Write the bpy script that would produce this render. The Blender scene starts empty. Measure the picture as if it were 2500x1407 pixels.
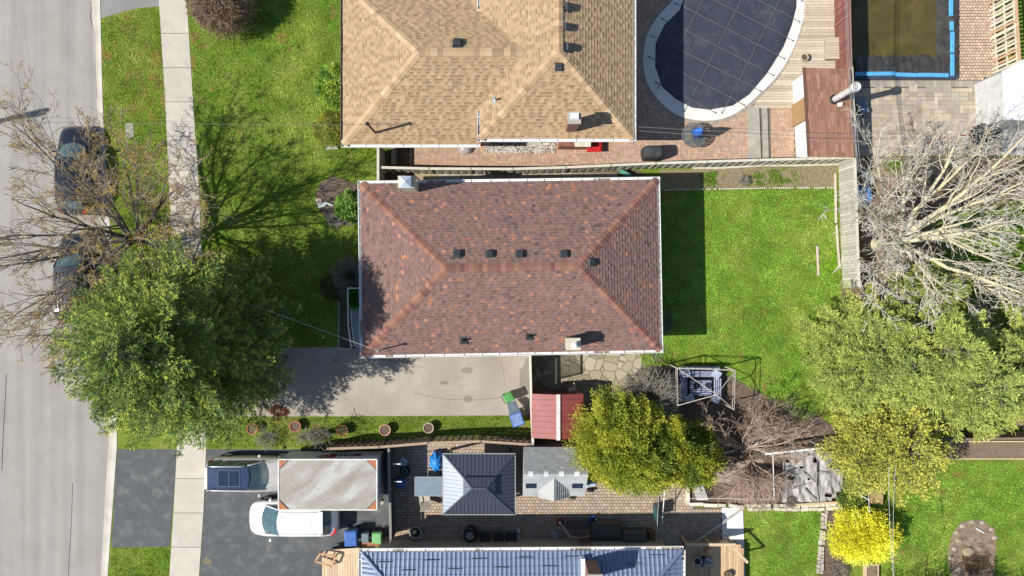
import bpy, math, random
import numpy as np
from mathutils import Vector, Matrix
R = math.radians
random.seed(7); rng = np.random.default_rng(7)
scene = bpy.context.scene
col = scene.collection

# ---------------------------------------------------------------- camera
CAM_H = 40.0
PXM = 44.0            # photo pixels per metre on the ground
cd = bpy.data.cameras.new('camera'); cam = bpy.data.objects.new('camera', cd); col.objects.link(cam)
cam.location = (0, 0, CAM_H); cam.rotation_euler = (0, 0, 0)
cd.sensor_width = 36; cd.lens = 36 * PXM * CAM_H / 2500.0
cd.clip_start = 0.5; cd.clip_end = 3000
scene.camera = cam

# ---------------------------------------------------------------- light
SUN_EL, SUN_AZ = 45.0, 13.4     # elevation; shadows run 13.4 degrees above image right
sd = bpy.data.lights.new('sun', 'SUN'); so = bpy.data.objects.new('sun', sd); col.objects.link(so)
sd.energy = 4.6; sd.angle = R(0.5); sd.color = (1.0, 0.955, 0.88)
ld = Vector((math.cos(R(SUN_AZ)) * math.cos(R(SUN_EL)), math.sin(R(SUN_AZ)) * math.cos(R(SUN_EL)), -math.sin(R(SUN_EL))))
so.rotation_euler = ld.to_track_quat('-Z', 'Y').to_euler(); so.location = (-30, -8, 35)
wd = bpy.data.worlds.new('World'); scene.world = wd; wd.use_nodes = True
wn = wd.node_tree; sky = wn.nodes.new('ShaderNodeTexSky'); sky.sky_type = 'NISHITA'; sky.sun_disc = False
sky.sun_elevation = R(SUN_EL); sky.sun_rotation = R(256.6); sky.air_density = 1.0; sky.dust_density = 0.3
bg = wn.nodes['Background']; bg.inputs[1].default_value = 0.09; wn.links.new(sky.outputs[0], bg.inputs[0])
scene.view_settings.view_transform = 'Standard'; scene.view_settings.look = 'None'
scene.view_settings.gamma = 1.0; scene.view_settings.exposure = 0.55
scene.cycles.max_bounces = 5; scene.cycles.diffuse_bounces = 2; scene.cycles.glossy_bounces = 3
scene.cycles.transparent_max_bounces = 6

# ---------------------------------------------------------------- helpers
def W(px, py, h=0.0):
    """photo pixel of a point known to stand h metres above the ground -> world"""
    k = (1 - h / CAM_H) / PXM
    return np.array([(px - 1250) * k, (703.5 - py) * k, h])
def WP(pts, h=0.0): return [W(x, y, h) for x, y in pts]

def tag(o, label=None, cat=None, group=None, kind=None):
    if label: o['label'] = label
    if cat: o['category'] = cat
    if group: o['group'] = group
    if kind: o['kind'] = kind
    return o
def thing(name, label, cat, loc=(0, 0, 0), group=None, rz=0):
    o = bpy.data.objects.new(name, None); col.objects.link(o)
    o.empty_display_size = 0.3
    o.location = tuple(float(a) for a in loc); o.rotation_euler = (0, 0, rz)
    return tag(o, label, cat, group)
def base_of(o):
    p = np.zeros(3)
    while o is not None:
        p = p + np.array(o.location); o = o.parent
    return p
def copy_tree(o, parent=None):
    c = o.copy(); col.objects.link(c); c.parent = parent
    for ch in list(o.children): copy_tree(ch, c)
    return c
def place_copy(o, loc, rz=0, label=None, s=1.0):
    c = copy_tree(o); c.location = tuple(float(a) for a in loc); c.rotation_euler = (0, 0, rz); c.scale = (s, s, s)
    if label: c['label'] = label
    return c

def link_mesh(name, me, mats, parent, origin, smooth, props):
    for m in (mats if isinstance(mats, (list, tuple)) else [mats]): me.materials.append(m)
    o = bpy.data.objects.new(name, me); col.objects.link(o)
    if parent is not None:
        o.parent = parent
    else:
        o.location = tuple(float(a) for a in origin)
    me.polygons.foreach_set('use_smooth', [bool(smooth)] * len(me.polygons))
    if props: tag(o, *props[:3], kind=(props[3] if len(props) > 3 else None))
    me.update()
    return o

class MB:
    def __init__(s): s.v = []; s.f = []; s.m = []; s.c = []; s.mi = 0; s.cc = (1, 1, 1)
    def mat(s, i): s.mi = i; return s
    def colr(s, c): s.cc = c; return s
    def face(s, pts):
        n = len(s.v); s.v.extend([tuple(map(float, p)) for p in pts]); s.f.append(tuple(range(n, n + len(pts)))); s.m.append(s.mi); s.c.append(s.cc); return s
    def faces(s, vs, fs):
        n = len(s.v); s.v.extend([tuple(map(float, p)) for p in vs])
        for f in fs: s.f.append(tuple(i + n for i in f)); s.m.append(s.mi); s.c.append(s.cc)
        return s
    def hexa(s, b, t):
        return s.faces(list(b) + list(t), [(3, 2, 1, 0), (4, 5, 6, 7), (0, 1, 5, 4), (1, 2, 6, 5), (2, 3, 7, 6), (3, 0, 4, 7)])
    def box(s, x0, y0, z0, x1, y1, z1):
        x0, x1 = min(x0, x1), max(x0, x1); y0, y1 = min(y0, y1), max(y0, y1)
        return s.hexa([(x0, y0, z0), (x1, y0, z0), (x1, y1, z0), (x0, y1, z0)], [(x0, y0, z1), (x1, y0, z1), (x1, y1, z1), (x0, y1, z1)])
    def obox(s, c, u, hu, hv, z0, z1):
        u = np.array([u[0], u[1], 0.0]); u /= np.linalg.norm(u); w = np.array([-u[1], u[0], 0]); c = np.array([c[0], c[1], 0.0])
        q = [c - u * hu - w * hv, c + u * hu - w * hv, c + u * hu + w * hv, c - u * hu + w * hv]
        return s.hexa([(p[0], p[1], z0) for p in q], [(p[0], p[1], z1) for p in q])
    def bar(s, a, b, w, t, up=(0, 0, 1)):
        a = np.array(a, float); b = np.array(b, float); d = b - a; L = np.linalg.norm(d); d /= max(L, 1e-9)
        up = np.array(up, float)
        if abs(d @ up) > .97: up = np.array([1.0, 0, 0])
        r = np.cross(d, up); r /= np.linalg.norm(r); n = np.cross(r, d)
        q = lambda p: [p - r * w / 2 - n * t / 2, p + r * w / 2 - n * t / 2, p + r * w / 2 + n * t / 2, p - r * w / 2 + n * t / 2]
        return s.hexa(q(a), q(b))
    def prism(s, pts, z0, z1, sides=True):
        p = [(float(a[0]), float(a[1])) for a in pts]; n = len(p)
        A = sum(p[i][0] * p[(i + 1) % n][1] - p[(i + 1) % n][0] * p[i][1] for i in range(n))
        if A < 0: p = p[::-1]
        vs = [(x, y, z0) for x, y in p] + [(x, y, z1) for x, y in p]
        fs = [tuple(range(n, 2 * n))]
        if sides: fs += [tuple(reversed(range(n)))] + [(i, (i + 1) % n, n + (i + 1) % n, n + i) for i in range(n)]
        return s.faces(vs, fs)
    def tube(s, pts, r, n=8, cap=True):
        pts = [np.array(p, float) for p in pts]; rs = r if isinstance(r, (list, tuple)) else [r] * len(pts)
        vs = []; prev = None
        for i, p in enumerate(pts):
            d = pts[min(i + 1, len(pts) - 1)] - pts[max(i - 1, 0)]; d = d / max(np.linalg.norm(d), 1e-9)
            if prev is None:
                a = np.array([0, 0, 1.0]) if abs(d[2]) < .9 else np.array([1.0, 0, 0])
                u = np.cross(d, a)
            else: u = prev - d * (prev @ d)
            u = u / max(np.linalg.norm(u), 1e-9); prev = u; w = np.cross(d, u)
            for k in range(n):
                t = 2 * math.pi * k / n; vs.append(p + (u * math.cos(t) + w * math.sin(t)) * rs[i])
        fs = []
        for i in range(len(pts) - 1):
            for k in range(n):
                fs.append((i * n + k, i * n + (k + 1) % n, (i + 1) * n + (k + 1) % n, (i + 1) * n + k))
        if cap: fs += [tuple(reversed(range(n))), tuple(range((len(pts) - 1) * n, len(pts) * n))]
        return s.faces(vs, fs)
    def lathe(s, c, prof, n=20, close=True):
        """prof: list of (r,z) bottom to top"""
        vs = []
        for r, z in prof:
            for k in range(n):
                t = 2 * math.pi * k / n; vs.append((c[0] + r * math.cos(t), c[1] + r * math.sin(t), c[2] + z))
        fs = [(i * n + k, i * n + (k + 1) % n, (i + 1) * n + (k + 1) % n, (i + 1) * n + k) for i in range(len(prof) - 1) for k in range(n)]
        if close: fs += [tuple(reversed(range(n))), tuple(range((len(prof) - 1) * n, len(prof) * n))]
        return s.faces(vs, fs)
    def build(s, name, mats, parent=None, props=None, smooth=False, origin=None, bevel=0, sub=0, angle=None):
        V = np.array(s.v)
        if parent is not None: o0 = base_of(parent)
        elif origin is not None: o0 = np.array(origin, float)
        else: o0 = np.array([(V[:, 0].min() + V[:, 0].max()) / 2, (V[:, 1].min() + V[:, 1].max()) / 2, V[:, 2].min()])
        me = bpy.data.meshes.new(name); me.from_pydata([tuple(p) for p in (V - o0)], [], s.f)
        me.polygons.foreach_set('material_index', s.m)
        at = me.attributes.new('Col', 'FLOAT_COLOR', 'FACE')
        c = np.ones((len(s.f), 4), np.float32); c[:, :3] = np.array(s.c); at.data.foreach_set('color', c.ravel())
        o = link_mesh(name, me, mats, parent, o0, smooth, props)
        if bevel:
            b = o.modifiers.new('bevel', 'BEVEL'); b.width = bevel; b.segments = 2; b.limit_method = 'ANGLE'; b.angle_limit = R(35)
        if sub:
            q = o.modifiers.new('sub', 'SUBSURF'); q.levels = sub; q.render_levels = sub
        return o

def fast(name, V, F, C, mats, parent=None, props=None, origin=None, smooth=False):
    """numpy arrays: V (n,3), F (m,k), C (m,3)"""
    V = np.asarray(V, np.float64)
    if parent is not None: o0 = base_of(parent)
    elif origin is not None: o0 = np.array(origin, float)
    else: o0 = np.array([V[:, 0].mean(), V[:, 1].mean(), V[:, 2].min()])
    V = V - o0
    m, k = F.shape
    me = bpy.data.meshes.new(name); me.vertices.add(len(V)); me.vertices.foreach_set('co', V.astype(np.float32).ravel())
    me.loops.add(m * k); me.loops.foreach_set('vertex_index', F.astype(np.int32).ravel())
    me.polygons.add(m); me.polygons.foreach_set('loop_start', np.arange(0, m * k, k, dtype=np.int32))
    try: me.polygons.foreach_set('loop_total', np.full(m, k, np.int32))
    except Exception: pass
    me.update(calc_edges=True)
    at = me.attributes.new('Col', 'FLOAT_COLOR', 'FACE')
    c = np.ones((m, 4), np.float32); c[:, :3] = C; at.data.foreach_set('color', c.ravel())
    return link_mesh(name, me, mats, parent, o0, smooth, props)

def unit(a):
    a = np.asarray(a, float); return a / np.maximum(np.linalg.norm(a, axis=-1, keepdims=True), 1e-9)
def rvec(n): return unit(rng.normal(size=(n, 3)))
def vnoise(x, y, seed=0):
    """smooth value noise"""
    x = np.asarray(x, float); y = np.asarray(y, float)
    xi = np.floor(x).astype(np.int64); yi = np.floor(y).astype(np.int64); fx = x - xi; fy = y - yi
    fx = fx * fx * (3 - 2 * fx); fy = fy * fy * (3 - 2 * fy)
    def h(a, b):
        n = (a * 374761393 + b * 668265263 + seed * 1442695041) & 0x7fffffff
        n = ((n ^ (n >> 13)) * 1274126177) & 0x7fffffff
        return ((n ^ (n >> 16)) & 0xffff) / 65535.0
    return (h(xi, yi) * (1 - fx) + h(xi + 1, yi) * fx) * (1 - fy) + (h(xi, yi + 1) * (1 - fx) + h(xi + 1, yi + 1) * fx) * fy
def inpoly(x, y, poly):
    x = np.asarray(x); y = np.asarray(y); c = np.zeros(x.shape, bool); n = len(poly); j = n - 1
    for i in range(n):
        xi, yi = poly[i][0], poly[i][1]; xj, yj = poly[j][0], poly[j][1]
        if yi != yj:
            c ^= ((yi > y) != (yj > y)) & (x < (xj - xi) * (y - yi) / (yj - yi) + xi)
        j = i
    return c
def tubes(P0, P1, R0, R1, K):
    """vectorised tapered segments"""
    P0 = np.array(P0); P1 = np.array(P1); R0 = np.array(R0); R1 = np.array(R1); n = len(P0)
    d = unit(P1 - P0); a = np.tile([0.0, 0, 1], (n, 1)); a[np.abs(d[:, 2]) > .9] = [1, 0, 0]
    u = unit(np.cross(d, a)); w = np.cross(d, u)
    V = np.zeros((n, 2 * K, 3))
    for k in range(K):
        t = 2 * math.pi * k / K; r = u * math.cos(t) + w * math.sin(t)
        V[:, k] = P0 + r * R0[:, None]; V[:, K + k] = P1 + r * R1[:, None]
    F = np.array([[k, (k + 1) % K, K + (k + 1) % K, K + k] for k in range(K)])
    F = (F[None] + (np.arange(n) * 2 * K)[:, None, None]).reshape(-1, 4)
    return V.reshape(-1, 3), F
def rhombs(C, D, L, Wd, N=None, bend=0.0):
    """leaf / needle faces: C base, D direction, L length, Wd width, N approx normal"""
    n = len(C); D = unit(D)
    if N is None: N = rvec(n)
    S = unit(np.cross(D, N)); L = np.broadcast_to(L, (n,))[:, None]; Wd = np.broadcast_to(Wd, (n,))[:, None]
    N2 = np.cross(S, D)
    V = np.stack([C, C + D * L * .45 + S * Wd / 2 + N2 * L * bend, C + D * L, C + D * L * .45 - S * Wd / 2 + N2 * L * bend], 1).reshape(-1, 3)
    return V, np.arange(4 * n).reshape(n, 4)

# ---------------------------------------------------------------- materials
class NT:
    def __init__(s, name):
        s.m = bpy.data.materials.new(name); s.m.use_nodes = True; s.t = s.m.node_tree; s.b = s.t.nodes['Principled BSDF']
    def n(s, typ, **kw):
        nd = s.t.nodes.new('ShaderNode' + typ)
        for k, v in kw.items():
            if k.startswith('i_'):
                key = k[2:]; key = int(key) if key.isdigit() else key.replace('_', ' ')
                s.put(nd.inputs[key], v)
            else: setattr(nd, k, v)
        return nd
    def put(s, inp, v):
        if isinstance(v, bpy.types.NodeSocket): s.t.links.new(v, inp)
        elif hasattr(v, 'outputs'): s.t.links.new(v.outputs[0], inp)
        else:
            if isinstance(v, (tuple, list)) and len(v) == 3 and len(inp.default_value) == 4: v = (*v, 1)
            inp.default_value = v
    def co(s, kind='Object'):
        if not hasattr(s, '_tc'): s._tc = s.t.nodes.new('ShaderNodeTexCoord')
        return s._tc.outputs[kind]
    def wpos(s):
        if not hasattr(s, '_g'): s._g = s.t.nodes.new('ShaderNodeNewGeometry')
        return s._g.outputs['Position']
    def noise(s, scale, detail=3, rough=.55, vec=None, dist=0):
        nd = s.n('TexNoise'); s.put(nd.inputs['Vector'], vec if vec is not None else s.wpos())
        nd.inputs['Scale'].default_value = scale; nd.inputs['Detail'].default_value = detail; nd.inputs['Roughness'].default_value = rough; nd.inputs['Distortion'].default_value = dist
        return nd.outputs['Fac']
    def ramp(s, fac, stops, interp='LINEAR'):
        r = s.n('ValToRGB'); s.put(r.inputs[0], fac); e = r.color_ramp; e.interpolation = interp
        while len(e.elements) < len(stops): e.elements.new(.5)
        for el, (p, c) in zip(e.elements, stops):
            el.position = p; el.color = (c, c, c, 1) if isinstance(c, (int, float)) else (*c, 1)
        return r.outputs[0]
    def mix(s, fac, a, b, blend='MIX'):
        m = s.n('Mix', data_type='RGBA', blend_type=blend); s.put(m.inputs[0], fac); s.put(m.inputs[6], a); s.put(m.inputs[7], b); return m.outputs[2]
    def mul(s, a, b): return s.mix(1.0, a, b, 'MULTIPLY')
    def attr(s):
        a = s.n('Attribute', attribute_name='Col'); return a.outputs['Color']
    def bump(s, h, strength=.3, dist=.02):
        b = s.n('Bump'); s.put(b.inputs['Height'], h); b.inputs['Strength'].default_value = strength; b.inputs['Distance'].default_value = dist
        s.put(s.b.inputs['Normal'], b.outputs[0])
    def done(s, color=None, rough=.8, metal=0, spec=None):
        if color is not None: s.put(s.b.inputs['Base Color'], color)
        s.put(s.b.inputs['Roughness'], rough); s.put(s.b.inputs['Metallic'], metal)
        if spec is not None: s.b.inputs['Specular IOR Level'].default_value = spec
        return s.m

MATS = {}
def M(name, c=(.5, .5, .5), rough=.75, metal=0, var=.25, vs=3.0, bump=.15, bs=60, attr=False, spec=.4, fine=.12):
    """weathered plain surface: base colour x large blotches x fine speckle"""
    if name in MATS: return MATS[name]
    t = NT(name); base = t.attr() if attr else c
    a = t.ramp(t.noise(vs, 4, .6), [(.25, 1 - var), (.75, 1 + var * .6)])
    b = t.ramp(t.noise(bs, 2, .6), [(.25, 1 - fine), (.75, 1 + fine)])
    colr = t.mul(t.mul(base, a), b)
    if bump: t.bump(t.noise(bs, 3, .6), bump, .01)
    MATS[name] = t.done(colr, rough, metal, spec); return MATS[name]
# ---------------------------------------------------------------- special surfaces
def m_grass():
    t = NT('grass_ground')
    a = t.ramp(t.noise(.55, 4, .6), [(.3, (.095, .160, .018)), (.52, (.160, .215, .028)), (.72, (.235, .250, .060))])
    b = t.ramp(t.noise(9, 5, .7), [(.3, .55), (.7, 1.35)])
    c = t.ramp(t.noise(.25, 2, .5), [(.66, 0.0), (.8, .6)])
    t.bump(t.noise(55, 3, .7), .6, .04)
    return t.done(t.mul(t.mix(c, a, (.13, .105, .05)), b), .9, 0, .1)
def m_asphalt(name, c0, c1, patch=.5, agg=.35, streak=0.0, spec=.25):
    t = NT(name)
    a = t.ramp(t.noise(.5, 5, .6, dist=.4), [(.3, c0), (.7, c1)])
    s = t.ramp(t.noise(170, 2, .7), [(.3, 1 - agg), (.7, 1 + agg)])
    s2 = t.ramp(t.noise(38, 2, .7), [(.3, 1 - agg * .3), (.7, 1 + agg * .3)])
    colr = t.mul(t.mul(a, s), s2)
    v = t.n('TexVoronoi', i_Scale=1.3); t.put(v.inputs['Vector'], t.wpos()); colr = t.mul(colr, t.ramp(v.outputs['Distance'], [(.02, .45), (.05, 1.0)]))
    v = t.n('TexVoronoi', i_Scale=5.0); t.put(v.inputs['Vector'], t.wpos()); colr = t.mul(colr, t.ramp(v.outputs['Distance'], [(.03, .7), (.07, 1.0)]))
    if streak:
        mp = t.n('Mapping'); t.put(mp.inputs[0], t.wpos()); mp.inputs['Scale'].default_value = (2.2, .05, 1); mp.inputs['Rotation'].default_value = (0, 0, R(-2))
        st = t.ramp(t.noise(1.0, 3, .5, vec=mp.outputs[0]), [(.35, 1 - streak), (.65, 1 + streak * .5)])
        colr = t.mul(colr, st)
    t.bump(t.noise(120, 2, .7), .35, .01)
    return t.done(colr, .85, 0, spec)
def m_concrete(name, c, dark=.8):
    t = NT(name)
    a = t.ramp(t.noise(1.1, 5, .65), [(.3, dark), (.7, 1.08)]); b = t.ramp(t.noise(90, 2, .6), [(.3, .9), (.7, 1.08)])
    t.bump(t.noise(90, 3, .6), .15, .008)
    return t.done(t.mul(t.mul(c, a), b), .85, 0, .3)
def m_driveway_dark():
    t = NT('sealed_asphalt')
    a = t.ramp(t.noise(1.3, 7, .72, dist=.15), [(.25, (.062, .066, .072)), (.5, (.078, .083, .087)), (.62, (.115, .118, .118)), (.74, (.20, .20, .19))])
    s = t.ramp(t.noise(190, 2, .7), [(.3, .75), (.7, 1.25)])
    v = t.n('TexVoronoi', i_Scale=7.0); t.put(v.inputs['Vector'], t.wpos())
    spots = t.ramp(v.outputs['Distance'], [(.03, 1.6), (.09, 1.0)])
    t.bump(t.noise(130, 2, .7), .3, .008)
    return t.done(t.mul(t.mul(a, s), spots), .75, 0, .3)
def m_flagstone():
    t = NT('flagstone')
    d = t.noise(2.5, 3, .5); 
    v = t.n('TexVoronoi', feature='DISTANCE_TO_EDGE', i_Scale=1.75); v2 = t.n('TexVoronoi', feature='F1', i_Scale=1.75)
    off = t.mix(.12, t.wpos(), t.n('TexNoise', i_Scale=1.4).outputs['Color'], 'ADD')
    t.put(v.inputs['Vector'], off); t.put(v2.inputs['Vector'], off)
    edge = t.ramp(v.outputs['Distance'], [(.014, 0.0), (.04, 1.0)])
    tone = t.ramp(v2.outputs['Color'], [(.1, (.25, .215, .145)), (.5, (.35, .305, .21)), (.9, (.42, .385, .285))])
    s = t.ramp(t.noise(14, 4, .7), [(.3, .78), (.7, 1.12)])
    t.bump(edge, .8, .02)
    return t.done(t.mix(edge, (.17, .145, .09), t.mul(tone, s)), .85, 0, .3)
def m_soil(name='soil', a=(.085, .06, .04), b=(.17, .13, .09), sc=7):
    t = NT(name)
    x = t.ramp(t.noise(sc, 5, .7), [(.3, a), (.7, b)]); y = t.ramp(t.noise(60, 3, .7), [(.3, .6), (.7, 1.4)])
    t.bump(t.noise(30, 4, .7), .8, .04)
    return t.done(t.mul(x, y), .95, 0, .1)
def m_attr(name, rough=.85, spec=.3, bs=60, fine=.12, var=.12, vs=2.5, bump=.12, trans=0.0, metal=0):
    m = M(name, rough=rough, spec=spec, bs=bs, fine=fine, var=var, vs=vs, bump=bump, attr=True, metal=metal)
    return m
def m_leaf(name, trans=.25, rough=.6, spec=.3):
    t = NT(name); c = t.attr()
    t.done(c, rough, 0, spec)
    tr = t.n('BsdfTranslucent'); t.put(tr.inputs[0], t.mul(c, (1.25, 1.35, .7)))
    mx = t.n('MixShader'); mx.inputs[0].default_value = trans
    t.t.links.new(t.b.outputs[0], mx.inputs[1]); t.t.links.new(tr.outputs[0], mx.inputs[2])
    t.t.links.new(mx.outputs[0], t.t.nodes['Material Output'].inputs[0])
    return t.m
def m_brick(name, c1, c2, mortar, bw=.21, bh=.075):
    t = NT(name); 
    sx = t.n('SeparateXYZ'); t.put(sx.inputs[0], t.wpos())
    ad = t.n('Math', operation='ADD'); t.put(ad.inputs[0], sx.outputs[0]); t.put(ad.inputs[1], sx.outputs[1])
    cb = t.n('CombineXYZ'); t.put(cb.inputs[0], ad.outputs[0]); t.put(cb.inputs[1], sx.outputs[2])
    b = t.n('TexBrick'); t.put(b.inputs['Vector'], cb.outputs[0]); t.put(b.inputs['Color1'], c1); t.put(b.inputs['Color2'], c2); t.put(b.inputs['Mortar'], mortar)
    b.inputs['Scale'].default_value = 1.0; b.inputs['Brick Width'].default_value = bw; b.inputs['Row Height'].default_value = bh; b.inputs['Mortar Size'].default_value = .008
    t.bump(b.outputs['Fac'], -.4, .01)
    return t.done(b.outputs['Color'], .85, 0, .3)
def m_paint(name, c, rough=.25, coat=.6, metal=0.0):
    t = NT(name); n = t.ramp(t.noise(2.5, 3, .6), [(.3, .93), (.7, 1.05)])
    t.done(t.mul(c, n), rough, metal, .5); t.b.inputs['Coat Weight'].default_value = coat; t.b.inputs['Coat Roughness'].default_value = .06
    return t.m
def m_glass(name, c=(.02, .035, .04), rough=.06):
    t = NT(name); t.done(t.mul(c, t.ramp(t.noise(4, 2), [(.3, .8), (.7, 1.3)])), rough, 0, .8); return t.m

GRASS = m_grass()
ROAD = m_asphalt('road_asphalt', (.27, .252, .224), (.32, .30, .27), agg=.25, streak=.10)
DRIVE = m_asphalt('old_driveway', (.285, .25, .20), (.385, .345, .28), agg=.42)
APRON = m_asphalt('grey_apron', (.19, .182, .175), (.25, .24, .225), agg=.2)
SEAL = m_driveway_dark()
SIDEW = m_concrete('sidewalk_concrete', (.475, .435, .37))
KERB = m_concrete('kerb_concrete', (.56, .52, .45))
CONC = m_concrete('plain_concrete', (.36, .34, .29), .7)
CHIMC = m_concrete('chimney_render', (.50, .45, .34), .8)
POOLC = m_concrete('pool_coping', (.62, .60, .56), .9)
FLAG = m_flagstone(); SOIL = m_soil(); MULCH = m_soil('mulch', (.06, .04, .03), (.22, .17, .13), 14)
DRYBED = m_soil('dry_bed', (.14, .115, .06), (.34, .28, .17), 9)
LITTER = m_soil('leaf_litter', (.08, .055, .03), (.36, .26, .17), 4)
PAVE = m_attr('paver_faces', bs=80, fine=.15, bump=.2)
SHING = m_attr('asphalt_shingle', rough=.92, spec=.15, bs=110, fine=.16, var=.07, vs=.6)
WOODA = m_attr('weathered_wood', rough=.85, bs=35, fine=.18, var=.15, vs=6)
JOINT = m_soil('joint_sand', (.13, .09, .065), (.20, .15, .11), 20)
WHITE = M('white_trim', (.78, .77, .74), rough=.5, var=.08, fine=.03, bump=.03)
GUTD = M('gutter_debris', (.30, .26, .21), var=.7, vs=8, fine=.3)
BARK = M('bark_grey', (.16, .135, .10), var=.4, vs=5, bs=30, bump=.5, fine=.25)
PBARK = M('bark_pale', (.52, .47, .31), var=.3, vs=4, bs=30, bump=.5, fine=.2)
TWIGP = M('twig_pale', (.62, .58, .50), var=.25, vs=3, bump=0)
LEAF = m_leaf('leaf_surface'); NEEDLE = m_leaf('needle_surface', .12, .7, .2); BLADE = m_leaf('grass_blades', .3, .7, .15)
BRICKR = m_brick('red_brick', (.27, .10, .065), (.20, .07, .05), (.30, .25, .2))
BRICKB = m_brick('buff_brick', (.42, .34, .24), (.34, .27, .19), (.42, .38, .32))
BRICKT = m_brick('tan_brick', (.38, .22, .15), (.30, .17, .11), (.40, .35, .3))
BLACKP = M('black_plastic', (.022, .024, .027), rough=.5, var=.3, fine=.08)
RUBBER = M('rubber', (.02, .02, .02), rough=.8, var=.2)
STEEL = M('galvanised', (.55, .56, .58), rough=.4, metal=.6, var=.15)
GREYM = M('grey_metal', (.33, .34, .36), rough=.45, metal=.3, var=.15)
GLASSC = m_glass('car_glass', (.05, .095, .11)); GLASSW = m_glass('window_glass', (.015, .02, .03))
CHROME = M('chrome', (.75, .75, .77), rough=.3, metal=.3, var=.05, bump=0)
TERRA = M('terracotta', (.44, .15, .085), rough=.8, var=.25, vs=8)
# ================================================================ SETTING
def struct(name, mb, mats, kind='structure', label=None, **kw):
    return mb.build(name, mats, None, (label, None, None, kind), **kw)
def sheet(name, pts, z, mat, dz=.04, kind='structure', label=None):
    return struct(name, MB().prism(WP(pts), z - dz, z), mat, kind, label)

mb = MB().face([(-250, -250, -.15), (250, -250, -.15), (250, 250, -.15), (-250, 250, -.15)])
struct('ground', mb, GRASS)
# gutter / kerb / sidewalk lines in photo pixels (y, x)
def edge(tab, y):
    ys = [a for a, b in tab]; xs = [b for a, b in tab]
    return float(np.interp(y, ys, xs))
def slope_ext(tab):
    (y0, x0), (y1, x1) = tab[0], tab[1]; a = (x1 - x0) / (y1 - y0)
    (y2, x2), (y3, x3) = tab[-2], tab[-1]; b = (x3 - x2) / (y3 - y2)
    return [(-3000, x0 + a * (-3000 - y0) * .3)] + tab + [(4400, x3 + b * 900)]
G0 = slope_ext([(-80, 217), (0, 220), (220, 232), (300, 236), (520, 246), (760, 256), (950, 262), (1085, 263), (1200, 255), (1407, 244), (1480, 240)])
G1 = slope_ext([(-80, 234), (0, 236), (220, 243), (300, 246), (520, 257), (760, 267), (950, 273), (1085, 275), (1200, 267), (1407, 255), (1480, 251)])
G2 = slope_ext([(-80, 243), (0, 245), (220, 250), (300, 253), (520, 267), (760, 279), (950, 285), (1085, 286), (1200, 278), (1407, 263), (1480, 259)])
SW0 = slope_ext([(-80, 384), (0, 388), (235, 403), (470, 414), (600, 420), (850, 430), (1000, 434), (1085, 433), (1250, 424), (1407, 414), (1480, 410)])
SW1 = slope_ext([(-80, 452), (0, 456), (235, 471), (470, 487), (600, 491), (850, 503), (1000, 506), (1085, 504), (1250, 497), (1407, 486), (1480, 482)])
YS = [-3000, -400, -80, 0, 110, 220, 300, 400, 520, 640, 760, 860, 950, 1020, 1085, 1140, 1200, 1300, 1407, 1480, 2000, 4400]
def strip(name, A, B, z, mat, z0=None, kind='structure', ys=YS, off=0.0):
    L = [(edge(A, y), y) for y in ys]; Rr = [(edge(B, y), y) for y in ys]
    mb = MB(); 
    for i in range(len(ys) - 1):
        a, b, c, d = W(*L[i]), W(*L[i + 1]), W(*Rr[i + 1]), W(*Rr[i])
        zz = z0 if z0 is not None else z - .05
        mb.hexa([(p[0], p[1], zz) for p in (a, b, c, d)], [(p[0], p[1], z) for p in (a, b, c, d)])
    return struct(name, mb, mat, kind)
RL = [(y, x - 380) for y, x in G0]
strip('road', RL, G0, -.11, ROAD, -.16)
strip('gutter', G0, G1, -.10, SIDEW, -.16)
strip('kerb', G1, G2, .02, KERB, -.16)
RL2 = [(y, x - 14) for y, x in RL]; RL3 = [(y, x - 300) for y, x in RL2]
strip('far_kerb', RL2, RL, .02, KERB, -.16); strip('far_verge', RL3, RL2, 0, GRASS, -.14)
FAR = [(y, 9000) for y, x in G2]
strip('lawn', G2, FAR, 0, GRASS, -.12)
# sidewalk slabs: one sheet of slabs with open joints
mb = MB(); joints = [82 + 83.6 * k for k in range(-5, 20)]
for a, b in zip(joints[:-1], joints[1:]):
    sh = .93 + .12 * random.random(); mb.colr((.47 * sh, .43 * sh, .365 * sh))
    q = [W(edge(SW0, a + .7), a + .7), W(edge(SW0, b - .7), b - .7), W(edge(SW1, b - .7), b - .7), W(edge(SW1, a + .7), a + .7)]
    mb.hexa([(p[0], p[1], -.03) for p in q], [(p[0], p[1], .022) for p in q])
struct('sidewalk', mb, m_attr('sidewalk_slabs', bs=90, fine=.1, var=.14, vs=1.2))
strip('sidewalk_bed', SW0, SW1, .006, M('joint_dark', (.12, .11, .09)), -.02)
# tar crack on the road
mb = MB(); pts = [W(174, 1180), W(172, 1260), W(168, 1330), W(163, 1420)]
mb.tube([p + [0, 0, -.108] for p in pts], .012, 5)
pts = [W(12, 915), W(9, 985), W(4, 1070), W(1, 1150)]
mb.tube([p + [0, 0, -.109] for p in pts], .016, 5)
pts = [W(219, 2), W(220, 20), W(218, 38), W(222, 60), W(229, 90), W(230, 160), W(234, 240)]
mb.tube([p + [0, 0, -.109] for p in pts], .016, 5)
struct('tar_line', mb, M('tar', (.07, .065, .06), var=.3))
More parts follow.
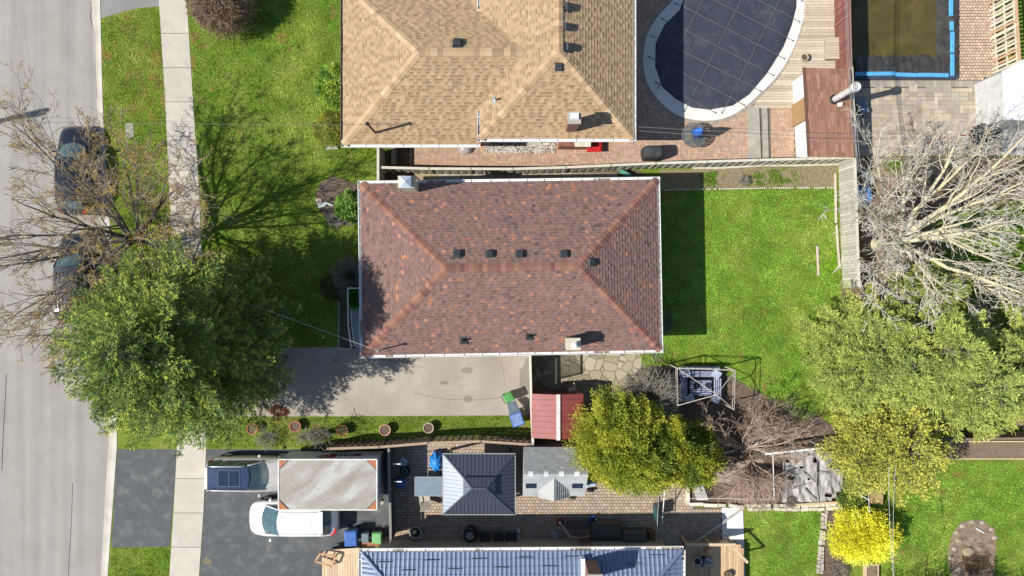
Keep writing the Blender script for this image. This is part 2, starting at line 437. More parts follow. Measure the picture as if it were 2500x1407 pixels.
# tyre rubber streaks on the road (marks with their own shape)
mb = MB()
for x0, x1, y1, wd_ in ((26, 56, 250, 3.5), (46, 77, 265, 4.5)):
    for k in range(12):
        ya = -60 + (y1 + 60) * k / 12; yb = -60 + (y1 + 60) * (k + 1) / 12
        xa = x0 + (x1 - x0) * max(0, ya / y1); xb = x0 + (x1 - x0) * max(0, yb / y1)
        mb.hexa([W(xa, ya) + [0, 0, -.12], W(xb, yb) + [0, 0, -.12], W(xb + wd_, yb) + [0, 0, -.12], W(xa + wd_, ya) + [0, 0, -.12]],
                [W(xa, ya) + [0, 0, -.107], W(xb, yb) + [0, 0, -.107], W(xb + wd_, yb) + [0, 0, -.107], W(xa + wd_, ya) + [0, 0, -.107]])
struct('tyre_marks', mb, m_asphalt('rubbed_asphalt', (.235, .22, .20), (.30, .285, .26), agg=.35))

# driveways
sheet('driveway_apron', [(246, -300), (388, -300), (389, 16), (340, 20), (295, 30), (247, 45)], .012, APRON)
sheet('driveway_dark_apron', [(287, 1097), (432, 1097), (425, 1200), (414, 1335), (273, 1337), (280, 1200)], .012, SEAL)
sheet('driveway_dark', [(505, 1097), (952, 1097), (958, 1318), (884, 1332), (884, 1420), (772, 1420), (775, 1480), (484, 1480), (498, 1250)], .012, SEAL)
sheet('driveway', [(508, 852), (560, 849), (1292, 845), (1292, 1014), (760, 1017), (508, 1018)], .012, DRIVE)
sheet('driveway_kerb_apron', [(284, 850), (430, 851), (434, 1015), (287, 1012)], .012, DRIVE)
sheet('driveway_patch', [(1292, 872), (1283, 876), (1279, 892), (1270, 902), (1268, 940), (1274, 950), (1292, 956)], .017, m_asphalt('patch_asphalt', (.20, .18, .15), (.25, .23, .195), agg=.2), dz=.005)
# faint oil stains and cracks in the driveway
mb = MB()
for pts in ([(1222, 885), (1228, 900), (1230, 915), (1234, 930)], [(1010, 960), (1090, 975), (1160, 977), (1250, 968)], [(905, 868), (930, 878), (990, 884), (1040, 900)], [(1268, 902), (1270, 925), (1268, 940), (1276, 952)]):
    mb.tube([W(*p) + [0, 0, .010 + .0], ] if False else [W(p[0], p[1]) + np.array([0, 0, .0125]) for p in pts], .007, 4)
struct('driveway_cracks', mb, M('crack_dark', (.10, .09, .08)))
for i, (x, y, a, b) in enumerate(((1140, 905, 16, 8), (1085, 935, 10, 5), (1143, 975, 12, 9), (820, 880, 9, 5), (1005, 910, 8, 4))):
    pts = [(x + a * math.cos(t) * (.8 + .35 * random.random()), y + b * math.sin(t) * (.8 + .35 * random.random())) for t in np.linspace(0, 2 * math.pi, 14)[:-1]]
    sheet('driveway_stain', pts, .016, m_asphalt('oil_stain', (.20, .165, .12), (.27, .235, .19), agg=.25) if not i else bpy.data.materials['oil_stain'], dz=.003)
for i, (x, y, a, b) in enumerate(((645, 1275, 22, 9), (560, 1290, 9, 6), (575, 1160, 26, 6), (700, 1345, 18, 5))):
    pts = [(x + a * math.cos(t) * (.7 + .5 * random.random()), y + b * math.sin(t) * (.7 + .5 * random.random())) for t in np.linspace(0, 2 * math.pi, 14)[:-1]]
sheet('driveway_rust_stain', [(494, 1368), (499, 1363), (506, 1361), (513, 1365), (519, 1372), (514, 1378), (507, 1380), (499, 1377)], .016, M('rust_stain', (.17, .14, .09), var=.5, vs=14), dz=.003)

# utility cover on the boulevard
q = WP([(305, 301), (326, 300), (328, 335), (307, 337)])
mb = MB().prism(q, -.02, .03); o = mb.build('utility_cover', CONC, None, ('small pale concrete utility cover set in the roadside grass', 'utility cover'), bevel=.02)

# ---- pavers
def clip_bricks(poly, z, gen, colors, gap=.008, th=.03, name='paving', name_bed=None, bed=JOINT, holes=()):
    P = np.array([W(x, y)[:2] for x, y in poly]); x0, y0 = P.min(0); x1, y1 = P.max(0)
    rects = np.array(gen(x0, y0, x1, y1))            # x,y,w,h
    cx = rects[:, 0] + rects[:, 2] / 2; cy = rects[:, 1] + rects[:, 3] / 2
    k = inpoly(cx, cy, P)
    for hpoly in holes: k &= ~inpoly(cx, cy, [W(x, y)[:2] for x, y in hpoly])
    rects = rects[k]; n = len(rects); g = gap / 2
    X0 = rects[:, 0] + g; Y0 = rects[:, 1] + g; X1 = X0 + rects[:, 2] - gap; Y1 = Y0 + rects[:, 3] - gap
    zt = z + rng.uniform(-.002, .002, n); V = np.zeros((n, 8, 3)); 
    for i, (a, b) in enumerate(((X0, Y0), (X1, Y0), (X1, Y1), (X0, Y1))):
        V[:, i] = np.stack([a, b, zt], 1); V[:, 4 + i] = np.stack([a, b, zt - th], 1)
    F = np.array([[0, 1, 2, 3], [4, 5, 1, 0], [5, 6, 2, 1], [6, 7, 3, 2], [7, 4, 0, 3]])
    F = (F[None] + (np.arange(n) * 8)[:, None, None]).reshape(-1, 4)
    cols = np.array(colors); c = cols[rng.integers(0, len(cols), n)] * rng.uniform(.85, 1.12, (n, 1))
    fast(name, V.reshape(-1, 3), F, np.repeat(c, 5, 0), PAVE, None, (None, None, None, 'structure'))
    struct(name + '_bed', MB().prism(P, z - .06, z - .012), bed)
def herring(s):
    def g(x0, y0, x1, y1):
        out = []; nx = int((x1 - x0) / s) + 3; ny = int((y1 - y0) / s) + 3
        for i in range(-2, nx):
            for j in range(-2, ny):
                k = (i - j) % 4
                if k == 0: out.append((x0 + i * s, y0 + j * s, 2 * s, s))
                elif k == 3: out.append((x0 + i * s, y0 + j * s, s, 2 * s))
        return out
    return g
def grid(sx, sy, off=.5):
    def g(x0, y0, x1, y1):
        return [(x0 + i * sx + (j % 2) * off * sx, y0 + j * sy, sx, sy) for i in range(-1, int((x1 - x0) / sx) + 2) for j in range(int((y1 - y0) / sy) + 2)]
    return g
def ashlar(s, sizes=((2, 2), (2, 1), (1, 2), (1, 1)), wts=(3, 3, 2, 2)):
    def g(x0, y0, x1, y1):
        nx = int((x1 - x0) / s) + 2; ny = int((y1 - y0) / s) + 2; used = np.zeros((nx + 3, ny + 3), bool); out = []
        for i in range(nx):
            for j in range(ny):
                if used[i, j]: continue
                o = random.choices(sizes, wts)[0]
                if used[i:i + o[0], j:j + o[1]].any(): o = (1, 1)
                used[i:i + o[0], j:j + o[1]] = True; out.append((x0 + i * s, y0 + j * s, o[0] * s, o[1] * s))
        return out
    return g
COPE = [(1646, 0), (1614, 30), (1587, 67), (1571, 110), (1569, 160), (1577, 200), (1597, 234), (1624, 264), (1661, 287), (1701, 295), (1734, 296), (1774, 289), (1814, 267), (1848, 236), (1875, 211), (1895, 190), (1923, 150), (1950, 90), (1965, 30), (1970, -30), (1960, -100), (1920, -165), (1850, -205), (1770, -180), (1700, -90)]
COVER = [(1668, 0), (1659, 25), (1621, 63), (1600, 107), (1599, 164), (1617, 214), (1649, 243), (1689, 264), (1731, 269), (1788, 259), (1828, 232), (1868, 185), (1885, 160), (1912, 115), (1932, 63), (1943, 20), (1945, -30), (1930, -100), (1870, -160), (1790, -140), (1710, -60)]
PINK = [(.47, .30, .21), (.44, .29, .20), (.50, .34, .24), (.40, .27, .19), (.42, .31, .22)]
clip_bricks([(1000, 340), (1540, 340), (1540, -120), (1690, -120), (1690, 200), (1838, 262), (1828, 400), (1600, 404), (1250, 412), (1000, 412)], .03, herring(.105), PINK, gap=.012, name='pool_patio', holes=[COPE])
clip_bricks([(1878, 262), (1940, 262), (1940, 396), (1878, 396)], .03, herring(.105), PINK, gap=.012, name='shed_patio')
mb = MB(); mb.colr((.30, .27, .23))        # soldier course round the coping
ring = []
C0 = [W(x, y)[:2] for x, y in COPE]
def smooth_loop(P, it=2):
    P = [np.array(p, float) for p in P]
    for _ in range(it):
        Q = []
        for i in range(len(P)):
            a, b = P[i], P[(i + 1) % len(P)]; Q += [a * .75 + b * .25, a * .25 + b * .75]
        P = Q
    return P
CS = smooth_loop(C0); 
acc = 0
for i in range(len(CS)):
    a, b = CS[i], CS[(i + 1) % len(CS)]; d = b - a; L = np.linalg.norm(d); d = d / L; nrm = np.array([d[1], -d[0]])
    n = max(1, round(L / .11))
    cen = np.mean(CS, 0)
    if (a - cen) @ nrm < 0: nrm = -nrm
    for k in range(n):
        t0 = L * k / n + .006; t1 = L * (k + 1) / n - .006; s = .85 + .3 * random.random(); mb.colr((.30 * s, .26 * s, .21 * s))
        q = [a + d * t0, a + d * t1, a + d * t1 + nrm * .21, a + d * t0 + nrm * .21]
        mb.hexa([(p[0], p[1], .01) for p in q], [(p[0], p[1], .037) for p in q])
struct('pool_border_course', mb, PAVE)
# lower patio behind the blue-roofed house
clip_bricks([(957, 1080), (1300, 1080), (1600, 1080), (1690, 1240), (1762, 1240), (1762, 1345), (957, 1345)], .03, grid(.19, .165), [(.41, .32, .235), (.38, .30, .225), (.44, .35, .265), (.36, .30, .235), (.40, .295, .22)], gap=.026, name='cobble_patio')
sheet('path_slab', [(1762, 1240), (1813, 1240), (1819, 1420), (1765, 1420)], .05, M('path_white', (.72, .70, .66), var=.1))
# right hand patio
clip_bricks([(2084, 212), (2440, 210), (2445, 379), (2086, 381)], .03, ashlar(.235), [(.42, .345, .255), (.38, .31, .225), (.44, .37, .285), (.35, .31, .255), (.33, .285, .225)], gap=.014, name='stone_patio')
clip_bricks([(2084, 196), (2440, 193), (2440, 211), (2084, 213)], .032, grid(.2, .36, 0), [(.30, .275, .235), (.33, .30, .26)], gap=.016, name='patio_border')
clip_bricks([(2320, -120), (2428, -120), (2440, 192), (2084, 196), (2084, 180), (2335, 190)], .03, grid(.18, .16), [(.50, .37, .255), (.46, .35, .25), (.54, .42, .30)], gap=.034, name='pond_patio')
sheet('patio_side_slab', [(2441, 190), (2520, 185), (2520, 380), (2446, 380)], .03, M('grey_slab', (.36, .35, .33), var=.25, vs=1))
# flagstones
sheet('flagstone_terrace', [(1300, 855), (1568, 855), (1564, 900), (1545, 915), (1560, 990), (1600, 1020), (1560, 1060), (1300, 1060)], .02, FLAG)
# side passage of the brown house
sheet('side_passage_soil', [(926, 352), (1004, 352), (1010, 420), (1300, 424), (1500, 418), (1560, 416), (1600, 445), (1600, 470), (926, 470)], .008, SOIL)
clip_bricks([(1070, 421), (1500, 420), (1500, 440), (1070, 442)], .03, grid(.62, .44, 0), [(.36, .33, .26), (.33, .31, .25)], gap=.03, name='side_walk')
sheet('side_gravel', [(1008, 422), (1070, 422), (1070, 442), (1030, 442)], .03, m_soil('pale_gravel', (.20, .16, .08), (.48, .42, .28), 22))
sheet('passage_threshold', [(957, 360), (968, 360), (968, 402), (955, 402)], .06, CONC)  # pale sheet standing in for the strip of sunlight through the gate gap
# beds
sheet('back_bed', [(1610, 416), (2044, 402), (2042, 457), (1900, 460), (1760, 461), (1612, 463)], .012, DRYBED)
sheet('front_bed', [(770, 470), (785, 445), (815, 430), (850, 442), (872, 452), (892, 452), (892, 545), (850, 552), (815, 550), (790, 530), (770, 500)], .012, MULCH)
sheet('porch_bed', [(826, 700), (870, 700), (870, 850), (828, 850)], .012, SOIL)
sheet('shrub_bed', [(1480, 925), (1560, 890), (1760, 905), (1860, 960), (1990, 1010), (2060, 1060), (2060, 1235), (1640, 1235), (1600, 1090), (1430, 1080), (1440, 975)], .014, MULCH)
sheet('garden_path', [(1735, 1150), (1780, 1128), (1860, 1120), (1880, 1150), (1850, 1175), (1740, 1178)], .02, m_soil('pale_path', (.26, .20, .15), (.42, .34, .27), 5))
sheet('pale_bed_floor', [(1650, 1180), (1676, 1180), (1678, 1232), (1650, 1238), (1640, 1215)], .02, m_soil('pale_sand', (.28, .22, .15), (.38, .31, .22), 5))
sheet('tree_litter', [(2086, 384), (2560, 384), (2560, 500), (2330, 520), (2300, 660), (2320, 800), (2560, 850), (2560, 1045), (2060, 1050), (2050, 690), (2088, 660)], .012, LITTER)
sheet('planter_soil_patch', [(2325, 1300), (2345, 1275), (2385, 1268), (2428, 1290), (2432, 1330), (2425, 1420), (2340, 1420), (2318, 1400), (2312, 1350)], .012, m_soil('dig_soil', (.13, .09, .06), (.36, .27, .19), 2.5))
sheet('cottage_bed', [(2006, 1238), (2062, 1232), (2150, 1260), (2150, 1340), (2070, 1360), (2050, 1420), (1998, 1420), (2010, 1320)], .012, MULCH)
# ---------------------------------------------------------------- grass blades
LAWNS = [
 ([(248, 47), (300, 31), (345, 22), (388, 17), (403, 235), (414, 480), (420, 600), (430, 848), (285, 848), (275, 700), (267, 520), (253, 300)], 0),
 ([(456, -60), (850, -60), (850, 330), (1000, 340), (924, 420), (920, 470), (885, 470), (905, 850), (560, 849), (508, 850), (491, 600), (487, 470), (471, 235)], 1),
 ([(506, 1019), (760, 1018), (1285, 1016), (1290, 1065), (1045, 1065), (800, 1090), (506, 1094)], 2),
 ([(274, 1338), (413, 1337), (405, 1500), (257, 1500)], 1),
 ([(1560, 465), (2040, 461), (2046, 620), (2060, 700), (2060, 1000), (1960, 1030), (1850, 960), (1760, 910), (1620, 888), (1568, 900), (1560, 860)], 3),
 ([(1822, 1248), (2005, 1243), (2010, 1320), (1998, 1480), (1822, 1480)], 3),
 ([(2150, 1180), (2240, 1130), (2560, 1130), (2560, 1480), (2150, 1480)], 3),
 ([(2262, 520), (2560, 480), (2560, 700), (2330, 690)], 3),
]
EXC = [[(770, 470), (785, 445), (815, 430), (850, 442), (872, 452), (892, 452), (892, 545), (850, 552), (815, 550), (790, 530), (770, 500)],
       [(2325, 1300), (2345, 1275), (2385, 1268), (2428, 1290), (2432, 1330), (2425, 1420), (2340, 1420), (2318, 1400), (2312, 1350)],
       [(826, 700), (900, 700), (900, 850), (828, 850)]]
pal = {0: ((.105, .140, .022), (.200, .190, .060), (.060, .105, .016)), 1: ((.090, .145, .019), (.175, .190, .048), (.048, .095, .013)),
       2: ((.085, .120, .020), (.180, .150, .060), (.05, .09, .014)), 3: ((.098, .170, .022), (.170, .208, .048), (.058, .112, .016))}
allV = []; allC = []; cnt = 0
for poly, kind in LAWNS:
    P = np.array([W(x, y)[:2] for x, y in poly]); x0, y0 = P.min(0); x1, y1 = P.max(0); A = (x1 - x0) * (y1 - y0)
    n = int(A * 620); x = rng.uniform(x0, x1, n); y = rng.uniform(y0, y1, n); k = inpoly(x, y, P)
    for e in EXC: k &= ~inpoly(x, y, [W(a, b)[:2] for a, b in e])
    x = x[k]; y = y[k]; n = len(x)
    v1 = vnoise(x * .55, y * .55, 3) * .5 + vnoise(x * 1.7, y * 1.7, 5) * .3 + vnoise(x * 5, y * 5, 9) * .2
    v2 = vnoise(x * .9 + 40, y * .9, 11) * .5 + vnoise(x * 3.1, y * 3.1, 13) * .5
    a, b, c = [np.array(q) for q in pal[kind]]
    wy = np.clip((v1 - .50) * 3.4, 0, 1)[:, None]; wdk = np.clip((v2 - .5) * 4, 0, 1)[:, None]
    C = a * (1 - wy) + b * wy; C = C * (1 - wdk * .75) + c * wdk * .75
    brown = (vnoise(x * .8 + 7, y * .8, 21) * vnoise(x * 3, y * 3, 22) > (.52 if kind in (0, 2) else .66))[:, None]
    C = np.where(brown, np.array([.17, .105, .045]), C) * rng.uniform(1.6, 3.5, (n, 1)) * (.72 + .56 * vnoise(x * 2.3, y * 2.3, 41))[:, None] * np.array([1.10, 1.16, 1.15])
    straw = rng.random(n) < .06; C[straw] = np.array([.26, .22, .11]) * rng.uniform(.8, 1.2, (straw.sum(), 1))
    th = rng.uniform(0, 2 * math.pi, n) ; el = rng.uniform(.35, 1.2, n)
    D = np.stack([np.cos(th) * np.cos(el), np.sin(th) * np.cos(el), np.sin(el)], 1)
    clump = .6 + .8 * vnoise(x * 6, y * 6, 31)
    V, F = rhombs(np.stack([x, y, np.zeros(n)], 1), D, rng.uniform(.05, .12, n) * clump, rng.uniform(.018, .035, n), np.tile([0, 0, 1.0], (n, 1)) + rvec(n) * .5)
    allV.append(V); allC.append(C); cnt += n
V = np.concatenate(allV); C = np.concatenate(allC)
fast('grass', V, np.arange(len(V)).reshape(-1, 4), C, BLADE, None, (None, None, None, 'stuff'), origin=(0, 0, 0))
print('grass blades', cnt)
# ================================================================ BUILDINGS
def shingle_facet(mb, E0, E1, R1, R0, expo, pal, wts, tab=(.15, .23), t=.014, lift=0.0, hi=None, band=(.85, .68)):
    """E0-E1 eave, R1-R0 top edge (may coincide)"""
    E0, E1, R0, R1 = [np.array(p, float) for p in (E0, E1, R0, R1)]
    u = unit(E1 - E0); n = unit(np.cross(u, (R0 + R1) / 2 - (E0 + E1) / 2))
    if n[2] < 0: n = -n
    v = unit(np.cross(n, u)); 
    if ((R0 - E0) @ v) < 0: v = -v
    H = (R0 - E0) @ v; L = (E1 - E0) @ u; a0 = (R0 - E0) @ u; a1 = (R1 - E0) @ u
    O = E0 + n * lift; nc = int(math.ceil(H / expo))
    P = lambda x, y, z: O + u * x + v * y + n * z
    for i in range(nc):
        y0 = i * expo; y1 = min(H, y0 + expo); 
        xl0 = a0 * y0 / H; xr0 = L + (a1 - L) * y0 / H; xl1 = a0 * y1 / H; xr1 = L + (a1 - L) * y1 / H
        x = xl0 - random.random() * tab[1]; raised = False
        while x < xr0:
            w = random.uniform(*tab); xa = x; xb = x + w; x = xb
            ca0 = min(max(xa, xl0), xr0); cb0 = min(max(xb, xl0), xr0); ca1 = min(max(xa, xl1), xr1); cb1 = min(max(xb, xl1), xr1)
            if cb0 - ca0 < .01 and cb1 - ca1 < .01: continue
            raised = (not raised) if random.random() < .84 else raised; zz = t * (1.9 if raised else 1.0)
            c = np.array(random.choices(pal, wts)[0]) * random.uniform(.9, 1.1)
            if hi is not None: c = c * (hi[0] if raised else hi[1])
            mb.colr(tuple(c))
            A, B, C, D = P(ca0, y0, zz), P(cb0, y0, zz), P(cb1, y1, zz * .25), P(ca1, y1, zz * .25)
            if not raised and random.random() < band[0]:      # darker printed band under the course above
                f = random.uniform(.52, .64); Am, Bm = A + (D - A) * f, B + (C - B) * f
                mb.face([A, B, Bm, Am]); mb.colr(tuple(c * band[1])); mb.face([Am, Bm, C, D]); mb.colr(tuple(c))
            else: mb.face([A, B, C, D])
            mb.face([P(ca0, y0, -.012), P(cb0, y0, -.012), B, A])
            if raised:
                mb.face([P(ca0, y0, 0), A, D, P(ca1, y1, 0)]); mb.face([P(cb0, y0, 0), P(cb1, y1, 0), C, B])
def cap_row(mb, A, B, w, pal, step=.22, t=.02, sl=.35):
    """overlapping cap shingles along a hip or ridge from A (low) to B"""
    A = np.array(A, float); B = np.array(B, float); d = B - A; L = np.linalg.norm(d); d /= L
    r = unit(np.cross(d, [0, 0, 1])); n = np.cross(r, d); k = 0; s = 0
    while s < L:
        e = min(L, s + step * 1.1); c = np.array(random.choice(pal)) * random.uniform(.88, 1.1); mb.colr(tuple(c))
        for sg in (-1, 1):
            z0 = .055; z1 = .03
            a = A + d * s + n * z0; b = A + d * e + n * z1
            c1 = a + r * sg * w / 2 - n * (sl * w / 2); c2 = b + r * sg * w / 2 - n * (sl * w / 2)
            mb.face([a, b, c2, c1] if sg < 0 else [a, c1, c2, b])
            mb.face([c1, c2, c2 - n * .03, c1 - n * .03]); mb.face([a, c1, c1 - n * .03, a - n * .04])
        s += step
def gutter(mb, A, B, out, w=.125, d=.11, hang=.95, debris=.12):
    """U channel from A to B, `out` = outward direction"""
    A = np.array(A, float); B = np.array(B, float); L = np.linalg.norm(B - A); u = (B - A) / L; o = np.array([out[0], out[1], 0.0])
    Z = np.array([0, 0, 1.0])
    def bx(x0, x1, a0, a1, z0, z1, m):
        mb.mat(m); q = [A + u * x0 + o * a0, A + u * x1 + o * a0, A + u * x1 + o * a1, A + u * x0 + o * a1]
        if np.cross(u, o)[2] < 0: q = q[::-1]
        mb.hexa([p + Z * z0 for p in q], [p + Z * z1 for p in q])
    bx(0, L, .004, w, -d, -d + .012, 0); bx(0, L, w, w + .022, -d, .012, 0); bx(0, L, .0, .004, -d, 0, 0)
    bx(0, .012, 0, w, -d, .0, 0); bx(L - .012, L, 0, w, -d, .0, 0)
    x = .3
    while x < L:
        bx(x, x + .03, .004, w, -.02, .004, 0); x += hang * random.uniform(.9, 1.1)
    x = 0
    while x < L:
        ln = random.uniform(.2, 1.0)
        if random.random() < debris: bx(x, min(L, x + ln), .015, w - .01, -d + .012, -d + random.uniform(.025, .05), 1)
        x += ln
def roof_shell(mb, quads, drop=.02):
    for q in quads: mb.face([np.array(p) - [0, 0, drop] for p in q])
def vent_box(parent, px, py, h, base, nrm=None, s=.40):
    """square slant-topped roof vent"""
    c = W(px, py, h); n = unit(np.array(nrm if nrm is not None else [0, 0, 1.0])); u = unit(np.cross([0, 1, 0], n)) if abs(n[0]) > abs(n[1]) else np.array([1.0, 0, 0])
    w = np.cross(n, u); q = lambda a, b, z: c + u * a + w * b + n * z
    mb = MB(); mb.colr((.03, .035, .04))
    a = s * .62; mb.hexa([q(-a, -a, 0), q(a, -a, 0), q(a, a, 0), q(-a, a, 0)], [q(-a, -a, .025), q(a, -a, .025), q(a, a, .025), q(-a, a, .025)])
    a = s * .40; mb.hexa([q(-a, -a, .02), q(a, -a, .02), q(a, a, .02), q(-a, a, .02)], [q(-a, -a, .14), q(a, -a, .14), q(a, a, .14), q(-a, a, .14)])
    a = s * .5; b = s * .36; mb.hexa([q(-a, -a, .14), q(a, -a, .14), q(a, a, .14), q(-a, a, .14)], [q(-b, -b, .24), q(b, -b, .24), q(b, b, .24), q(-b, b, .24)])
    return mb.build('roof_vent', base, parent)
def pipe_vent(parent, px, py, h, r=.05, hh=.35, mat=None, flash=True):
    c = W(px, py, h); mb = MB()
    if flash: mb.box(c[0] - .16, c[1] - .2, c[2] - .06, c[0] + .16, c[1] + .16, c[2] + .02)
    mb.lathe(c, [(r * 1.7, -.03), (r * 1.2, .1), (r, .12), (r, hh), (r * .8, hh), (r * .75, hh - .08)], 12, close=False)
    return mb.build('vent_pipe', mat or BLACKP, parent)
def walls(mb, pts, z0, z1):
    mb.prism(pts, z0, z1)
def windowbox(parent, p0, p1, z0, z1, out, name='window', sub=True):
    """window on a wall: p0,p1 ends (xy), out = outward xy"""
    p0 = np.array([*p0, 0.0]); p1 = np.array([*p1, 0.0]); o = np.array([*out, 0.0]); Z = np.array([0, 0, 1.0]); mb = MB()
    u = unit(p1 - p0)
    for a, b, c, d in ((z0, z0 + .07, 0, 1), (z1 - .07, z1, 0, 1)):
        mb.bar(p0 + Z * (a + .035) + o * .02, p1 + Z * (a + .035) + o * .02, .06, .07)
    for p in (p0 + u * .035, p1 - u * .035, (p0 + p1) / 2): mb.bar(p + Z * (z0 + .07) + o * .02, p + Z * (z1 - .07) + o * .02, .05, .07, up=o)
    w = mb.build(name, WHITE, parent)
    g = MB(); g.bar((p0 + p1) / 2 + Z * (z0 + .07) + o * .008, (p0 + p1) / 2 + Z * (z1 - .07) + o * .008, np.linalg.norm(p1 - p0) - .1, .012, up=o)
    g.build('pane', GLASSW, w)
    return w

VENTM = M('vent_plastic', (.035, .04, .046), rough=.45, var=.3, fine=.05)
# ---------------------------------------------------------------- brown-roofed bungalow (centre)
BP = [(.198, .126, .108), (.186, .119, .102), (.30, .142, .092), (.36, .175, .105), (.130, .085, .080), (.215, .128, .106), (.110, .076, .076)]
BW = [14, 14, 1.5, .9, .8, 8, .3]
EH, RH = 3.2, 4.95
TL, TR, BR, BL = W(880, 449, EH), W(1604, 439, EH), W(1612, 855, EH), W(886, 868, EH)
RL_, RR_ = W(1090, 655, RH), W(1412, 650, RH)
house = thing('bungalow', 'bungalow with a brown and rust shingled hip roof and white gutters beside the lawn', 'house', (np.mean([TL[0], BR[0]]), np.mean([TL[1], BR[1]]), 0))
mb = MB()
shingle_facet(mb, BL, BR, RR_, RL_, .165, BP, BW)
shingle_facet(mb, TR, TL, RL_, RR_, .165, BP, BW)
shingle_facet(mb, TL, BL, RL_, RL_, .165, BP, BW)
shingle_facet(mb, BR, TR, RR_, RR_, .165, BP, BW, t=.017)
mb.mat(1).colr((.7, .68, .64)); roof_shell(mb, [[BL, BR, RR_, RL_], [TR, TL, RL_, RR_], [TL, BL, RL_], [BR, TR, RR_]])
mb.prism([TL, TR, BR, BL], EH - .17, EH - .03)
roof = mb.build('roof', [SHING, WHITE], house)
CAPP = [(.25, .130, .092), (.23, .120, .086), (.275, .145, .098), (.22, .10, .075), (.17, .088, .072)]
mb = MB()
for a, b in ((TL, RL_), (BL, RL_), (TR, RR_), (BR, RR_)): cap_row(mb, a, b, .42, CAPP)
cap_row(mb, RL_, RR_, .40, CAPP)
mb.build('ridge_cap', SHING, roof)
for a, b, o in ((TL, TR, (0, 1)), (BL, BR, (0, -1)), (TL, BL, (-1, 0)), (TR, BR, (1, 0))):
    d = unit(b - a); a2 = a - d * .16; b2 = b + d * .16
    a2 = a2 - np.array([0, 0, .015]); b2 = b2 - np.array([0, 0, .015])
    if o[1]: a2 = a2 + d * .0; 
    else: a2 = a2 + d * .16; b2 = b2 - d * .16
    oo = np.array([-d[1], d[0]]); oo = oo if oo @ np.array(o) > 0 else -oo
    mb = MB(); gutter(mb, a2, b2, oo); mb.build('gutter', [WHITE, GUTD], roof)
wi = .5
q = [TL + [wi, -wi, 0], TR + [-wi, -wi, 0], BR + [-wi, wi, 0], BL + [wi, wi, 0]]
mb = MB().prism(q, 0, EH - .17); mb.build('wall', BRICKB, house)
def edge_windows(parent, q, i, ts, z0=1.1, z1=2.4, wl=1.5):
    a = q[i][:2]; b = q[(i + 1) % 4][:2]; d = unit(b - a); c = np.mean([p[:2] for p in q], 0); o = np.array([-d[1], d[0]])
    if (a - c) @ o < 0: o = -o
    for t in ts:
        m = a + (b - a) * t; windowbox(parent, m - d * wl / 2, m + d * wl / 2, z0, z1, o)
edge_windows(house, q, 0, (.3, .55, .8)); edge_windows(house, q, 1, (.3, .7)); edge_windows(house, q, 2, (.2, .6, .85)); edge_windows(house, q, 3, (.75,), .8, 2.5, 2.4)
nN = unit(np.cross(TL - TR, RL_ - TR)); nN = nN if nN[2] > 0 else -nN
nE = unit(np.cross(BR - TR, RR_ - TR)); nE = nE if nE[2] > 0 else -nE
for x in (1117, 1195, 1269, 1377): vent_box(house, x, 623, 4.68, VENTM, nN)
vent_box(house, 1441, 641, 4.62, VENTM, nE)
pipe_vent(house, 1131, 831, 3.55); pipe_vent(house, 1292, 821, 3.6)
# chimneys
def chimney(parent, x0, x1, y0, y1, ztop, zbot, mat, cap, px_h, capz=.07):
    a = W(x0, y0, px_h); b = W(x1, y1, px_h); mb = MB(); mb.box(a[0], b[1], zbot, b[0], a[1], ztop)
    o = mb.build('chimney', mat, parent, bevel=.01)
    m2 = MB(); m2.box(a[0] - .05, b[1] - .05, ztop, b[0] + .05, a[1] + .05, ztop + capz); m2.build('chimney_cap', cap, o, bevel=.01)
    return o, a, b
ch, a, b = chimney(house, 974, 1009, 432, 457, 5.25, 0.0, CHIMC, CHIMC, 5.3)
mb = MB(); cx, cy = (a[0] + b[0]) / 2, a[1] - .28; s = .21
mb.hexa([(cx - s, cy - s, 5.32), (cx + s, cy - s, 5.32), (cx + s, cy + s, 5.32), (cx - s, cy + s, 5.32)], [(cx - s, cy - s, 5.55), (cx + s, cy - s, 5.55), (cx + s, cy + s, 5.55), (cx - s, cy + s, 5.55)])
mb.hexa([(cx - .28, cy - .28, 5.56), (cx + .28, cy - .28, 5.56), (cx + .28, cy + .28, 5.56), (cx - .28, cy + .28, 5.56)], [(cx - .02, cy - .02, 5.72), (cx + .02, cy - .02, 5.72), (cx + .02, cy + .02, 5.72), (cx - .02, cy + .02, 5.72)])
mb.build('flue_cap', M('flue_steel', (.62, .66, .72), rough=.35, metal=.5, var=.1), ch)
ch, a, b = chimney(house, 1384, 1415, 828, 853, 4.75, 0.0, BRICKB, CHIMC, 4.8)
c = W(1402, 843, 4.9); mb = MB(); mb.lathe((c[0], c[1], 4.82), [(.10, 0), (.10, .22), (.15, .23), (.16, .28), (.08, .36), (.01, .37)], 16); mb.build('flue_pipe', M('white_metal', (.80, .80, .80), rough=.35, var=.05), ch)
# service mast and its drip loop
c = W(934, 853, 3.45); mb = MB(); tip = c + np.array([.0, .0, 1.1])
mb.tube([c - [0, 0, .4], tip], .035, 8); mb.lathe(tip, [(.07, 0), (.09, .08), (.03, .16)], 10); mb.build('service_mast', GREYM, house)
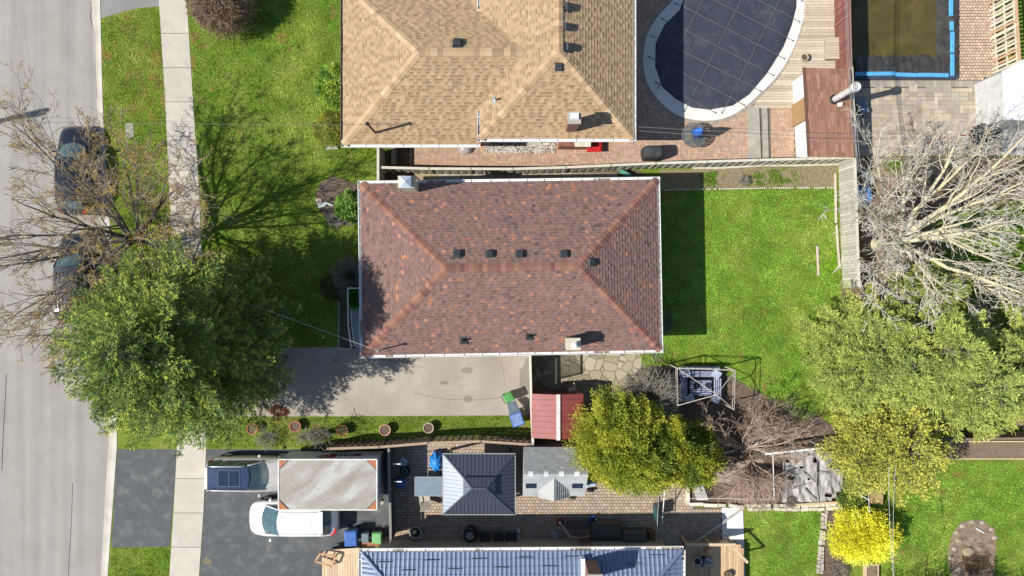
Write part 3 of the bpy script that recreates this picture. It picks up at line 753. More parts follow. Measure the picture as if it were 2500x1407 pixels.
# ---------------------------------------------------------------- tan-roofed house (top)
TP = [(.365, .252, .148), (.355, .245, .144), (.380, .265, .158), (.355, .247, .148), (.375, .265, .16), (.31, .215, .132)]
TW = [9, 9, 4, 3, 6, .6]
EW, RW_ = 2.6, 4.45
tan = thing('tan_house', 'large house with a sand coloured shingle roof in two hipped wings above the brown one', 'house', (W(1200, 100)[0], W(1200, 100)[1], 0))
WBL = W(838, 353, EW); WBR0 = W(1172, 353, EW)
ewx = W(1172, 0, 3.4)[0]; eex = W(1546, 0, 3.4)[0]; esy = W(0, 339, 3.4)[1]
rE = 5.15; rxE = (ewx + eex) / 2; runE = (eex - ewx) / 2; rsy = esy + runE
yTop = 24.0
wy0 = WBL[1]; wrid = W(1023, 127, RW_); runW = wrid[1] - wy0; wyN = wrid[1] + runW
SW_, NW_ = np.array([WBL[0], wy0, EW]), np.array([WBL[0], wyN, EW])
RWw = np.array([wrid[0], wrid[1], RW_])
slW = (RW_ - EW) / runW; slE = (rE - 3.4) / runE
# ridge of west wing runs into the west slope of the east wing
xJ = ewx + (RW_ - 3.4) / slE
RWj = np.array([xJ, wrid[1], RW_])
yv = wy0 + (3.4 - EW) / slW      # where the east wing eave meets the west wing slope
HI = (1.04, .93)
mb = MB()
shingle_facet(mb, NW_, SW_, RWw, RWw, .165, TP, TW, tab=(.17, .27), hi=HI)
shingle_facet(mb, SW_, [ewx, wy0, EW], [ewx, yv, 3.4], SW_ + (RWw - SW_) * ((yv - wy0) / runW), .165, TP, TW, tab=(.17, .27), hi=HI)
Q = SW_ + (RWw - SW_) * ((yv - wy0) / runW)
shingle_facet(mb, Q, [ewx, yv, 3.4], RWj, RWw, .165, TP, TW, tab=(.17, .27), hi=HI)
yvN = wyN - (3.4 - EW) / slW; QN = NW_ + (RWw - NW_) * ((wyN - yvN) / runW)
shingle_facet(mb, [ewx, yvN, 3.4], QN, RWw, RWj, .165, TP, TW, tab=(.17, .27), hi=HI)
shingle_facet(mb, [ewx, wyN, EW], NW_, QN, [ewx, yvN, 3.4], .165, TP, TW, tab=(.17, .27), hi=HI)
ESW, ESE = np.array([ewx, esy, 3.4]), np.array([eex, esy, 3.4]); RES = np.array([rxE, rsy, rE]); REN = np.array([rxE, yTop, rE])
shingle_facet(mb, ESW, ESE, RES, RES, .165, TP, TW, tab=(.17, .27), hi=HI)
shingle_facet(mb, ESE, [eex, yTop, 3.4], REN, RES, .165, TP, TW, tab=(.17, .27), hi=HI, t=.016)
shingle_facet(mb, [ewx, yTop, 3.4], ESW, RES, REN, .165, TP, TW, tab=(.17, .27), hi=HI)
mb.mat(1).colr((.7, .68, .64))
roof_shell(mb, [[NW_, SW_, RWw], [SW_, [ewx, wy0, EW], [ewx, yv, 3.4], RWj, RWw], [[ewx, wyN, EW], NW_, RWw, RWj, [ewx, yvN, 3.4]], [ESW, ESE, RES], [ESE, [eex, yTop, 3.4], REN, RES], [[ewx, yTop, 3.4], ESW, RES, REN]], .03)
mb.prism([SW_, [ewx, wy0], [ewx, wyN], NW_], EW - .16, EW - .035); mb.prism([ESW, ESE, [eex, yTop], [ewx, yTop]], 3.24, 3.365)
roof = mb.build('roof', [SHING, WHITE], tan)
TCAP = [(.43, .30, .18), (.40, .28, .165), (.46, .33, .205), (.33, .225, .135)]
mb = MB()
for a, b in ((SW_, RWw), (NW_, RWw), (ESW, RES), (ESE, RES)): cap_row(mb, a, b, .42, TCAP, .3)
cap_row(mb, RWw, RWj, .42, TCAP, .3); cap_row(mb, RES, REN, .42, TCAP, .3); mb.build('ridge_cap', SHING, roof)
BROWNG = M('brown_gutter', (.20, .12, .085), rough=.5, var=.1)
for a, b, o, mt in ((SW_, NW_, (-1, 0), BROWNG), ([SW_[0] - .1, wy0, EW], [ewx - .03, wy0, EW], (0, -1), WHITE), ([ewx, yv - .25, 3.4], [ewx, esy, 3.4], (-1, 0), WHITE), ([ewx, yTop, 3.4], [ewx, yvN, 3.4], (-1, 0), WHITE),
                ([ewx - .1, esy, 3.4], [eex, esy, 3.4], (0, -1), WHITE), ([eex, esy - .12, 3.4], [eex, yTop, 3.4], (1, 0), WHITE)):
    mb = MB(); gutter(mb, np.array(a) - [0, 0, .015], np.array(b) - [0, 0, .015], o, debris=.12 if mt is WHITE else .9); mb.build('gutter', [mt, GUTD], roof)
mb = MB().prism([(SW_[0] + .5, wy0 + .5), (ewx + .4, wy0 + .5), (ewx + .4, wyN - .5), (SW_[0] + .5, wyN - .5)], 0, EW - .16)
mb.prism([(ewx + .42, esy + .5), (eex - .5, esy + .5), (eex - .5, yTop), (ewx + .42, yTop)], 0, 3.24); mb.build('wall', BRICKT, tan)
for t in (.2, .5, .8): windowbox(tan, (SW_[0] + .5, wy0 + (wyN - wy0) * t - .7), (SW_[0] + .5, wy0 + (wyN - wy0) * t + .7), .9, 2.2, (-1, 0))
for y in (11, 15): windowbox(tan, (eex - .5, y), (eex - .5, y + 1.8), 1.1, 2.4, (1, 0))
nEs = unit([slE, 0, 1]); nS = unit([0, -slE, 1])
for x, y in ((1386, 19), (1383, 68), (1388, 117)): vent_box(tan, x, y, 4.95, VENTM, nEs)
vent_box(tan, 1364, 163, 4.75, VENTM, nS); vent_box(tan, 1117, 107, 4.3, VENTM, unit([0, slW, 1]))
pipe_vent(tan, 1210, 245, 3.75, mat=STEEL, hh=.4)
ch, a, b = chimney(tan, 1388, 1416, 276, 301, 5.45, 0.0, BRICKR, CONC, 5.5, .10)
mb = MB(); cx, cy = W(1404, 283, 5.7)[:2]; mb.hexa([(cx - .2, cy - .16, 5.57), (cx + .2, cy - .16, 5.57), (cx + .2, cy + .16, 5.57), (cx - .2, cy + .16, 5.57)], [(cx - .16, cy - .12, 5.78), (cx + .16, cy - .12, 5.78), (cx + .16, cy + .12, 5.78), (cx - .16, cy + .12, 5.78)])
mb.build('flue_cap', M('white_metal'), ch)
c = W(914, 322, 3.1); mb = MB(); mb.tube([c - [0, 0, .4], c + [0, 0, 1.75]], .055, 8); mb.lathe(c + [0, 0, 1.75], [(.08, 0), (.10, .08), (.03, .16)], 10); mb.build('service_mast', BLACKP, tan)
MAST1 = c + np.array([0, 0, 1.6])
# brick window bay with its pale sill under the south eave
a, b = W(1362, 346, 0), W(1436, 366, 0); a1 = W(1362, 0, .9)[0]
mb = MB(); mb.box(a[0], b[1], 0, b[0], esy + .49, 1.0); ob = mb.build('brick_bay', BRICKR, tan)
MB().box((a[0] + b[0]) / 2, b[1] - .04, 1.0, b[0] + .03, esy + .49, 1.06).build('sill', M('pale_sill', (.62, .58, .48), rough=.7), ob)
# ---------------------------------------------------------------- blue metal-tiled house (bottom)
blue = thing('blue_roof_house', 'house with a blue pressed metal tile roof at the bottom edge', 'house', (W(1275, 1500)[0], W(1275, 1500)[1], 0))
e = 3.2; bL = W(884, 1349, e); bR = W(1664, 1339, e); run = 6.2; rise = 2.1
run = 6.47; bL2 = np.array([bL[0], bL[1], e]); bR2 = np.array([bR[0], bL[1] + .12, e])
RLb = np.array([bL2[0] + run, bL2[1] - run, e + rise]); RRb = np.array([bR2[0] - run, bR2[1] - run, e + rise])
BLUE = M('blue_steel', (.15, .195, .295), rough=.42, var=.14, vs=1.2, bump=.03, fine=.06, metal=.15)
def tile_facet(mb, E0, E1, R1, R0, pitch=.235, step=.36, amp=.035, ns=6):
    E0, E1, R0, R1 = [np.array(p, float) for p in (E0, E1, R0, R1)]; u = unit(E1 - E0); n = unit(np.cross(u, (R0 + R1) / 2 - (E0 + E1) / 2)); n = n if n[2] > 0 else -n
    v = unit(np.cross(n, u)); v = v if (R0 - E0) @ v > 0 else -v
    H = (R0 - E0) @ v; L = (E1 - E0) @ u; a0 = (R0 - E0) @ u; a1 = (R1 - E0) @ u
    P = lambda x, y, z: E0 + u * x + v * y + n * z
    prof = lambda x: amp * max(0.0, math.sin(2 * math.pi * x / pitch)) ** .8 * 1.0 if math.sin(2 * math.pi * x / pitch) > 0 else -.006 * abs(math.sin(2 * math.pi * x / pitch))
    nx = int(L / pitch * ns)
    for i in range(int(H / step) + 1):
        y0 = i * step; y1 = min(H, y0 + step)
        if y1 <= y0: break
        l0 = a0 * y0 / H; r0 = L + (a1 - L) * y0 / H; l1 = a0 * y1 / H; r1 = L + (a1 - L) * y1 / H
        for k in range(nx):
            xa, xb = k * L / nx, (k + 1) * L / nx
            A0, B0, A1, B1 = min(max(xa, l0), r0), min(max(xb, l0), r0), min(max(xa, l1), r1), min(max(xb, l1), r1)
            if B0 - A0 < 1e-3 and B1 - A1 < 1e-3: continue
            za, zb = prof(xa), prof(xb)
            mb.face([P(A0, y0, za + .022), P(B0, y0, zb + .022), P(B1, y1, zb), P(A1, y1, za)])
            mb.face([P(A0, y0, za), P(B0, y0, zb), P(B0, y0, zb + .022), P(A0, y0, za + .022)])
mb = MB(); S2L = bL2 + [0, -13, 0]; S2R = bR2 + [0, -13, 0]
tile_facet(mb, bR2, bL2, RLb, RRb)
RLs = np.array([RLb[0], bL2[1] - 13 + run, e + rise]); RRs = np.array([RRb[0], bL2[1] - 13 + run, e + rise])
tile_facet(mb, bL2, S2L, RLs, RLb, ns=5); tile_facet(mb, S2R, bR2, RRb, RRs, ns=5)
mb.face([S2L, S2R, RRs, RLs]); mb.face([RLb, RLs, RRs, RRb])
mb.mat(1); mb.prism([bL2, bR2, S2R, S2L], e - .18, e - .02)
roof = mb.build('roof', [BLUE, WHITE], blue)
for a, b in ((bL2, RLb), (bR2, RRb)):
    mb = MB(); mb.tube([np.array(a) + [0, 0, .03], np.array(b) + [0, 0, .03]], .10, 10)
    for k in range(1, 22):
        p = np.array(a) + (np.array(b) - np.array(a)) * k / 22 + [0, 0, .03]; d = unit(np.array(b) - np.array(a)); mb.tube([p - d * .012, p + d * .012], .112, 10)
    mb.build('hip_cap', BLUE, roof, smooth=False)
for a, b, o in ((bL2 - [.1, 0, 0], bR2 + [.1, 0, 0], (0, 1)), (S2L, bL2, (-1, 0)), (bR2, S2R, (1, 0))):
    mb = MB(); gutter(mb, np.array(a) - [0, 0, .01], np.array(b) - [0, 0, .01], o, w=.17, d=.10, debris=.25); mb.build('gutter', [WHITE, GUTD], roof)
mb = MB().prism([bL2 + [.45, -.45, 0], bR2 + [-.45, -.45, 0], S2R + [-.45, .4, 0], S2L + [.45, .4, 0]], 0, e - .18); mb.build('wall', BRICKB, blue)
SNOWG = M('snow_guard_metal', (.10, .12, .16), rough=.5)
slb = rise / run
for px, py in ((938, 1376), (996, 1394), (1053, 1372), (1110, 1391), (1168, 1369), (1225, 1388), (1282, 1366), (1340, 1385), (1395, 1364), (1550, 1379), (1608, 1361)):
    c = W(px, py, 3.6); d = bL2[1] - c[1]; z = e + slb * d; mb = MB()
    mb.bar((c[0] - .36, c[1], z + .085), (c[0] + .36, c[1], z + .085), .035, .05)
    for s in (-.3, 0, .3): mb.bar((c[0] + s, c[1], z + .0), (c[0] + s, c[1], z + .08), .03, .03)
    mb.build('snow_guard', SNOWG, blue)
a = W(1430, 1372, 4.0); mb = MB(); x0, y1 = a[0], a[1]; mb.box(x0, y1 - .9, 0, x0 + .62, y1 - .12, 5.3); ch = mb.build('chimney', BRICKR, blue)
MB().box(x0 - .05, y1 - .95, 5.3, x0 + .67, y1 - .07, 5.42).build('chimney_cap', CONC, ch)
MB().box(x0 - .2, y1 - 1.0, 3.0, x0 - .01, y1 + .04, 3.74).build('flashing', M('white_trim'), ch)
# aerial and dish standing on the blue roof (dish mostly beyond the frame edge)
mb = MB(); p = np.array([x0 + 1.2, y1 - 1.8, 3.9]); mb.tube([p, p + [0, 0, 2.0]], .03, 6)
q0 = p + np.array([0, 0, 1.5]); n_ = unit([-.3, -.8, .5]); vs = []; u_ = unit(np.cross(n_, [0, 0, 1])); w_ = np.cross(n_, u_)
for rr, dz in ((.0, 0), (.22, .02), (.42, .08)):
    for k in range(16): t = k * math.pi / 8; vs.append(q0 + u_ * rr * math.cos(t) + w_ * rr * math.sin(t) + n_ * dz)
mb.faces(vs, [(i * 16 + k, i * 16 + (k + 1) % 16, (i + 1) * 16 + (k + 1) % 16, (i + 1) * 16 + k) for i in range(2) for k in range(16)])
mb.build('satellite_dish', GREYM, None, ('grey satellite dish on a short mast on the blue tiled roof', 'satellite dish'))
# wooden entry decks
def deck(name, label, poly, z, ang=0, w=.14, cols=((.50, .38, .25), (.45, .34, .23), (.54, .42, .29)), rails=(), cat='deck'):
    P = np.array([W(x, y, z)[:2] for x, y in poly]); root = thing(name, label, cat, (P[:, 0].mean(), P[:, 1].mean(), 0))
    u = np.array([math.cos(ang), math.sin(ang)]); v = np.array([-u[1], u[0]]); a = P @ u; b = P @ v; mb = MB(); y = b.min()
    while y < b.max():
        yy = y + w / 2; xs = []
        for i in range(len(P)):
            j = (i + 1) % len(P)
            if (b[i] > yy) != (b[j] > yy): xs.append(a[i] + (yy - b[i]) * (a[j] - a[i]) / (b[j] - b[i]))
        xs.sort()
        for k in range(0, len(xs) - 1, 2):
            xa, xb = xs[k], xs[k + 1]; mb.colr(tuple(np.array(random.choice(cols)) * random.uniform(.85, 1.12)))
            q = [u * xa + v * (y + .005), u * xb + v * (y + .005), u * xb + v * (y + w - .008), u * xa + v * (y + w - .008)]
            mb.hexa([(p[0], p[1], z - .04) for p in q], [(p[0], p[1], z + random.uniform(-.002, .002)) for p in q])
        y += w
    mb.build('deck_boards', WOODA, root)
    m2 = MB(); m2.colr((.25, .19, .13)); Pc = P.mean(0); m2.prism([Pc + (p - Pc) * .985 for p in P], max(0, z - .3), z - .045); m2.build('frame', WOODA, root)
    return root
pd = deck('pool_deck', 'weathered timber deck with horizontal boards around the right side of the pool', [(1962, 60), (1971, -120), (2034, -120), (2040, 160), (2034, 262), (1935, 262), (1838, 264), (1851, 242), (1877, 216), (1899, 194), (1926, 152), (1953, 90)], .09, 0, .155,
          ((.48, .40, .29), (.42, .35, .26), (.52, .44, .33), (.45, .38, .29)))
# ================================================================ VEGETATION
class Foliage:
    def __init__(s): s.V = []; s.C = []
    def add(s, V, C): s.V.append(V); s.C.append(C)
    def build(s, name, mat, parent=None, props=None):
        V = np.concatenate(s.V); C = np.concatenate(s.C)
        return fast(name, V, np.arange(len(V)).reshape(-1, 4), C, mat, parent, props)
class Wood:
    def __init__(s): s.a = []; s.b = []; s.r = []; s.q = []
    def seg(s, a, b, r, q): s.a.append(a); s.b.append(b); s.r.append(r); s.q.append(q)
    def build(s, name, mat, parent, K=6, props=None):
        V, F = tubes(s.a, s.b, s.r, s.q, K)
        return fast(name, V, F, np.ones((len(F), 3)), mat, parent, props, smooth=True)
def rad_at(prof, z):
    return float(np.interp(z, [p[0] for p in prof], [p[1] for p in prof]))

def conifer(name, label, base, prof, nb, lean=(0, 0), tones=((.075, .12, .028), (.045, .085, .025)), tip=(.13, .16, .035), spray=(.10, .24), dens=1.0, lobes=.22, upd=.25, cat='tree', seed=1, trunk=.17, needw=.028, elong=None, group=None, inner=1.0, clump=False, pits=True):
    rg = np.random.default_rng(seed); rr = random.Random(seed)
    root = thing(name, label, cat, base, group); base = np.array(base, float)
    zt = prof[-1][0]; z0 = prof[0][0]
    wd_ = Wood(); lean3 = np.array([lean[0], lean[1], 0.0])
    ax = lambda z: base + lean3 * (z / zt) + np.array([0, 0, z])
    for k in range(10): wd_.seg(ax(zt * k / 10), ax(zt * (k + 1) / 10), trunk * (1 - k / 10.5), trunk * (1 - (k + 1) / 10.5))
    tw = Wood(); BC = []; BD = []; BL = []; BT = []
    zs = np.linspace(z0, zt, 60); ws = np.array([rad_at(prof, z) + .9 for z in zs]); cdf = np.cumsum(ws); cdf /= cdf[-1]
    ph1, ph2 = rr.random() * 6, rr.random() * 6
    for i in range(nb):
        z = float(np.interp(rr.random(), cdf, zs)); az = i * 2.39996 + rr.uniform(-.3, .3)
        r = rad_at(prof, z) * (1 + lobes * math.sin(3 * az + ph1 + z) * .5 + lobes * math.sin(7 * az + ph2 + z * 1.7) * .35 + rr.uniform(-lobes, lobes) * .6)
        if elong: r *= 1 + elong[0] * math.cos(az - elong[1])
        pit = float(vnoise(az * 1.9 + seed, z * 1.0 + 5, seed)); r *= (.70 if pit < .38 else (1.04 if pit > .6 else .93)) if pits else 1
        r = max(r, .25)
        d = np.array([math.cos(az), math.sin(az), 0.0]); up = upd * (z - z0) / (zt - z0) + rr.uniform(-.08, .12)
        A = ax(max(z - r * (.18 + up * .8), .2)); 
        end = ax(z) + d * r; end[2] = z + base[2] - (.06 * r if z < zt * .4 else 0) + rr.uniform(-.1, .25)
        B1 = A * .5 + end * .5 + np.array([0, 0, .08 * r]); 
        wd_.seg(A, B1, .035 + .012 * r * .6, .022); wd_.seg(B1, end, .022, .008)
        bd = unit(end - A); side = unit(np.cross(bd, [0, 0, 1.0])); ns = int((6 + r * 5) * inner); cl_ = clump and r > 2.3; t00 = .42 if cl_ else .08; fl = .24 if cl_ else .42
        for k in range(ns):
            t = t00 + (1 - t00) * (k + rr.random()) / ns; p = (A * (1 - t) + end * t) + np.array([0, 0, .3 * r * t * (1 - t)])
            sg = 1 if k % 2 else -1; ln = ((1 - t) * fl * r + .28) * rr.uniform(.7, 1.2)
            dd = unit(bd * rr.uniform(.7, 1.2) + side * sg * rr.uniform(.5, 1.2) + np.array([0, 0, rr.uniform(-.1, .35)]))
            BC.append(p); BD.append(dd); BL.append(ln); BT.append(t)
            if rr.random() < .14: tw.seg(p, p + dd * ln * .9, .009, .004)
        BC.append(end - bd * .3); BD.append(bd); BL.append(.45); BT.append(1.0)
    BC = np.array(BC); BD = np.array(BD); BL = np.array(BL); BT = np.array(BT)
    nper = np.maximum(3, (BL * 26 * dens).astype(int)); idx = np.repeat(np.arange(len(BC)), nper); n = len(idx)
    s = rg.random(n) ** .8; D = BD[idx]; P = BC[idx] + D * (BL[idx] * s)[:, None] + rg.normal(size=(n, 3)) * .022
    nd = unit(D * .9 + rg.normal(size=(n, 3)) * np.array([.5, .5, .35]) + np.array([0, 0, .12]))
    L = rg.uniform(spray[0], spray[1], n); 
    bt = np.repeat(rg.random(len(BC) // 3 + 1), 3)[:len(BC)]; t0, t1 = np.array(tones[0]), np.array(tones[1])
    big = vnoise(BC[:, 0] * 1.1 + 50, BC[:, 1] * 1.1 + 50, seed)
    mixv = np.clip(bt * .6 + big * .6 - .1, 0, 1)[idx][:, None]
    C = t0 * mixv + t1 * (1 - mixv)
    tipw = np.clip((s - .45) * 1.6, 0, 1)[:, None] * np.clip(BT[idx] * 1.2 - .2, 0, 1)[:, None] * (np.repeat(rg.random(len(BC) // 11 + 1), 11)[:len(BC)] < .55)[idx][:, None]
    C = C * (1 - tipw * .75) + np.array(tip) * tipw * .75
    C *= rg.uniform(.7, 1.3, (n, 1))
    V, F = rhombs(P, nd, L, needw * rg.uniform(.7, 1.4, n), rg.normal(size=(n, 3)) * .7 + np.array([0, 0, 1.0]))
    wd_.a += tw.a; wd_.b += tw.b; wd_.r += tw.r; wd_.q += tw.q; wd_.build('trunk', BARK, root, 5)
    fast('crown', V, F, C, NEEDLE, root)
    return root, n

def bush(name, label, base, rx, ry, h, n, tones, leaf=(.05, .11), lw=.55, seed=1, flat=.5, rough=.18, cat='shrub', group=None, hollow=.55, yshape=1.0, mat=None, updir=.35, stem=True, parent=None, lump=1.2, gaps=.0):
    rg = np.random.default_rng(seed); base = np.array(base, float)
    root = parent or thing(name, label, cat, base, group)
    az = rg.uniform(0, 2 * math.pi, n); el = np.arcsin(rg.uniform(-.15, 1, n)); rad = rg.uniform(hollow, 1, n) ** .5
    nx = np.cos(az) * np.cos(el); ny = np.sin(az) * np.cos(el); nz = np.sin(el)
    lum = 1 + rough * (vnoise(nx * 3 * lump + 9, ny * 3 * lump + nz * 2 + 4, seed) - .5) * 2 + rough * .6 * (vnoise(nx * 8 * lump + 5, ny * 8 * lump + nz * 5, seed + 1) - .5) * 2
    if gaps:
        k = vnoise(nx * 6 * lump + 3, ny * 6 * lump + nz * 4 + 8, seed + 2) > gaps
        az, el, rad, nx, ny, nz, lum = [q[k] for q in (az, el, rad, nx, ny, nz, lum)]; n = len(nx)
    P = np.stack([nx * rx * rad * lum, ny * ry * rad * lum, h * .45 + nz * h * .55 * rad * lum], 1) + base
    P[:, 2] = np.maximum(P[:, 2], base[2] + .03)
    out = np.stack([nx, ny, nz], 1); D = unit(out * .6 + rg.normal(size=(n, 3)) * .7 + np.array([0, 0, updir]))
    N = unit(out + rg.normal(size=(n, 3)) * .6)
    ts = np.array(tones) * 1.55; w = np.clip(vnoise(nx * 4 + 7, ny * 4 + nz * 3 + 7, seed + 5) * 1.3 - .15 + rg.normal(size=n) * .18, 0, .999) * (len(ts) - 1)
    i0 = w.astype(int); f = (w - i0)[:, None]; C = ts[i0] * (1 - f) + ts[np.minimum(i0 + 1, len(ts) - 1)] * f; C = C * rg.uniform(.75, 1.25, (n, 1))
    L = rg.uniform(leaf[0], leaf[1], n); V, F = rhombs(P, D, L, L * lw, N, bend=.05)
    fast('foliage', V, F, C, mat or LEAF, root)
    if stem:
        wd_ = Wood()
        for k in range(9):
            a = rg.uniform(0, 2 * math.pi); q = base + np.array([math.cos(a) * rx * .55, math.sin(a) * ry * .55, h * rg.uniform(.45, .8)]); m_ = base * .6 + q * .4 + [0, 0, .05]
            wd_.seg(base, m_, .03, .02); wd_.seg(m_, q, .02, .007)
        wd_.build('stem', BARK, root, 5)
    return root

def grow(W_, p, d, ln, r, lvl, rr, prm, ends, minr=.004):
    """recursive limb made of wandering segments"""
    nseg = prm['seg'][min(lvl, len(prm['seg']) - 1)]; sl = ln / nseg; r0 = r
    kids = prm['kids'][min(lvl, len(prm['kids']) - 1)]; last = lvl >= prm['levels'] - 1
    spots = sorted(rr.uniform(prm['from'][min(lvl, len(prm['from']) - 1)], 1.0) for _ in range(kids)); si = 0
    for k in range(nseg):
        wv = prm['wander'][min(lvl, len(prm['wander']) - 1)]
        d = unit(d + np.array([rr.gauss(0, wv), rr.gauss(0, wv), rr.gauss(0, wv * .7)]) + np.array(prm['trop'][min(lvl, len(prm['trop']) - 1)]))
        q = p + d * sl; r1 = max(minr, r0 * (1 - (k + 1) / nseg * prm['taper']))
        W_[min(lvl, len(W_) - 1)].seg(p, q, max(minr, r0 * (1 - k / nseg * prm['taper'])), r1)
        while si < len(spots) and spots[si] <= (k + 1) / nseg:
            if not last:
                t = spots[si]; a = rr.uniform(0, 2 * math.pi); sp = rr.uniform(*prm['spread'][min(lvl, len(prm['spread']) - 1)])
                s1 = unit(np.cross(d, [rr.gauss(0, 1), rr.gauss(0, 1), rr.gauss(0, .45)])); nd = unit(d * math.cos(sp) + s1 * math.sin(sp))
                cl = ln * rr.uniform(*prm['cl'][min(lvl, len(prm['cl']) - 1)]) * (1.15 - .5 * t)
                grow(W_, p + (q - p) * rr.random(), nd, cl, max(minr, r1 * rr.uniform(.45, .7)), lvl + 1, rr, prm, ends, minr)
            si += 1
        p = q
        if lvl >= prm.get('endlvl', 3): ends.append((p, d))
    return p

def bare_tree(name, label, base, limbs, prm, mats, seed=3, trunk=None, cat='tree', minr=.006, budf=None, K=(8, 5, 3, 3)):
    root = thing(name, label, cat, base); rr = random.Random(seed); base = np.array(base, float)
    WW = [Wood() for _ in range(4)]; ends = []
    if trunk:
        pts = [np.array(q, float) for q, _ in trunk]; rs = [q for _, q in trunk]
        for i in range(len(pts) - 1): WW[0].seg(base + pts[i], base + pts[i + 1], rs[i], rs[i + 1])
    for (o, d, ln, r) in limbs: grow(WW, base + np.array(o, float), unit(np.array(d, float)), ln, r, 0, rr, prm, ends, minr)
    WW[0].build('trunk', mats[0], root, K[0])
    WW[1].build('branches', mats[0], root, K[1])
    t = Wood(); 
    for w in WW[2:]: t.a += w.a; t.b += w.b; t.r += w.r; t.q += w.q
    if t.a: t.build('twigs', mats[1], root, 3)
    print(name, 'segs', len(WW[0].a), len(WW[1].a), len(t.a), 'ends', len(ends))
    return root, ends

# 1. big dark spruce over the driveway
g = lambda x, y, z=0: np.array([(x - 1250) / PXM, (703.5 - y) / PXM, z])
conifer('spruce_tree', 'tall dark green spruce with bright tips overhanging the road and the long grey driveway', g(566, 822), [(1.0, 3.3), (2.5, 4.6), (4.5, 4.7), (6.5, 4.35), (8.5, 3.6), (10.2, 2.7), (11.4, 1.6), (12.6, .2)], 620, seed=11, dens=2.0, lobes=.17, clump=True, inner=1.0,
        tones=((.23, .33, .07), (.10, .17, .055)), tip=(.72, .72, .10), spray=(.08, .17), needw=.036, trunk=.24, upd=.35, elong=(.10, 2.9))
# 2. olive hemlocks on the right
OLV = ((.40, .46, .11), (.24, .31, .08)); OLT = (.66, .66, .16)
for i, (x, y, pr, nb, lab) in enumerate((
    (2062, 862, [(.8, 2.6), (2.6, 3.1), (4.4, 2.6), (6, 1.6), (7.2, .3)], 190, 'olive green hemlock reaching over the back lawn, leftmost of the evergreen clump'),
    (2140, 830, [(1.0, 2.6), (3, 3.0), (5, 2.6), (7, 1.6), (8.2, .3)], 150, 'tallest olive hemlock behind the one that reaches over the back lawn'),
    (2225, 905, [(1.0, 2.6), (3, 3.0), (5, 2.5), (7, 1.5), (8.0, .3)], 170, 'olive green hemlock in the middle of the clump beside the raised planter fence'),
    (2350, 890, [(1.0, 2.6), (3, 3.2), (5, 2.8), (7, 1.7), (8.6, .3)], 190, 'yellowish olive hemlock at the right edge of the evergreen clump'),
    (2440, 800, [(.8, 1.8), (3, 2.4), (5, 1.9), (6.5, .4)], 110, 'olive hemlock behind the yellowish one at the right edge below the pale tree'),
    (2190, 720, [(.6, 1.5), (2, 1.9), (3.6, 1.5), (5.0, .3)], 80, 'smaller olive hemlock under the pale bare tree at the end of the grey fence'))):
    conifer('hemlock_tree', lab, g(x, y), pr, nb, seed=20 + i, dens=2.1, lobes=.22, clump=True, inner=1.3, tones=OLV, tip=OLT, spray=(.09, .19), needw=.036, trunk=.14, upd=.2, group='hemlocks in the right hand evergreen clump')
# yellow tinged cedar below them
conifer('cedar_tree', 'gold tinged cedar between the hemlocks and the small lawn with the shrub ring', g(2105, 1055), [(.6, 2.2), (2, 2.9), (3.4, 2.7), (4.8, 1.9), (5.8, .5)], 230, seed=31, dens=.8, lobes=.16, tones=((.52, .51, .09), (.33, .36, .07)), tip=(.74, .66, .12), clump=True, inner=1.5, spray=(.07, .15), needw=.055, trunk=.12, upd=.5)
# 3. broad yellow-green cedars by the red shed
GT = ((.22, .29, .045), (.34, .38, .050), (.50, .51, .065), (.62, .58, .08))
def leaf_tree(name, label, x, y, lobes_, h0, tones, seed, n, leaf=(.09, .17), cat='tree'):
    base = g(x, y); root = thing(name, label, cat, base); rg = np.random.default_rng(seed); wd_ = Wood(); FV = []; FC = []
    wd_.seg(base, base + [0, 0, h0], .14, .10)
    for (lx, ly, lz, rx, ry, rz, nn) in lobes_:
        c = np.array([*g(lx, ly)[:2], lz]); m = int(nn * n)
        wd_.seg(base + [0, 0, h0 * rg.uniform(.4, 1)], c, .07, .03)
        az = rg.uniform(0, 2 * math.pi, m); el = np.arcsin(rg.uniform(-.35, 1, m)); rad = rg.uniform(.45, 1, m) ** .45
        o = np.stack([np.cos(az) * np.cos(el), np.sin(az) * np.cos(el), np.sin(el)], 1)
        lum = 1 + .34 * (vnoise(o[:, 0] * 5 + lx, o[:, 1] * 5 + o[:, 2] * 4 + ly, seed) - .5) * 2 + .26 * (vnoise(o[:, 0] * 12 + lx, o[:, 1] * 12 + o[:, 2] * 9, seed + 3) - .5) * 2
        P = c + o * np.array([rx, ry, rz]) * (rad * lum)[:, None]
        D = unit(o * .9 + rg.normal(size=(m, 3)) * .55 + [0, 0, .5]); N = unit(o * .6 + rg.normal(size=(m, 3)) * .8)
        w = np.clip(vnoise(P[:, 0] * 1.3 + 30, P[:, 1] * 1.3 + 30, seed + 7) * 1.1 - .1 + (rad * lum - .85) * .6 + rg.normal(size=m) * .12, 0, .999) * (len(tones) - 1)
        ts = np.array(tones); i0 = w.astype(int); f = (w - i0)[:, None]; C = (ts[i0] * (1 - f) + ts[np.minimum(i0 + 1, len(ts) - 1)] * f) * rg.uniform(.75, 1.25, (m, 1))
        L = rg.uniform(*leaf, m); V, F = rhombs(P, D, L, L * .42, N); FV.append(V); FC.append(C)
    wd_.build('trunk', BARK, root, 6); V = np.concatenate(FV)
    fast('crown', V, np.arange(len(V)).reshape(-1, 4), np.concatenate(FC), LEAF, root)
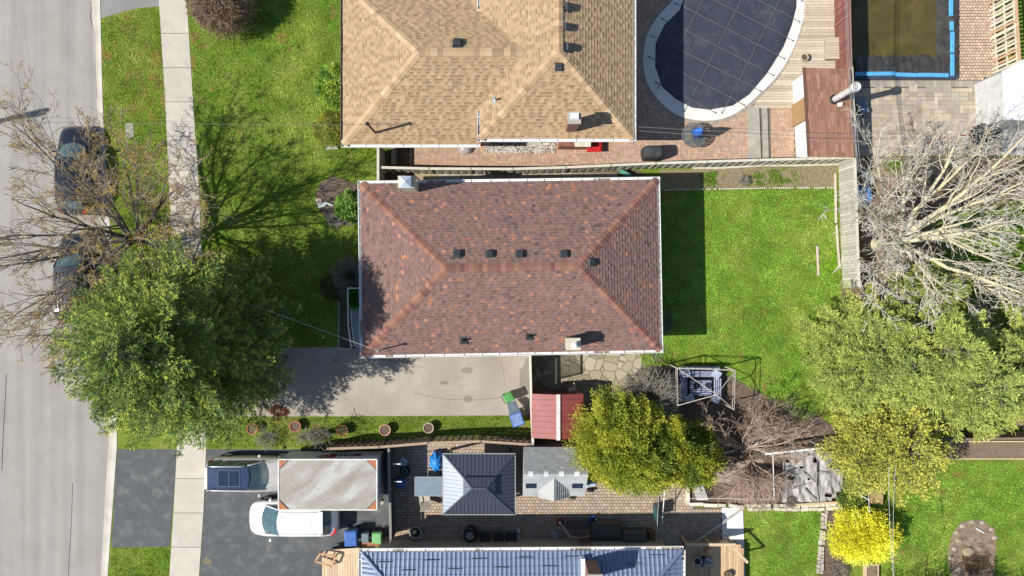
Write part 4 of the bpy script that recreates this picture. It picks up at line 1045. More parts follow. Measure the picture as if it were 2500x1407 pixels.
leaf_tree('cedar_tree', 'large rounded yellow green cedar touching the red shed roof', 1500, 1050, [(1480, 1040, 2.6, 2.0, 2.0, 1.7, 1.4), (1470, 1085, 2.0, 1.5, 1.3, 1.5, .7), (1535, 1085, 2.6, 1.9, 1.8, 1.7, 1.2), (1570, 1115, 1.9, 1.7, 1.3, 1.5, .9), (1525, 1010, 2.4, 1.5, 1.2, 1.4, .6), (1500, 1120, 1.6, 1.2, 1.1, 1.2, .5)], 2.2, GT, 41, 24000, (.07, .14))
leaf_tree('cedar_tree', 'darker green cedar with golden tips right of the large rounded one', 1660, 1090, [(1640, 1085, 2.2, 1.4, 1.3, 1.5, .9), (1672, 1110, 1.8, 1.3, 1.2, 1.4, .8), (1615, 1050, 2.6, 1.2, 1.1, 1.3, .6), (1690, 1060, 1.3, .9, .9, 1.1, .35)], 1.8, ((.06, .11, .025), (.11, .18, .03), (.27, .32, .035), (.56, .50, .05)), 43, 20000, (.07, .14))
# forsythia
FT = ((.74, .68, .04), (.90, .84, .06), (.95, .92, .09), (.96, .94, .16))
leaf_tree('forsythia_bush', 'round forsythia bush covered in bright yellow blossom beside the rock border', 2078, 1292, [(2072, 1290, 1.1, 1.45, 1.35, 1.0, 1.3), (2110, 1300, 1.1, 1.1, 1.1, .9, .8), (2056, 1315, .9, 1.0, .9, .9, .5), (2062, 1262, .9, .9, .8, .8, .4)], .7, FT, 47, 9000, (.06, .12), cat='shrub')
bush('clipped_shrub', 'small round dark green shrub just above the yellow blossoming bush', g(2068, 1212), .75, .62, 1.1, 5000, [(.05, .09, .018), (.11, .16, .025), (.17, .2, .03)], (.05, .1), seed=51)
def patch(name, label, base, rx, ry, tones, seed, n=1500):
    rg = np.random.default_rng(seed); x = rg.normal(0, .42, n) * rx; y = rg.normal(0, .42, n) * ry
    k = vnoise(x * 4 + seed, y * 4 + 3, seed) > .38; x = x[k]; y = y[k]; n = len(x)
    P = np.stack([x + base[0], y + base[1], np.full(n, .015)], 1); D = unit(rg.normal(size=(n, 3)) * [1, 1, .3] + [0, 0, .55]); t0, t1 = np.array(tones[0]), np.array(tones[1]); w = rg.random((n, 1))
    V, F = rhombs(P, D, rg.uniform(.06, .16, n), rg.uniform(.025, .05, n)); fast(name, V, F, (t0 * w + t1 * (1 - w)) * rg.uniform(1, 1.9, (n, 1)), LEAF, None, (label, 'plant'), origin=base)
# front shrubs
bush('leafy_shrub', 'bright green rounded broadleaf shrub in the oval front bed by the gutter corner', g(862, 508), .85, .85, 1.2, 5200, [(.05, .12, .018), (.13, .23, .04), (.24, .33, .09)], (.08, .15), .6, seed=52, rough=.15, lump=1.6)
bush('hedge_shrub', 'tall oval light green shrub against the left wall of the tan house', g(826, 222), 1.0, 1.2, 1.5, 7500, [(.09, .18, .03), (.22, .31, .05), (.34, .40, .09)], (.08, .14), .6, seed=53, lump=1.6, rough=.14)
bush('hedge_shrub', 'clipped olive brown round shrub at the lower left corner of the tan house', g(822, 322), 1.15, 1.0, 1.4, 9000, [(.09, .10, .022), (.17, .175, .03), (.27, .25, .04)], (.04, .08), .6, seed=54, rough=.10)
bush('clipped_shrub', 'dark bronze green round shrub in the shade left of the white porch', g(812, 704), .62, .62, .95, 4200, [(.05, .06, .018), (.09, .085, .02), (.14, .11, .03)], (.05, .09), .6, seed=55)
bush('fern_plant', 'bright green leafy plant standing on the shaded porch', W(868, 728, .75) + [0, 0, 0], .36, .5, .55, 900, [(.03, .11, .01), (.06, .2, .015)], (.14, .24), .4, seed=56, cat='plant', stem=False)
for k, (x, y, a, b, h_, lab) in enumerate(((1736, 436, .42, .42, .28, 'green weed patch next to the house shadow in the dry back bed'), (1850, 440, .35, .3, .2, 'small green weed tuft in the middle of the dry back bed'), (1905, 432, .8, .45, .18, 'wide low green weed patch toward the fence corner in the dry back bed'), (1600, 848, .42, .7, .3, 'grey green perennial patch at the lower right corner of the brown house'), (1630, 790, .25, .5, .3, 'narrow shaded perennial clump along the right wall of the brown house'), (2190, 405, .5, .3, .25, 'fresh green weeds right of the fence corner under the pale bare tree'), (2300, 640, .5, .35, .3, 'green undergrowth below the pale bare tree'), (2135, 1160, .3, .3, .3, 'little bright green plant left of the yellow bush gate'))):
    tones = [(.09, .16, .02), (.16, .24, .03)] if k not in (3, 4) else [(.10, .15, .09), (.18, .24, .15)]
    patch('weed_patch', lab, g(x, y), a * 1.5, b * 1.3, tones, 60 + k)

patch('ground_cover', 'vivid lime green patch of ground cover behind a plank by the grey fence', g(2022, 640), .6, 1.0, [(.16, .28, .02), (.24, .38, .03)], 57, 5000)
# weeping brown shrub top left: arching canes
def cane_shrub(name, label, base, rad, h, n, mat, seed, droop=1.0, r0=.012, fan=(0, 2 * math.pi), curve=7, sub=3, cat='shrub', minr=.005, out=.9, twist=.25):
    rr = random.Random(seed); root = thing(name, label, cat, base); base = np.array(base, float); w_ = Wood()
    for i in range(n):
        az = rr.uniform(*fan); R_ = rad * math.sqrt(rr.uniform(.12, 1)) * out; hh = h * rr.uniform(.75, 1.05) * (1 - .35 * (R_ / rad) ** 2 * droop)
        tw = rr.uniform(-twist, twist); prev = base + np.array([rr.gauss(0, .05), rr.gauss(0, .05), 0]); path = []
        for k in range(1, curve + 1):
            t = k / curve; a = az + tw * t * 2; rr_ = R_ * (t ** .8)
            z = hh * math.sin(min(1, t * 1.25) * math.pi / 2) - droop * hh * max(0, t - .55) ** 1.5 * 1.6
            q = base + np.array([math.cos(a) * rr_, math.sin(a) * rr_, max(.05, z)]) + np.array([rr.gauss(0, .03), rr.gauss(0, .03), 0])
            w_.seg(prev, q, max(minr, r0 * (1 - (k - 1) / curve)), max(minr, r0 * (1 - k / curve))); path.append((prev, q)); prev = q
        for s in range(sub):
            a_, b_ = path[rr.randrange(2, curve)]; d = unit(b_ - a_); sd = unit(np.cross(d, [rr.gauss(0, .4), rr.gauss(0, .4), 1])); p = b_; ln = rad * rr.uniform(.15, .35)
            dd = unit(d + sd * rr.choice((-1, 1)) * rr.uniform(.3, .9) + np.array([0, 0, -.25 * droop]))
            for k in range(3): q = p + dd * ln / 3; q[2] = max(q[2], .04); w_.seg(p, q, minr * 1.2, minr); p = q; dd = unit(dd + np.array([rr.gauss(0, .15), rr.gauss(0, .15), -.12 * droop]))
    w_.build('canes', mat, root, 4); return root
CANE = M('cane_brown', (.33, .24, .18), rough=.8, var=.35, vs=6, bump=0); CANEP = M('cane_pink', (.46, .33, .25), rough=.8, var=.3, vs=5, bump=0); CANEG = M('cane_grey', (.24, .21, .17), rough=.85, var=.3, vs=4, bump=0)
CANEL = M('cane_light', (.30, .275, .22), rough=.85, var=.3, vs=4, bump=0)
cane_shrub('weeping_shrub', 'leafless weeping shrub with brown arching canes at the top edge beside the sidewalk', g(565, 28), 1.95, 3.1, 560, CANE, 71, 1.1, .014, sub=4, minr=.008); SHB_ = 1
bush('underleaf', '', g(565, 28), 1.7, 1.7, 2.7, 12000, [(.12, .08, .05), (.22, .15, .10)], (.08, .2), .2, seed=72, parent=[o for o in bpy.data.objects if o.name.startswith('weeping_shrub')][0], stem=False)
rr = random.Random(71); prm3 = dict(levels=4, seg=(8, 6, 5, 3), kids=(8, 5, 3, 0), wander=(.08, .12, .16, .2), trop=((0, 0, .02), (0, 0, .02), (0, 0, 0), (0, 0, 0)), taper=.8, spread=((.3, .8), (.35, .9), (.4, 1.0)), cl=((.4, .65), (.35, .6), (.3, .5)), **{'from': (.15, .15, .15)}, endlvl=9)
LM = [((rr.uniform(-.2, .2), rr.uniform(-.2, .2), .2), (math.cos(a), math.sin(a), rr.uniform(.35, 1.0)), rr.uniform(2.6, 4.1), rr.uniform(.03, .05)) for a in [math.pi * (k + rr.random()) / 13 - .15 for k in range(13)]]
bare_tree('fan_shrub', 'wide spreading leafless shrub with pinkish brown branches fanning up from the garden bed', g(1815, 1098), LM, prm3, (CANEP, CANEP), 73, trunk=[((0, 0, -.05), .12), ((0, 0, .25), .08)], cat='shrub', minr=.008, K=(6, 4, 3, 3))
cane_shrub('weeping_cane_shrub', 'lower leafless shrub with pinkish canes drooping over the stone edging', g(1835, 1130), 2.7, 1.7, 95, CANEP, 74, .9, .022, fan=(-2.75, -.35), sub=7, minr=.007, twist=.35)
bush('undergrowth', 'sparse dark brown undergrowth beneath the fan shaped shrub', g(1850, 1060), 2.3, 1.3, .5, 1300, [(.06, .04, .03), (.16, .11, .07), (.12, .14, .04)], (.06, .16), .3, seed=99, cat='plant', stem=False)
cane_shrub('lilac_shrub', 'tangle of grey leafless twigs between the flagstones and the cushioned seating', g(1572, 962), 1.75, 2.3, 300, CANEL, 75, .2, .016, sub=5, minr=.007, twist=.5)
bush('lilac_buds', '', g(1575, 965), 1.6, 1.5, 1.9, 5200, [(.07, .07, .03), (.17, .16, .07), (.28, .26, .15)], (.05, .1), .5, seed=76, parent=[o for o in bpy.data.objects if o.name.startswith('lilac_shrub')][0], stem=False)
cane_shrub('bare_shrub', 'dark grey leafless shrub in the shade above the white porch railing', g(862, 676), 1.25, 1.2, 170, CANEG, 77, .5, .014, sub=5, minr=.008)
for k, (x, y, r_, lab) in enumerate(((652, 1062, .75, 'bare grey shrub on the grass strip between the first two flower pots'), (745, 1058, .6, 'bare grey shrub right of the second flower pot'), (775, 1062, .5, 'small bare shrub left of the third flower pot'))):
    cane_shrub('bare_shrub', lab, g(x + 6, y + 4), r_, .7, 60, CANEL, 80 + k, .4, .009, sub=4, minr=.006)
cane_shrub('bare_sapling', 'thin leafless sapling casting a long branching shadow over the third flower pot', g(800, 1055), .9, 1.8, 22, CANEG, 84, 0, .02, sub=5, minr=.008)
cane_shrub('dry_plant', 'dry grey clump of stems in the dry back bed', g(1812, 442), .45, .4, 90, CANEL, 86, .5, .008, sub=2, minr=.005)
cane_shrub('brush_pile', 'dark little heap of twigs at the stone edging above the small right lawn', g(1925, 1222), .4, .5, 110, CANEG, 87, .7, .01, sub=3, minr=.007)
cane_shrub('dry_plant', 'dry stems in the front bed below the bright green shrub', g(820, 535), .6, .35, 160, CANEL, 88, .7, .008, sub=2, minr=.006)
# tangled dry shrubs right of the grey fence
for k, (x, y, r_, lab) in enumerate(((2150, 520, 1.3, 'pinkish tangle of thin dry canes right of the grey fence'), (2230, 430, 1.2, 'low brown thicket under the pale bare tree near the stone patio'))):
    cane_shrub('thicket', lab, g(x, y), r_, 1.0, 260, (CANE, CANEG)[k], 90 + k, .4, .009, sub=4, minr=.006, twist=.6)

cane_shrub('dry_plant', 'dark dry clump of stems in the stony bed below the yellow bush', g(2045, 1392), .7, .35, 150, CANEG, 89, .6, .009, sub=3, minr=.006)
# 4. maple by the kerb
prm = dict(levels=4, seg=(9, 7, 5, 4), kids=(9, 6, 4, 0), wander=(.07, .10, .14, .2), trop=((0, 0, .03), (0, 0, .03), (0, 0, .02), (0, 0, 0)), taper=.82, spread=((.4, .9), (.45, 1.0), (.5, 1.1)), cl=((.35, .62), (.32, .55), (.3, .5)), **{'from': (.22, .2, .2)}, endlvl=2)
mb_ = g(392, 592); MAPB = M('bark_maple', (.13, .115, .10), var=.35, vs=4, bs=30, bump=.4); MAPT = M('twig_maple', (.33, .28, .23), var=.3, vs=3, bump=0)
limbs = []
rr = random.Random(5)
for k in range(13):
    az = k * 2 * math.pi / 13 + rr.uniform(-.2, .2); elv = rr.uniform(.32, .85); 
    dx, dy = math.cos(az), math.sin(az)
    if dy < -.3 and dx > -.3: elv = max(elv, .9)
    limbs.append(((0 + dx * .1, dy * .1, rr.uniform(2.0, 3.4)), (dx, dy, elv), rr.uniform(5.2, 6.8) * (1.12 if dx < -.2 else .95), rr.uniform(.06, .10)))
limbs += [((0, 0, 3.4), (-.1, .1, 1), 5.0, .12), ((0, 0, 3.4), (-.5, .3, .9), 5.6, .10), ((0, 0, 3.2), (.3, .4, .9), 5.4, .10), ((0, 0, 2.8), (.8, .45, .5), 6.0, .10), ((0, 0, 2.9), (.85, .1, .5), 5.2, .09), ((0, 0, 3.0), (-.9, -.2, .4), 6.5, .10), ((0, 0, 3.0), (-.7, -.75, .45), 6.6, .10), ((0, 0, 3.2), (-.45, -.9, .5), 6.4, .09), ((0, 0, 3.2), (-.5, .9, .5), 7.2, .10)]
maple, ends = bare_tree('maple_tree', 'street maple with dark branches and small orange yellow spring buds over the parked cars', mb_, limbs, prm, (MAPB, MAPT), 6, trunk=[((.05, 0, -.1), .34), ((0, 0, .5), .25), ((0, .02, 1.6), .22), ((0, 0, 3.4), .16)], minr=.011)
E = np.array([e[0] for e in ends]); ED = np.array([e[1] for e in ends]); rg = np.random.default_rng(12)
k = rg.random(len(E)) < .22; E = E[k]; ED = ED[k]; idx = np.repeat(np.arange(len(E)), 7); n = len(idx)
P = E[idx] + rg.normal(size=(n, 3)) * .05; D = unit(rg.normal(size=(n, 3)) + [0, 0, .3])
C = np.array([(.80, .48, .05), (.66, .34, .04), (.86, .62, .10), (.50, .26, .06)])[rg.integers(0, 4, n)] * rg.uniform(.7, 1.2, (n, 1))
V, F = rhombs(P, D, rg.uniform(.03, .07, n), rg.uniform(.02, .035, n)); fast('buds', V, F, C, LEAF, maple)

# 5. pale leafless silver maple on the right
prm2 = dict(levels=4, seg=(10, 7, 5, 4), kids=(10, 6, 4, 0), wander=(.09, .15, .2, .25), trop=((0, 0, .02), (0, 0, .04), (0, 0, .03), (0, 0, 0)), taper=.80, spread=((.35, .9), (.45, 1.1), (.5, 1.2)), cl=((.35, .6), (.32, .55), (.3, .5)), **{'from': (.2, .15, .15)}, endlvl=9)
tb = g(2128, 598); rr = random.Random(19); L2 = []
for k in range(15):
    az = 2 * math.pi * (k + rr.uniform(-.3, .3)) / 15; east = math.cos(az)
    L2.append(((.12 + .1 * east, .06, rr.uniform(1.9, 2.9)), (math.cos(az), math.sin(az), rr.uniform(.38, .75)), rr.uniform(4.6, 5.8) * (1 + .22 * max(0, east) + .15 * max(0, math.sin(az))), rr.uniform(.09, .13) * (1 + .4 * max(0, east + .3))))
L2 += [((.12, .05, 2.9), (.2, .1, 1), 4.6, .13), ((.1, .1, 2.7), (.75, .7, .6), 7.0, .17), ((.1, .1, 2.6), (.95, .2, .5), 7.0, .17), ((.1, .0, 2.5), (.8, -.5, .55), 6.6, .14)]
bare_tree('pale_tree', 'large leafless tree with pale cream limbs and white twigs beyond the grey fence', tb, L2, prm2, (PBARK, TWIGP), 9, trunk=[((-.15, 0, -.1), .36), ((-.02, 0, .7), .27), ((.12, .05, 3.0), .21)], minr=.010)
# trees standing just outside the frame whose shadows fall into it
conifer('spruce_tree', 'dark spruce whose crown shades the lower right lawn', g(2125, 1478), [(1.0, 1.9), (3, 2.1), (5, 1.6), (7.4, .3)], 90, seed=35, dens=.4)
conifer('spruce_tree', 'dark spruce beyond the shrub ring shading its far side', g(2310, 1505), [(1.0, 2.2), (3, 2.5), (5, 2.0), (8, .3)], 80, seed=36, dens=.4)
# ================================================================ POOL AND DECK
pool = thing('swimming_pool', 'oval in-ground pool with pale coping under a dark blue strapped safety cover', 'pool', (W(1765, 60)[0], W(1765, 60)[1], 0))
CI = smooth_loop([W(x, y)[:2] for x, y in COVER], 1); cen = np.mean(CS, 0)
mb = MB(); inner = [cen + (p - cen) * .80 for p in CS]; n = len(CS)
for i in range(n):
    a, b, c, d = CS[i], CS[(i + 1) % n], inner[(i + 1) % n], inner[i]
    mb.hexa([(a[0], a[1], -.02), (b[0], b[1], -.02), (c[0], c[1], -.02), (d[0], d[1], -.02)][::-1], [(a[0], a[1], .055), (b[0], b[1], .055), (c[0], c[1], .055), (d[0], d[1], .055)][::-1])
mb.build('coping', POOLC, pool)
mb = MB(); cv = [W(x, y)[:2] for x, y in COVER]; cc = np.mean(cv, 0); rings = [1.0, .97, .9, .75, .55, .3]; zz = [.062, .10, .125, .12, .105, .10]
vs = []; N_ = len(cv)
def cz(p, z): return z + .012 * (vnoise(p[0] * 3, p[1] * 3, 77) - .5) * 2 + .010 * math.sin((p[0] * .5 + p[1] * .85) * 9 + 3 * float(vnoise(p[0], p[1], 5)))
for s_, z_ in zip(rings, zz):
    for i in range(N_):
        for q in (0, .5):
            p = cv[i] * (1 - q) + cv[(i + 1) % N_] * q; p = cc + (p - cc) * s_; vs.append((p[0], p[1], cz(p, z_) if s_ < 1 else z_))
vs.append((cc[0], cc[1], .10)); K_ = N_ * 2
fs = [(i * K_ + k, i * K_ + (k + 1) % K_, (i + 1) * K_ + (k + 1) % K_, (i + 1) * K_ + k) for i in range(len(rings) - 1) for k in range(K_)] + [((len(rings) - 1) * K_ + k, (len(rings) - 1) * K_ + (k + 1) % K_, len(vs) - 1) for k in range(K_)]
mb.faces(vs, fs)
t = NT('cover_fabric'); a = t.ramp(t.noise(.7, 5, .7, dist=.6), [(.3, (.026, .032, .048)), (.55, (.040, .046, .062)), (.78, (.085, .085, .092))]); b = t.ramp(t.noise(60, 2), [(.3, .8), (.7, 1.2)]); t.bump(t.noise(2.0, 5, .7, dist=1.5), .6, .07); COVM = t.done(t.mul(a, b), .5, 0, .4)
cover = mb.build('pool_cover', COVM, pool, smooth=True)
STRAP = M('strap_webbing', (.11, .11, .12), rough=.7, var=.15)
def clip_line(P, o, d):
    ts = []
    for i in range(len(P)):
        a = P[i]; b = P[(i + 1) % len(P)]; e = b - a; den = d[0] * e[1] - d[1] * e[0]
        if abs(den) < 1e-9: continue
        w = a - o; t_ = (w[0] * e[1] - w[1] * e[0]) / den; u_ = (w[0] * d[1] - w[1] * d[0]) / den
        if 0 <= u_ <= 1: ts.append(t_)
    return (min(ts), max(ts)) if len(ts) > 1 else None
sb = MB(); ends = []
for ang, sp, off in ((-27, 1.10, .35), (63, 1.9, .2)):
    d = np.array([math.cos(R(ang)), math.sin(R(ang))]); nrm = np.array([-d[1], d[0]])
    for k in range(-9, 10):
        o = cc + nrm * (k * sp + off); r_ = clip_line(cv, o, d)
        if not r_ or r_[1] - r_[0] < 1: continue
        a_, b_ = r_; m_ = 12
        def zat(p):
            f = max(abs((p - cc)[0]), 1e-6); s_ = 1.0
            # radial fraction by ray cast
            rr_ = clip_line(cv, cc, unit(p - cc) if np.linalg.norm(p - cc) > 1e-6 else d); R0 = rr_[1] if rr_ else 1
            fr = np.linalg.norm(p - cc) / max(R0, .1); return float(np.interp(fr, rings[::-1], zz[::-1]))
        for j in range(m_):
            p = o + d * (a_ + (b_ - a_) * j / m_); q = o + d * (a_ + (b_ - a_) * (j + 1) / m_)
            sb.bar((*p, zat(p) + .028), (*q, zat(q) + .028), .035, .006)
        for tt, sg in ((a_, -1), (b_, 1)): ends.append((o + d * tt, d * sg))
sb.build('strap_grid', STRAP, cover)
for p, d in ends:
    if p[1] > 17.5: continue
    mb = MB(); q = p + d * .38; sdir = np.array([-d[1], d[0]])
    mb.bar((*p, .075), (*q, .068), .025, .008); mb.tube([(*(q - d * .14), .075), (*(q + d * .04), .075)], .018, 6); mb.bar((*(q - sdir * .05), .07), (*(q + sdir * .05), .07), .02, .02)
    mb.build('anchor_spring', BLACKP, pool)
# trench and step between patio and shed
sheet('pool_step', [(1826, 264), (1852, 264), (1857, 393), (1827, 396)], .10, CONC, .12)
sheet('step_edge', [(1859, 264), (1872, 264), (1876, 392), (1862, 393)], .09, M('edge_stone', (.33, .30, .25)), .12)
sheet('step_gap', [(1850, 264), (1880, 264), (1882, 394), (1854, 394)], .035, M('joint_dark'))
# deck extras
c = W(1960, 144, .1); mb = MB(); mb.lathe(c, [(.13, 0), (.17, .02), (.19, .26), (.21, .30), (.17, .30), (.16, .2)], 18, close=False); pt = mb.build('planter_pot', M('pot_beige', (.42, .38, .30)), None, ('small round empty flower pot standing on the pool deck', 'flower pot')); 
MB().lathe(c, [(.165, .19), (.16, .22), (.01, .24)], 16).build('pot_soil', SOIL, pt)
mb = MB(); mb.colr((.50, .42, .30)); a = W(2010, 98, .1); b = W(2043, 150, .1); 
r = thing('deck_bench', 'low boxed wooden bench at the right edge of the pool deck', 'bench', (a[0], a[1], .1)); 
for k in range(8):
    y0 = a[1] - (a[1] - b[1]) * k / 8; mb.colr(tuple(np.array((.48, .41, .30)) * random.uniform(.85, 1.1))); mb.box(a[0], y0 - .13, .47, b[0], y0, .50)
mb.build('seat', WOODA, r); m2 = MB(); m2.colr((.36, .29, .21)); m2.box(a[0] + .03, b[1] + .03, .09, b[0] - .03, a[1] - .03, .465); m2.build('frame', WOODA, r)

# ================================================================ FENCES
def fence(name, label, pts, h=1.8, bw=.14, gap=.03, cols=((.42, .38, .30), (.36, .33, .26), (.46, .42, .34)), side=1, shadowbox=False, postw=.10, rail=True, z0=.0, jitter=.02, cap=True, post_every=2.4, cat='fence'):
    """pts: photo pixels of the fence TOP line"""
    P = [W(x, y, h)[:2] for x, y in pts]; root = thing(name, label, cat, (P[0][0], P[0][1], 0)); pan = MB(); rl = MB(); k = 0
    for a, b in zip(P[:-1], P[1:]):
        L = np.linalg.norm(b - a); d = (b - a) / L; nrm = np.array([-d[1], d[0]]) * side; x = 0
        while x < L - bw * .4:
            k += 1; s = (1 if (k % 2 and shadowbox) else -1) if shadowbox else 1
            p = a + d * (x + bw / 2) + nrm * (.045 * s); pan.colr(tuple(np.array(random.choice(cols)) * random.uniform(.85, 1.12)))
            pan.obox(p, d, bw / 2, .009, z0, h - .05 + random.uniform(-jitter, jitter)); x += bw + gap
        rl.colr(tuple(np.array(cols[0]) * .95))
        if rail:
            for z in (.35, h * .55, h - .2): rl.bar((*a, z), (*b, z), .045, .085)
        if cap: rl.colr(tuple(np.array(cols[2]) * 1.12)); rl.bar((*a, h), (*b, h), .13, .035)
        m = max(1, int(round(L / post_every)))
        for j in range(m + 1):
            q = a + d * L * j / m; pm = MB(); pm.colr(tuple(np.array(cols[1]) * 1.1)); pm.obox(q, d, postw / 2 + .004, postw / 2, 0, h + .05)
            if j < m or b is P[-1]: pm.build('post', WOODA, root)
    pan.build('panel', WOODA, root); rl.build('rail', WOODA, root)
    return root
FG = ((.43, .41, .33), (.37, .355, .285), (.48, .45, .37))
fence('board_fence', 'long weathered grey shadow-box fence between the brown house and the pool patio', [(926, 409), (1045, 412), (1250, 413), (1380, 409), (1600, 399), (1850, 391), (2087, 385)], 1.6, .14, .075, FG, -1, True)
fence('board_fence', 'grey board fence at the right end of the back lawn before the pale tree', [(2087, 387), (2090, 480), (2094, 600), (2098, 700)], 1.8, .14, .012, FG, -1)
fence('board_fence', 'short fence with a gate between the tan house and the front lawn', [(923, 357), (923, 442)], 1.7, .14, .01, FG, 1, False)
MAR = ((.21, .085, .07), (.24, .10, .08), (.18, .075, .06))
fence('maroon_fence', 'maroon board fence between the pool deck and the lined pond', [(2072, -90), (2078, 160)], 1.9, .20, .001, MAR, 1)
fence('boundary_fence', 'brown boundary fence behind the shingled shed facing the stone patio', [(2080, 165), (2088, 383)], 1.85, .15, .001, ((.33, .27, .2), (.28, .23, .17), (.38, .32, .25)), 1)
FB = ((.27, .19, .13), (.22, .15, .10), (.32, .23, .16))
fence('picket_fence', 'brown slatted fence between the flower pots and the gazebo patio', [(800, 1096), (925, 1092), (1045, 1082), (1173, 1078), (1297, 1086)], 1.7, .13, .045, FB, 1, True)
fence('gate_fence', 'pale slatted fence closing the grey driveway beside the red shed', [(1294, 866), (1297, 1000), (1301, 1084)], 1.7, .12, .004, ((.50, .46, .38), (.44, .40, .33), (.54, .50, .42)), 1, False)
fence('dark_fence', 'dark board fence between the white trailer and the gazebo patio', [(949, 1096), (951, 1200), (954, 1322)], 1.6, .13, .001, ((.13, .125, .12), (.17, .155, .13), (.20, .19, .165)), -1, False)
fence('garden_fence', 'brown fence behind the long raised planter on the right edge', [(2285, 1074), (2400, 1072), (2560, 1070)], 1.5, .14, .012, ((.20, .14, .10), (.24, .17, .12), (.18, .13, .09)), 1)
fence('slat_fence', 'sun-bleached slatted fence at the top right corner', [(2478, -60), (2484, 60), (2490, 150)], 2.1, .12, .09, ((.60, .52, .42), (.50, .42, .33), (.44, .28, .17)), 1, True)
# scalloped white edging along the bed, plank and kerb strips
mb = MB(); pts = [(1612, 465), (1700, 463), (1800, 461), (1900, 459), (1960, 459), (2040, 459)]
for a, b in zip(pts[:-1], pts[1:]):
    A, B = W(*a), W(*b); L = np.linalg.norm(B - A)
    for k in range(int(L / .1)):
        if random.random() < .14: continue
        p = A + (B - A) * (k + .5) / int(L / .1); mb.lathe(p, [(.04, 0), (.045, .06), (.03, .1), (.01, .115)], 7)
mb.build('bed_edging', M('edging_white', (.62, .58, .48), var=.2), None, ('row of small pale scalloped edging stones between the dry bed and the back lawn', 'garden edging'))
mb = MB(); pts = [(828, 735), (828, 850), (862, 851)]
for a, b in zip(pts[:-1], pts[1:]):
    A, B = W(*a), W(*b); L = np.linalg.norm(B - A)
    for k in range(int(L / .1)):
        p = A + (B - A) * (k + .5) / int(L / .1); mb.lathe(p, [(.04, 0), (.045, .06), (.03, .1), (.01, .115)], 7)
mb.build('bed_edging', bpy.data.materials['edging_white'], None, ('row of small pale edging stones round the shaded porch bed', 'garden edging'))
mb = MB(); mb.colr((.52, .46, .36))
for a, b in (((2038, 425), (2040, 545)), ((2041, 550), (2048, 655))): mb.bar(W(*a) + [0, 0, .05], W(*b) + [0, 0, .05], .10, .09)
mb.build('timber_edging', WOODA, None, ('pale timber edging at the foot of the grey fence by the back lawn', 'timber edging'))
mb = MB(); mb.colr((.50, .42, .33)); mb.bar(W(1994, 601) + [0, 0, .06], W(1997, 673) + [0, 0, .06], .13, .05); mb.build('plank', WOODA, None, ('pale plank lying on the back lawn beside the lime green ground cover', 'plank'), bevel=.008)
mb = MB(); pts = [(1690, 411), (1755, 411), (1790, 409), (1860, 405), (1940, 405), (2042, 402)]
for a, b in zip(pts[:-1], pts[1:]):
    A, B = W(*a), W(*b); d = unit(B - A); L = np.linalg.norm(B - A); x = 0
    while x < L: w = random.uniform(.25, .5); mb.obox((A + d * (x + w / 2))[:2], d[:2], w / 2 - .01, .05, 0, .08 + random.uniform(0, .03)); x += w
mb.build('stone_edging', M('edge_cream', (.55, .50, .40), var=.2), None, ('line of cream edging blocks at the foot of the long grey fence', 'garden edging'))

# ================================================================ SHEDS
# brown shingled shed by the pool
sh = thing('garden_shed', 'white walled garden shed with a brown shingled single slope roof and a tall white flue', 'shed', W(2015, 270))
zw, ze = 2.3, 2.05
A, B, C_, D_ = W(1962, 168, zw), W(2074, 166, ze), W(2085, 383, ze), W(1974, 385, zw)
A[1] = B[1] = (A[1] + B[1]) / 2; C_[1] = D_[1] = (C_[1] + D_[1]) / 2
mb = MB(); SHB = [(.29, .155, .105), (.26, .135, .095), (.33, .18, .12), (.235, .12, .085)]
shingle_facet(mb, C_, B, A, D_, .17, SHB, [3, 3, 1, 2], tab=(.25, .5), band=(0, 1))
mb.mat(1).hexa([p - [0, 0, .14] for p in (A, D_, C_, B)], [p - [0, 0, .02] for p in (A, D_, C_, B)])
mb.mat(0).colr((.13, .07, .05)); mb.bar(A + [.0, 0, .02], D_ + [.0, 0, .02], .14, .03)
mb.build('roof', [SHING, M('white_trim')], sh)
q = [A + [.28, -.12, 0], D_ + [.28, .12, 0], C_ + [-.15, .12, 0], B + [-.15, -.12, 0]]
MB().prism(q, 0, 1.95).build('wall', M('shed_white', (.74, .73, .70), rough=.7, var=.08), sh)
xw = q[0][0]; y1, y0 = W(0, 258)[1], W(0, 312)[1]
d = MB(); d.box(xw - .035, y0, .03, xw - .001, y1, 1.88); dr = d.build('door', M('door_tan', (.34, .21, .10), rough=.7, var=.15), sh)
MB().box(xw - .075, y0 + .1, .9, xw - .035, y0 + .14, 1.05).build('handle', STEEL, dr)
c = W(2037, 243, 2.22); mb = MB(); mb.lathe(c, [(.26, -.02), (.19, .06), (.16, .10)], 16, close=False); mb.build('flue_boot', BLACKP, sh)
mb = MB(); mb.lathe(c, [(.155, .05), (.16, .9), (.165, .91), (.165, .95), (.155, .96), (.155, 2.2), (.165, 2.21), (.235, 2.22), (.245, 2.42), (.20, 2.46), (.19, 2.36), (.02, 2.35)], 20); mb.build('flue', M('flue_white', (.66, .65, .62), rough=.4, metal=.2, var=.1), sh)
c = W(2050, 256, 2.15); MB().hexa([(c[0] - .12, c[1] - .1, c[2]), (c[0] + .12, c[1] - .1, c[2]), (c[0] + .12, c[1] + .1, c[2]), (c[0] - .12, c[1] + .1, c[2])], [(c[0] - .08, c[1] - .02, c[2] + .18), (c[0] + .08, c[1] - .02, c[2] + .18), (c[0] + .08, c[1] + .06, c[2] + .18), (c[0] - .08, c[1] + .06, c[2] + .18)]).build('wall_vent', M('white_metal'), sh)
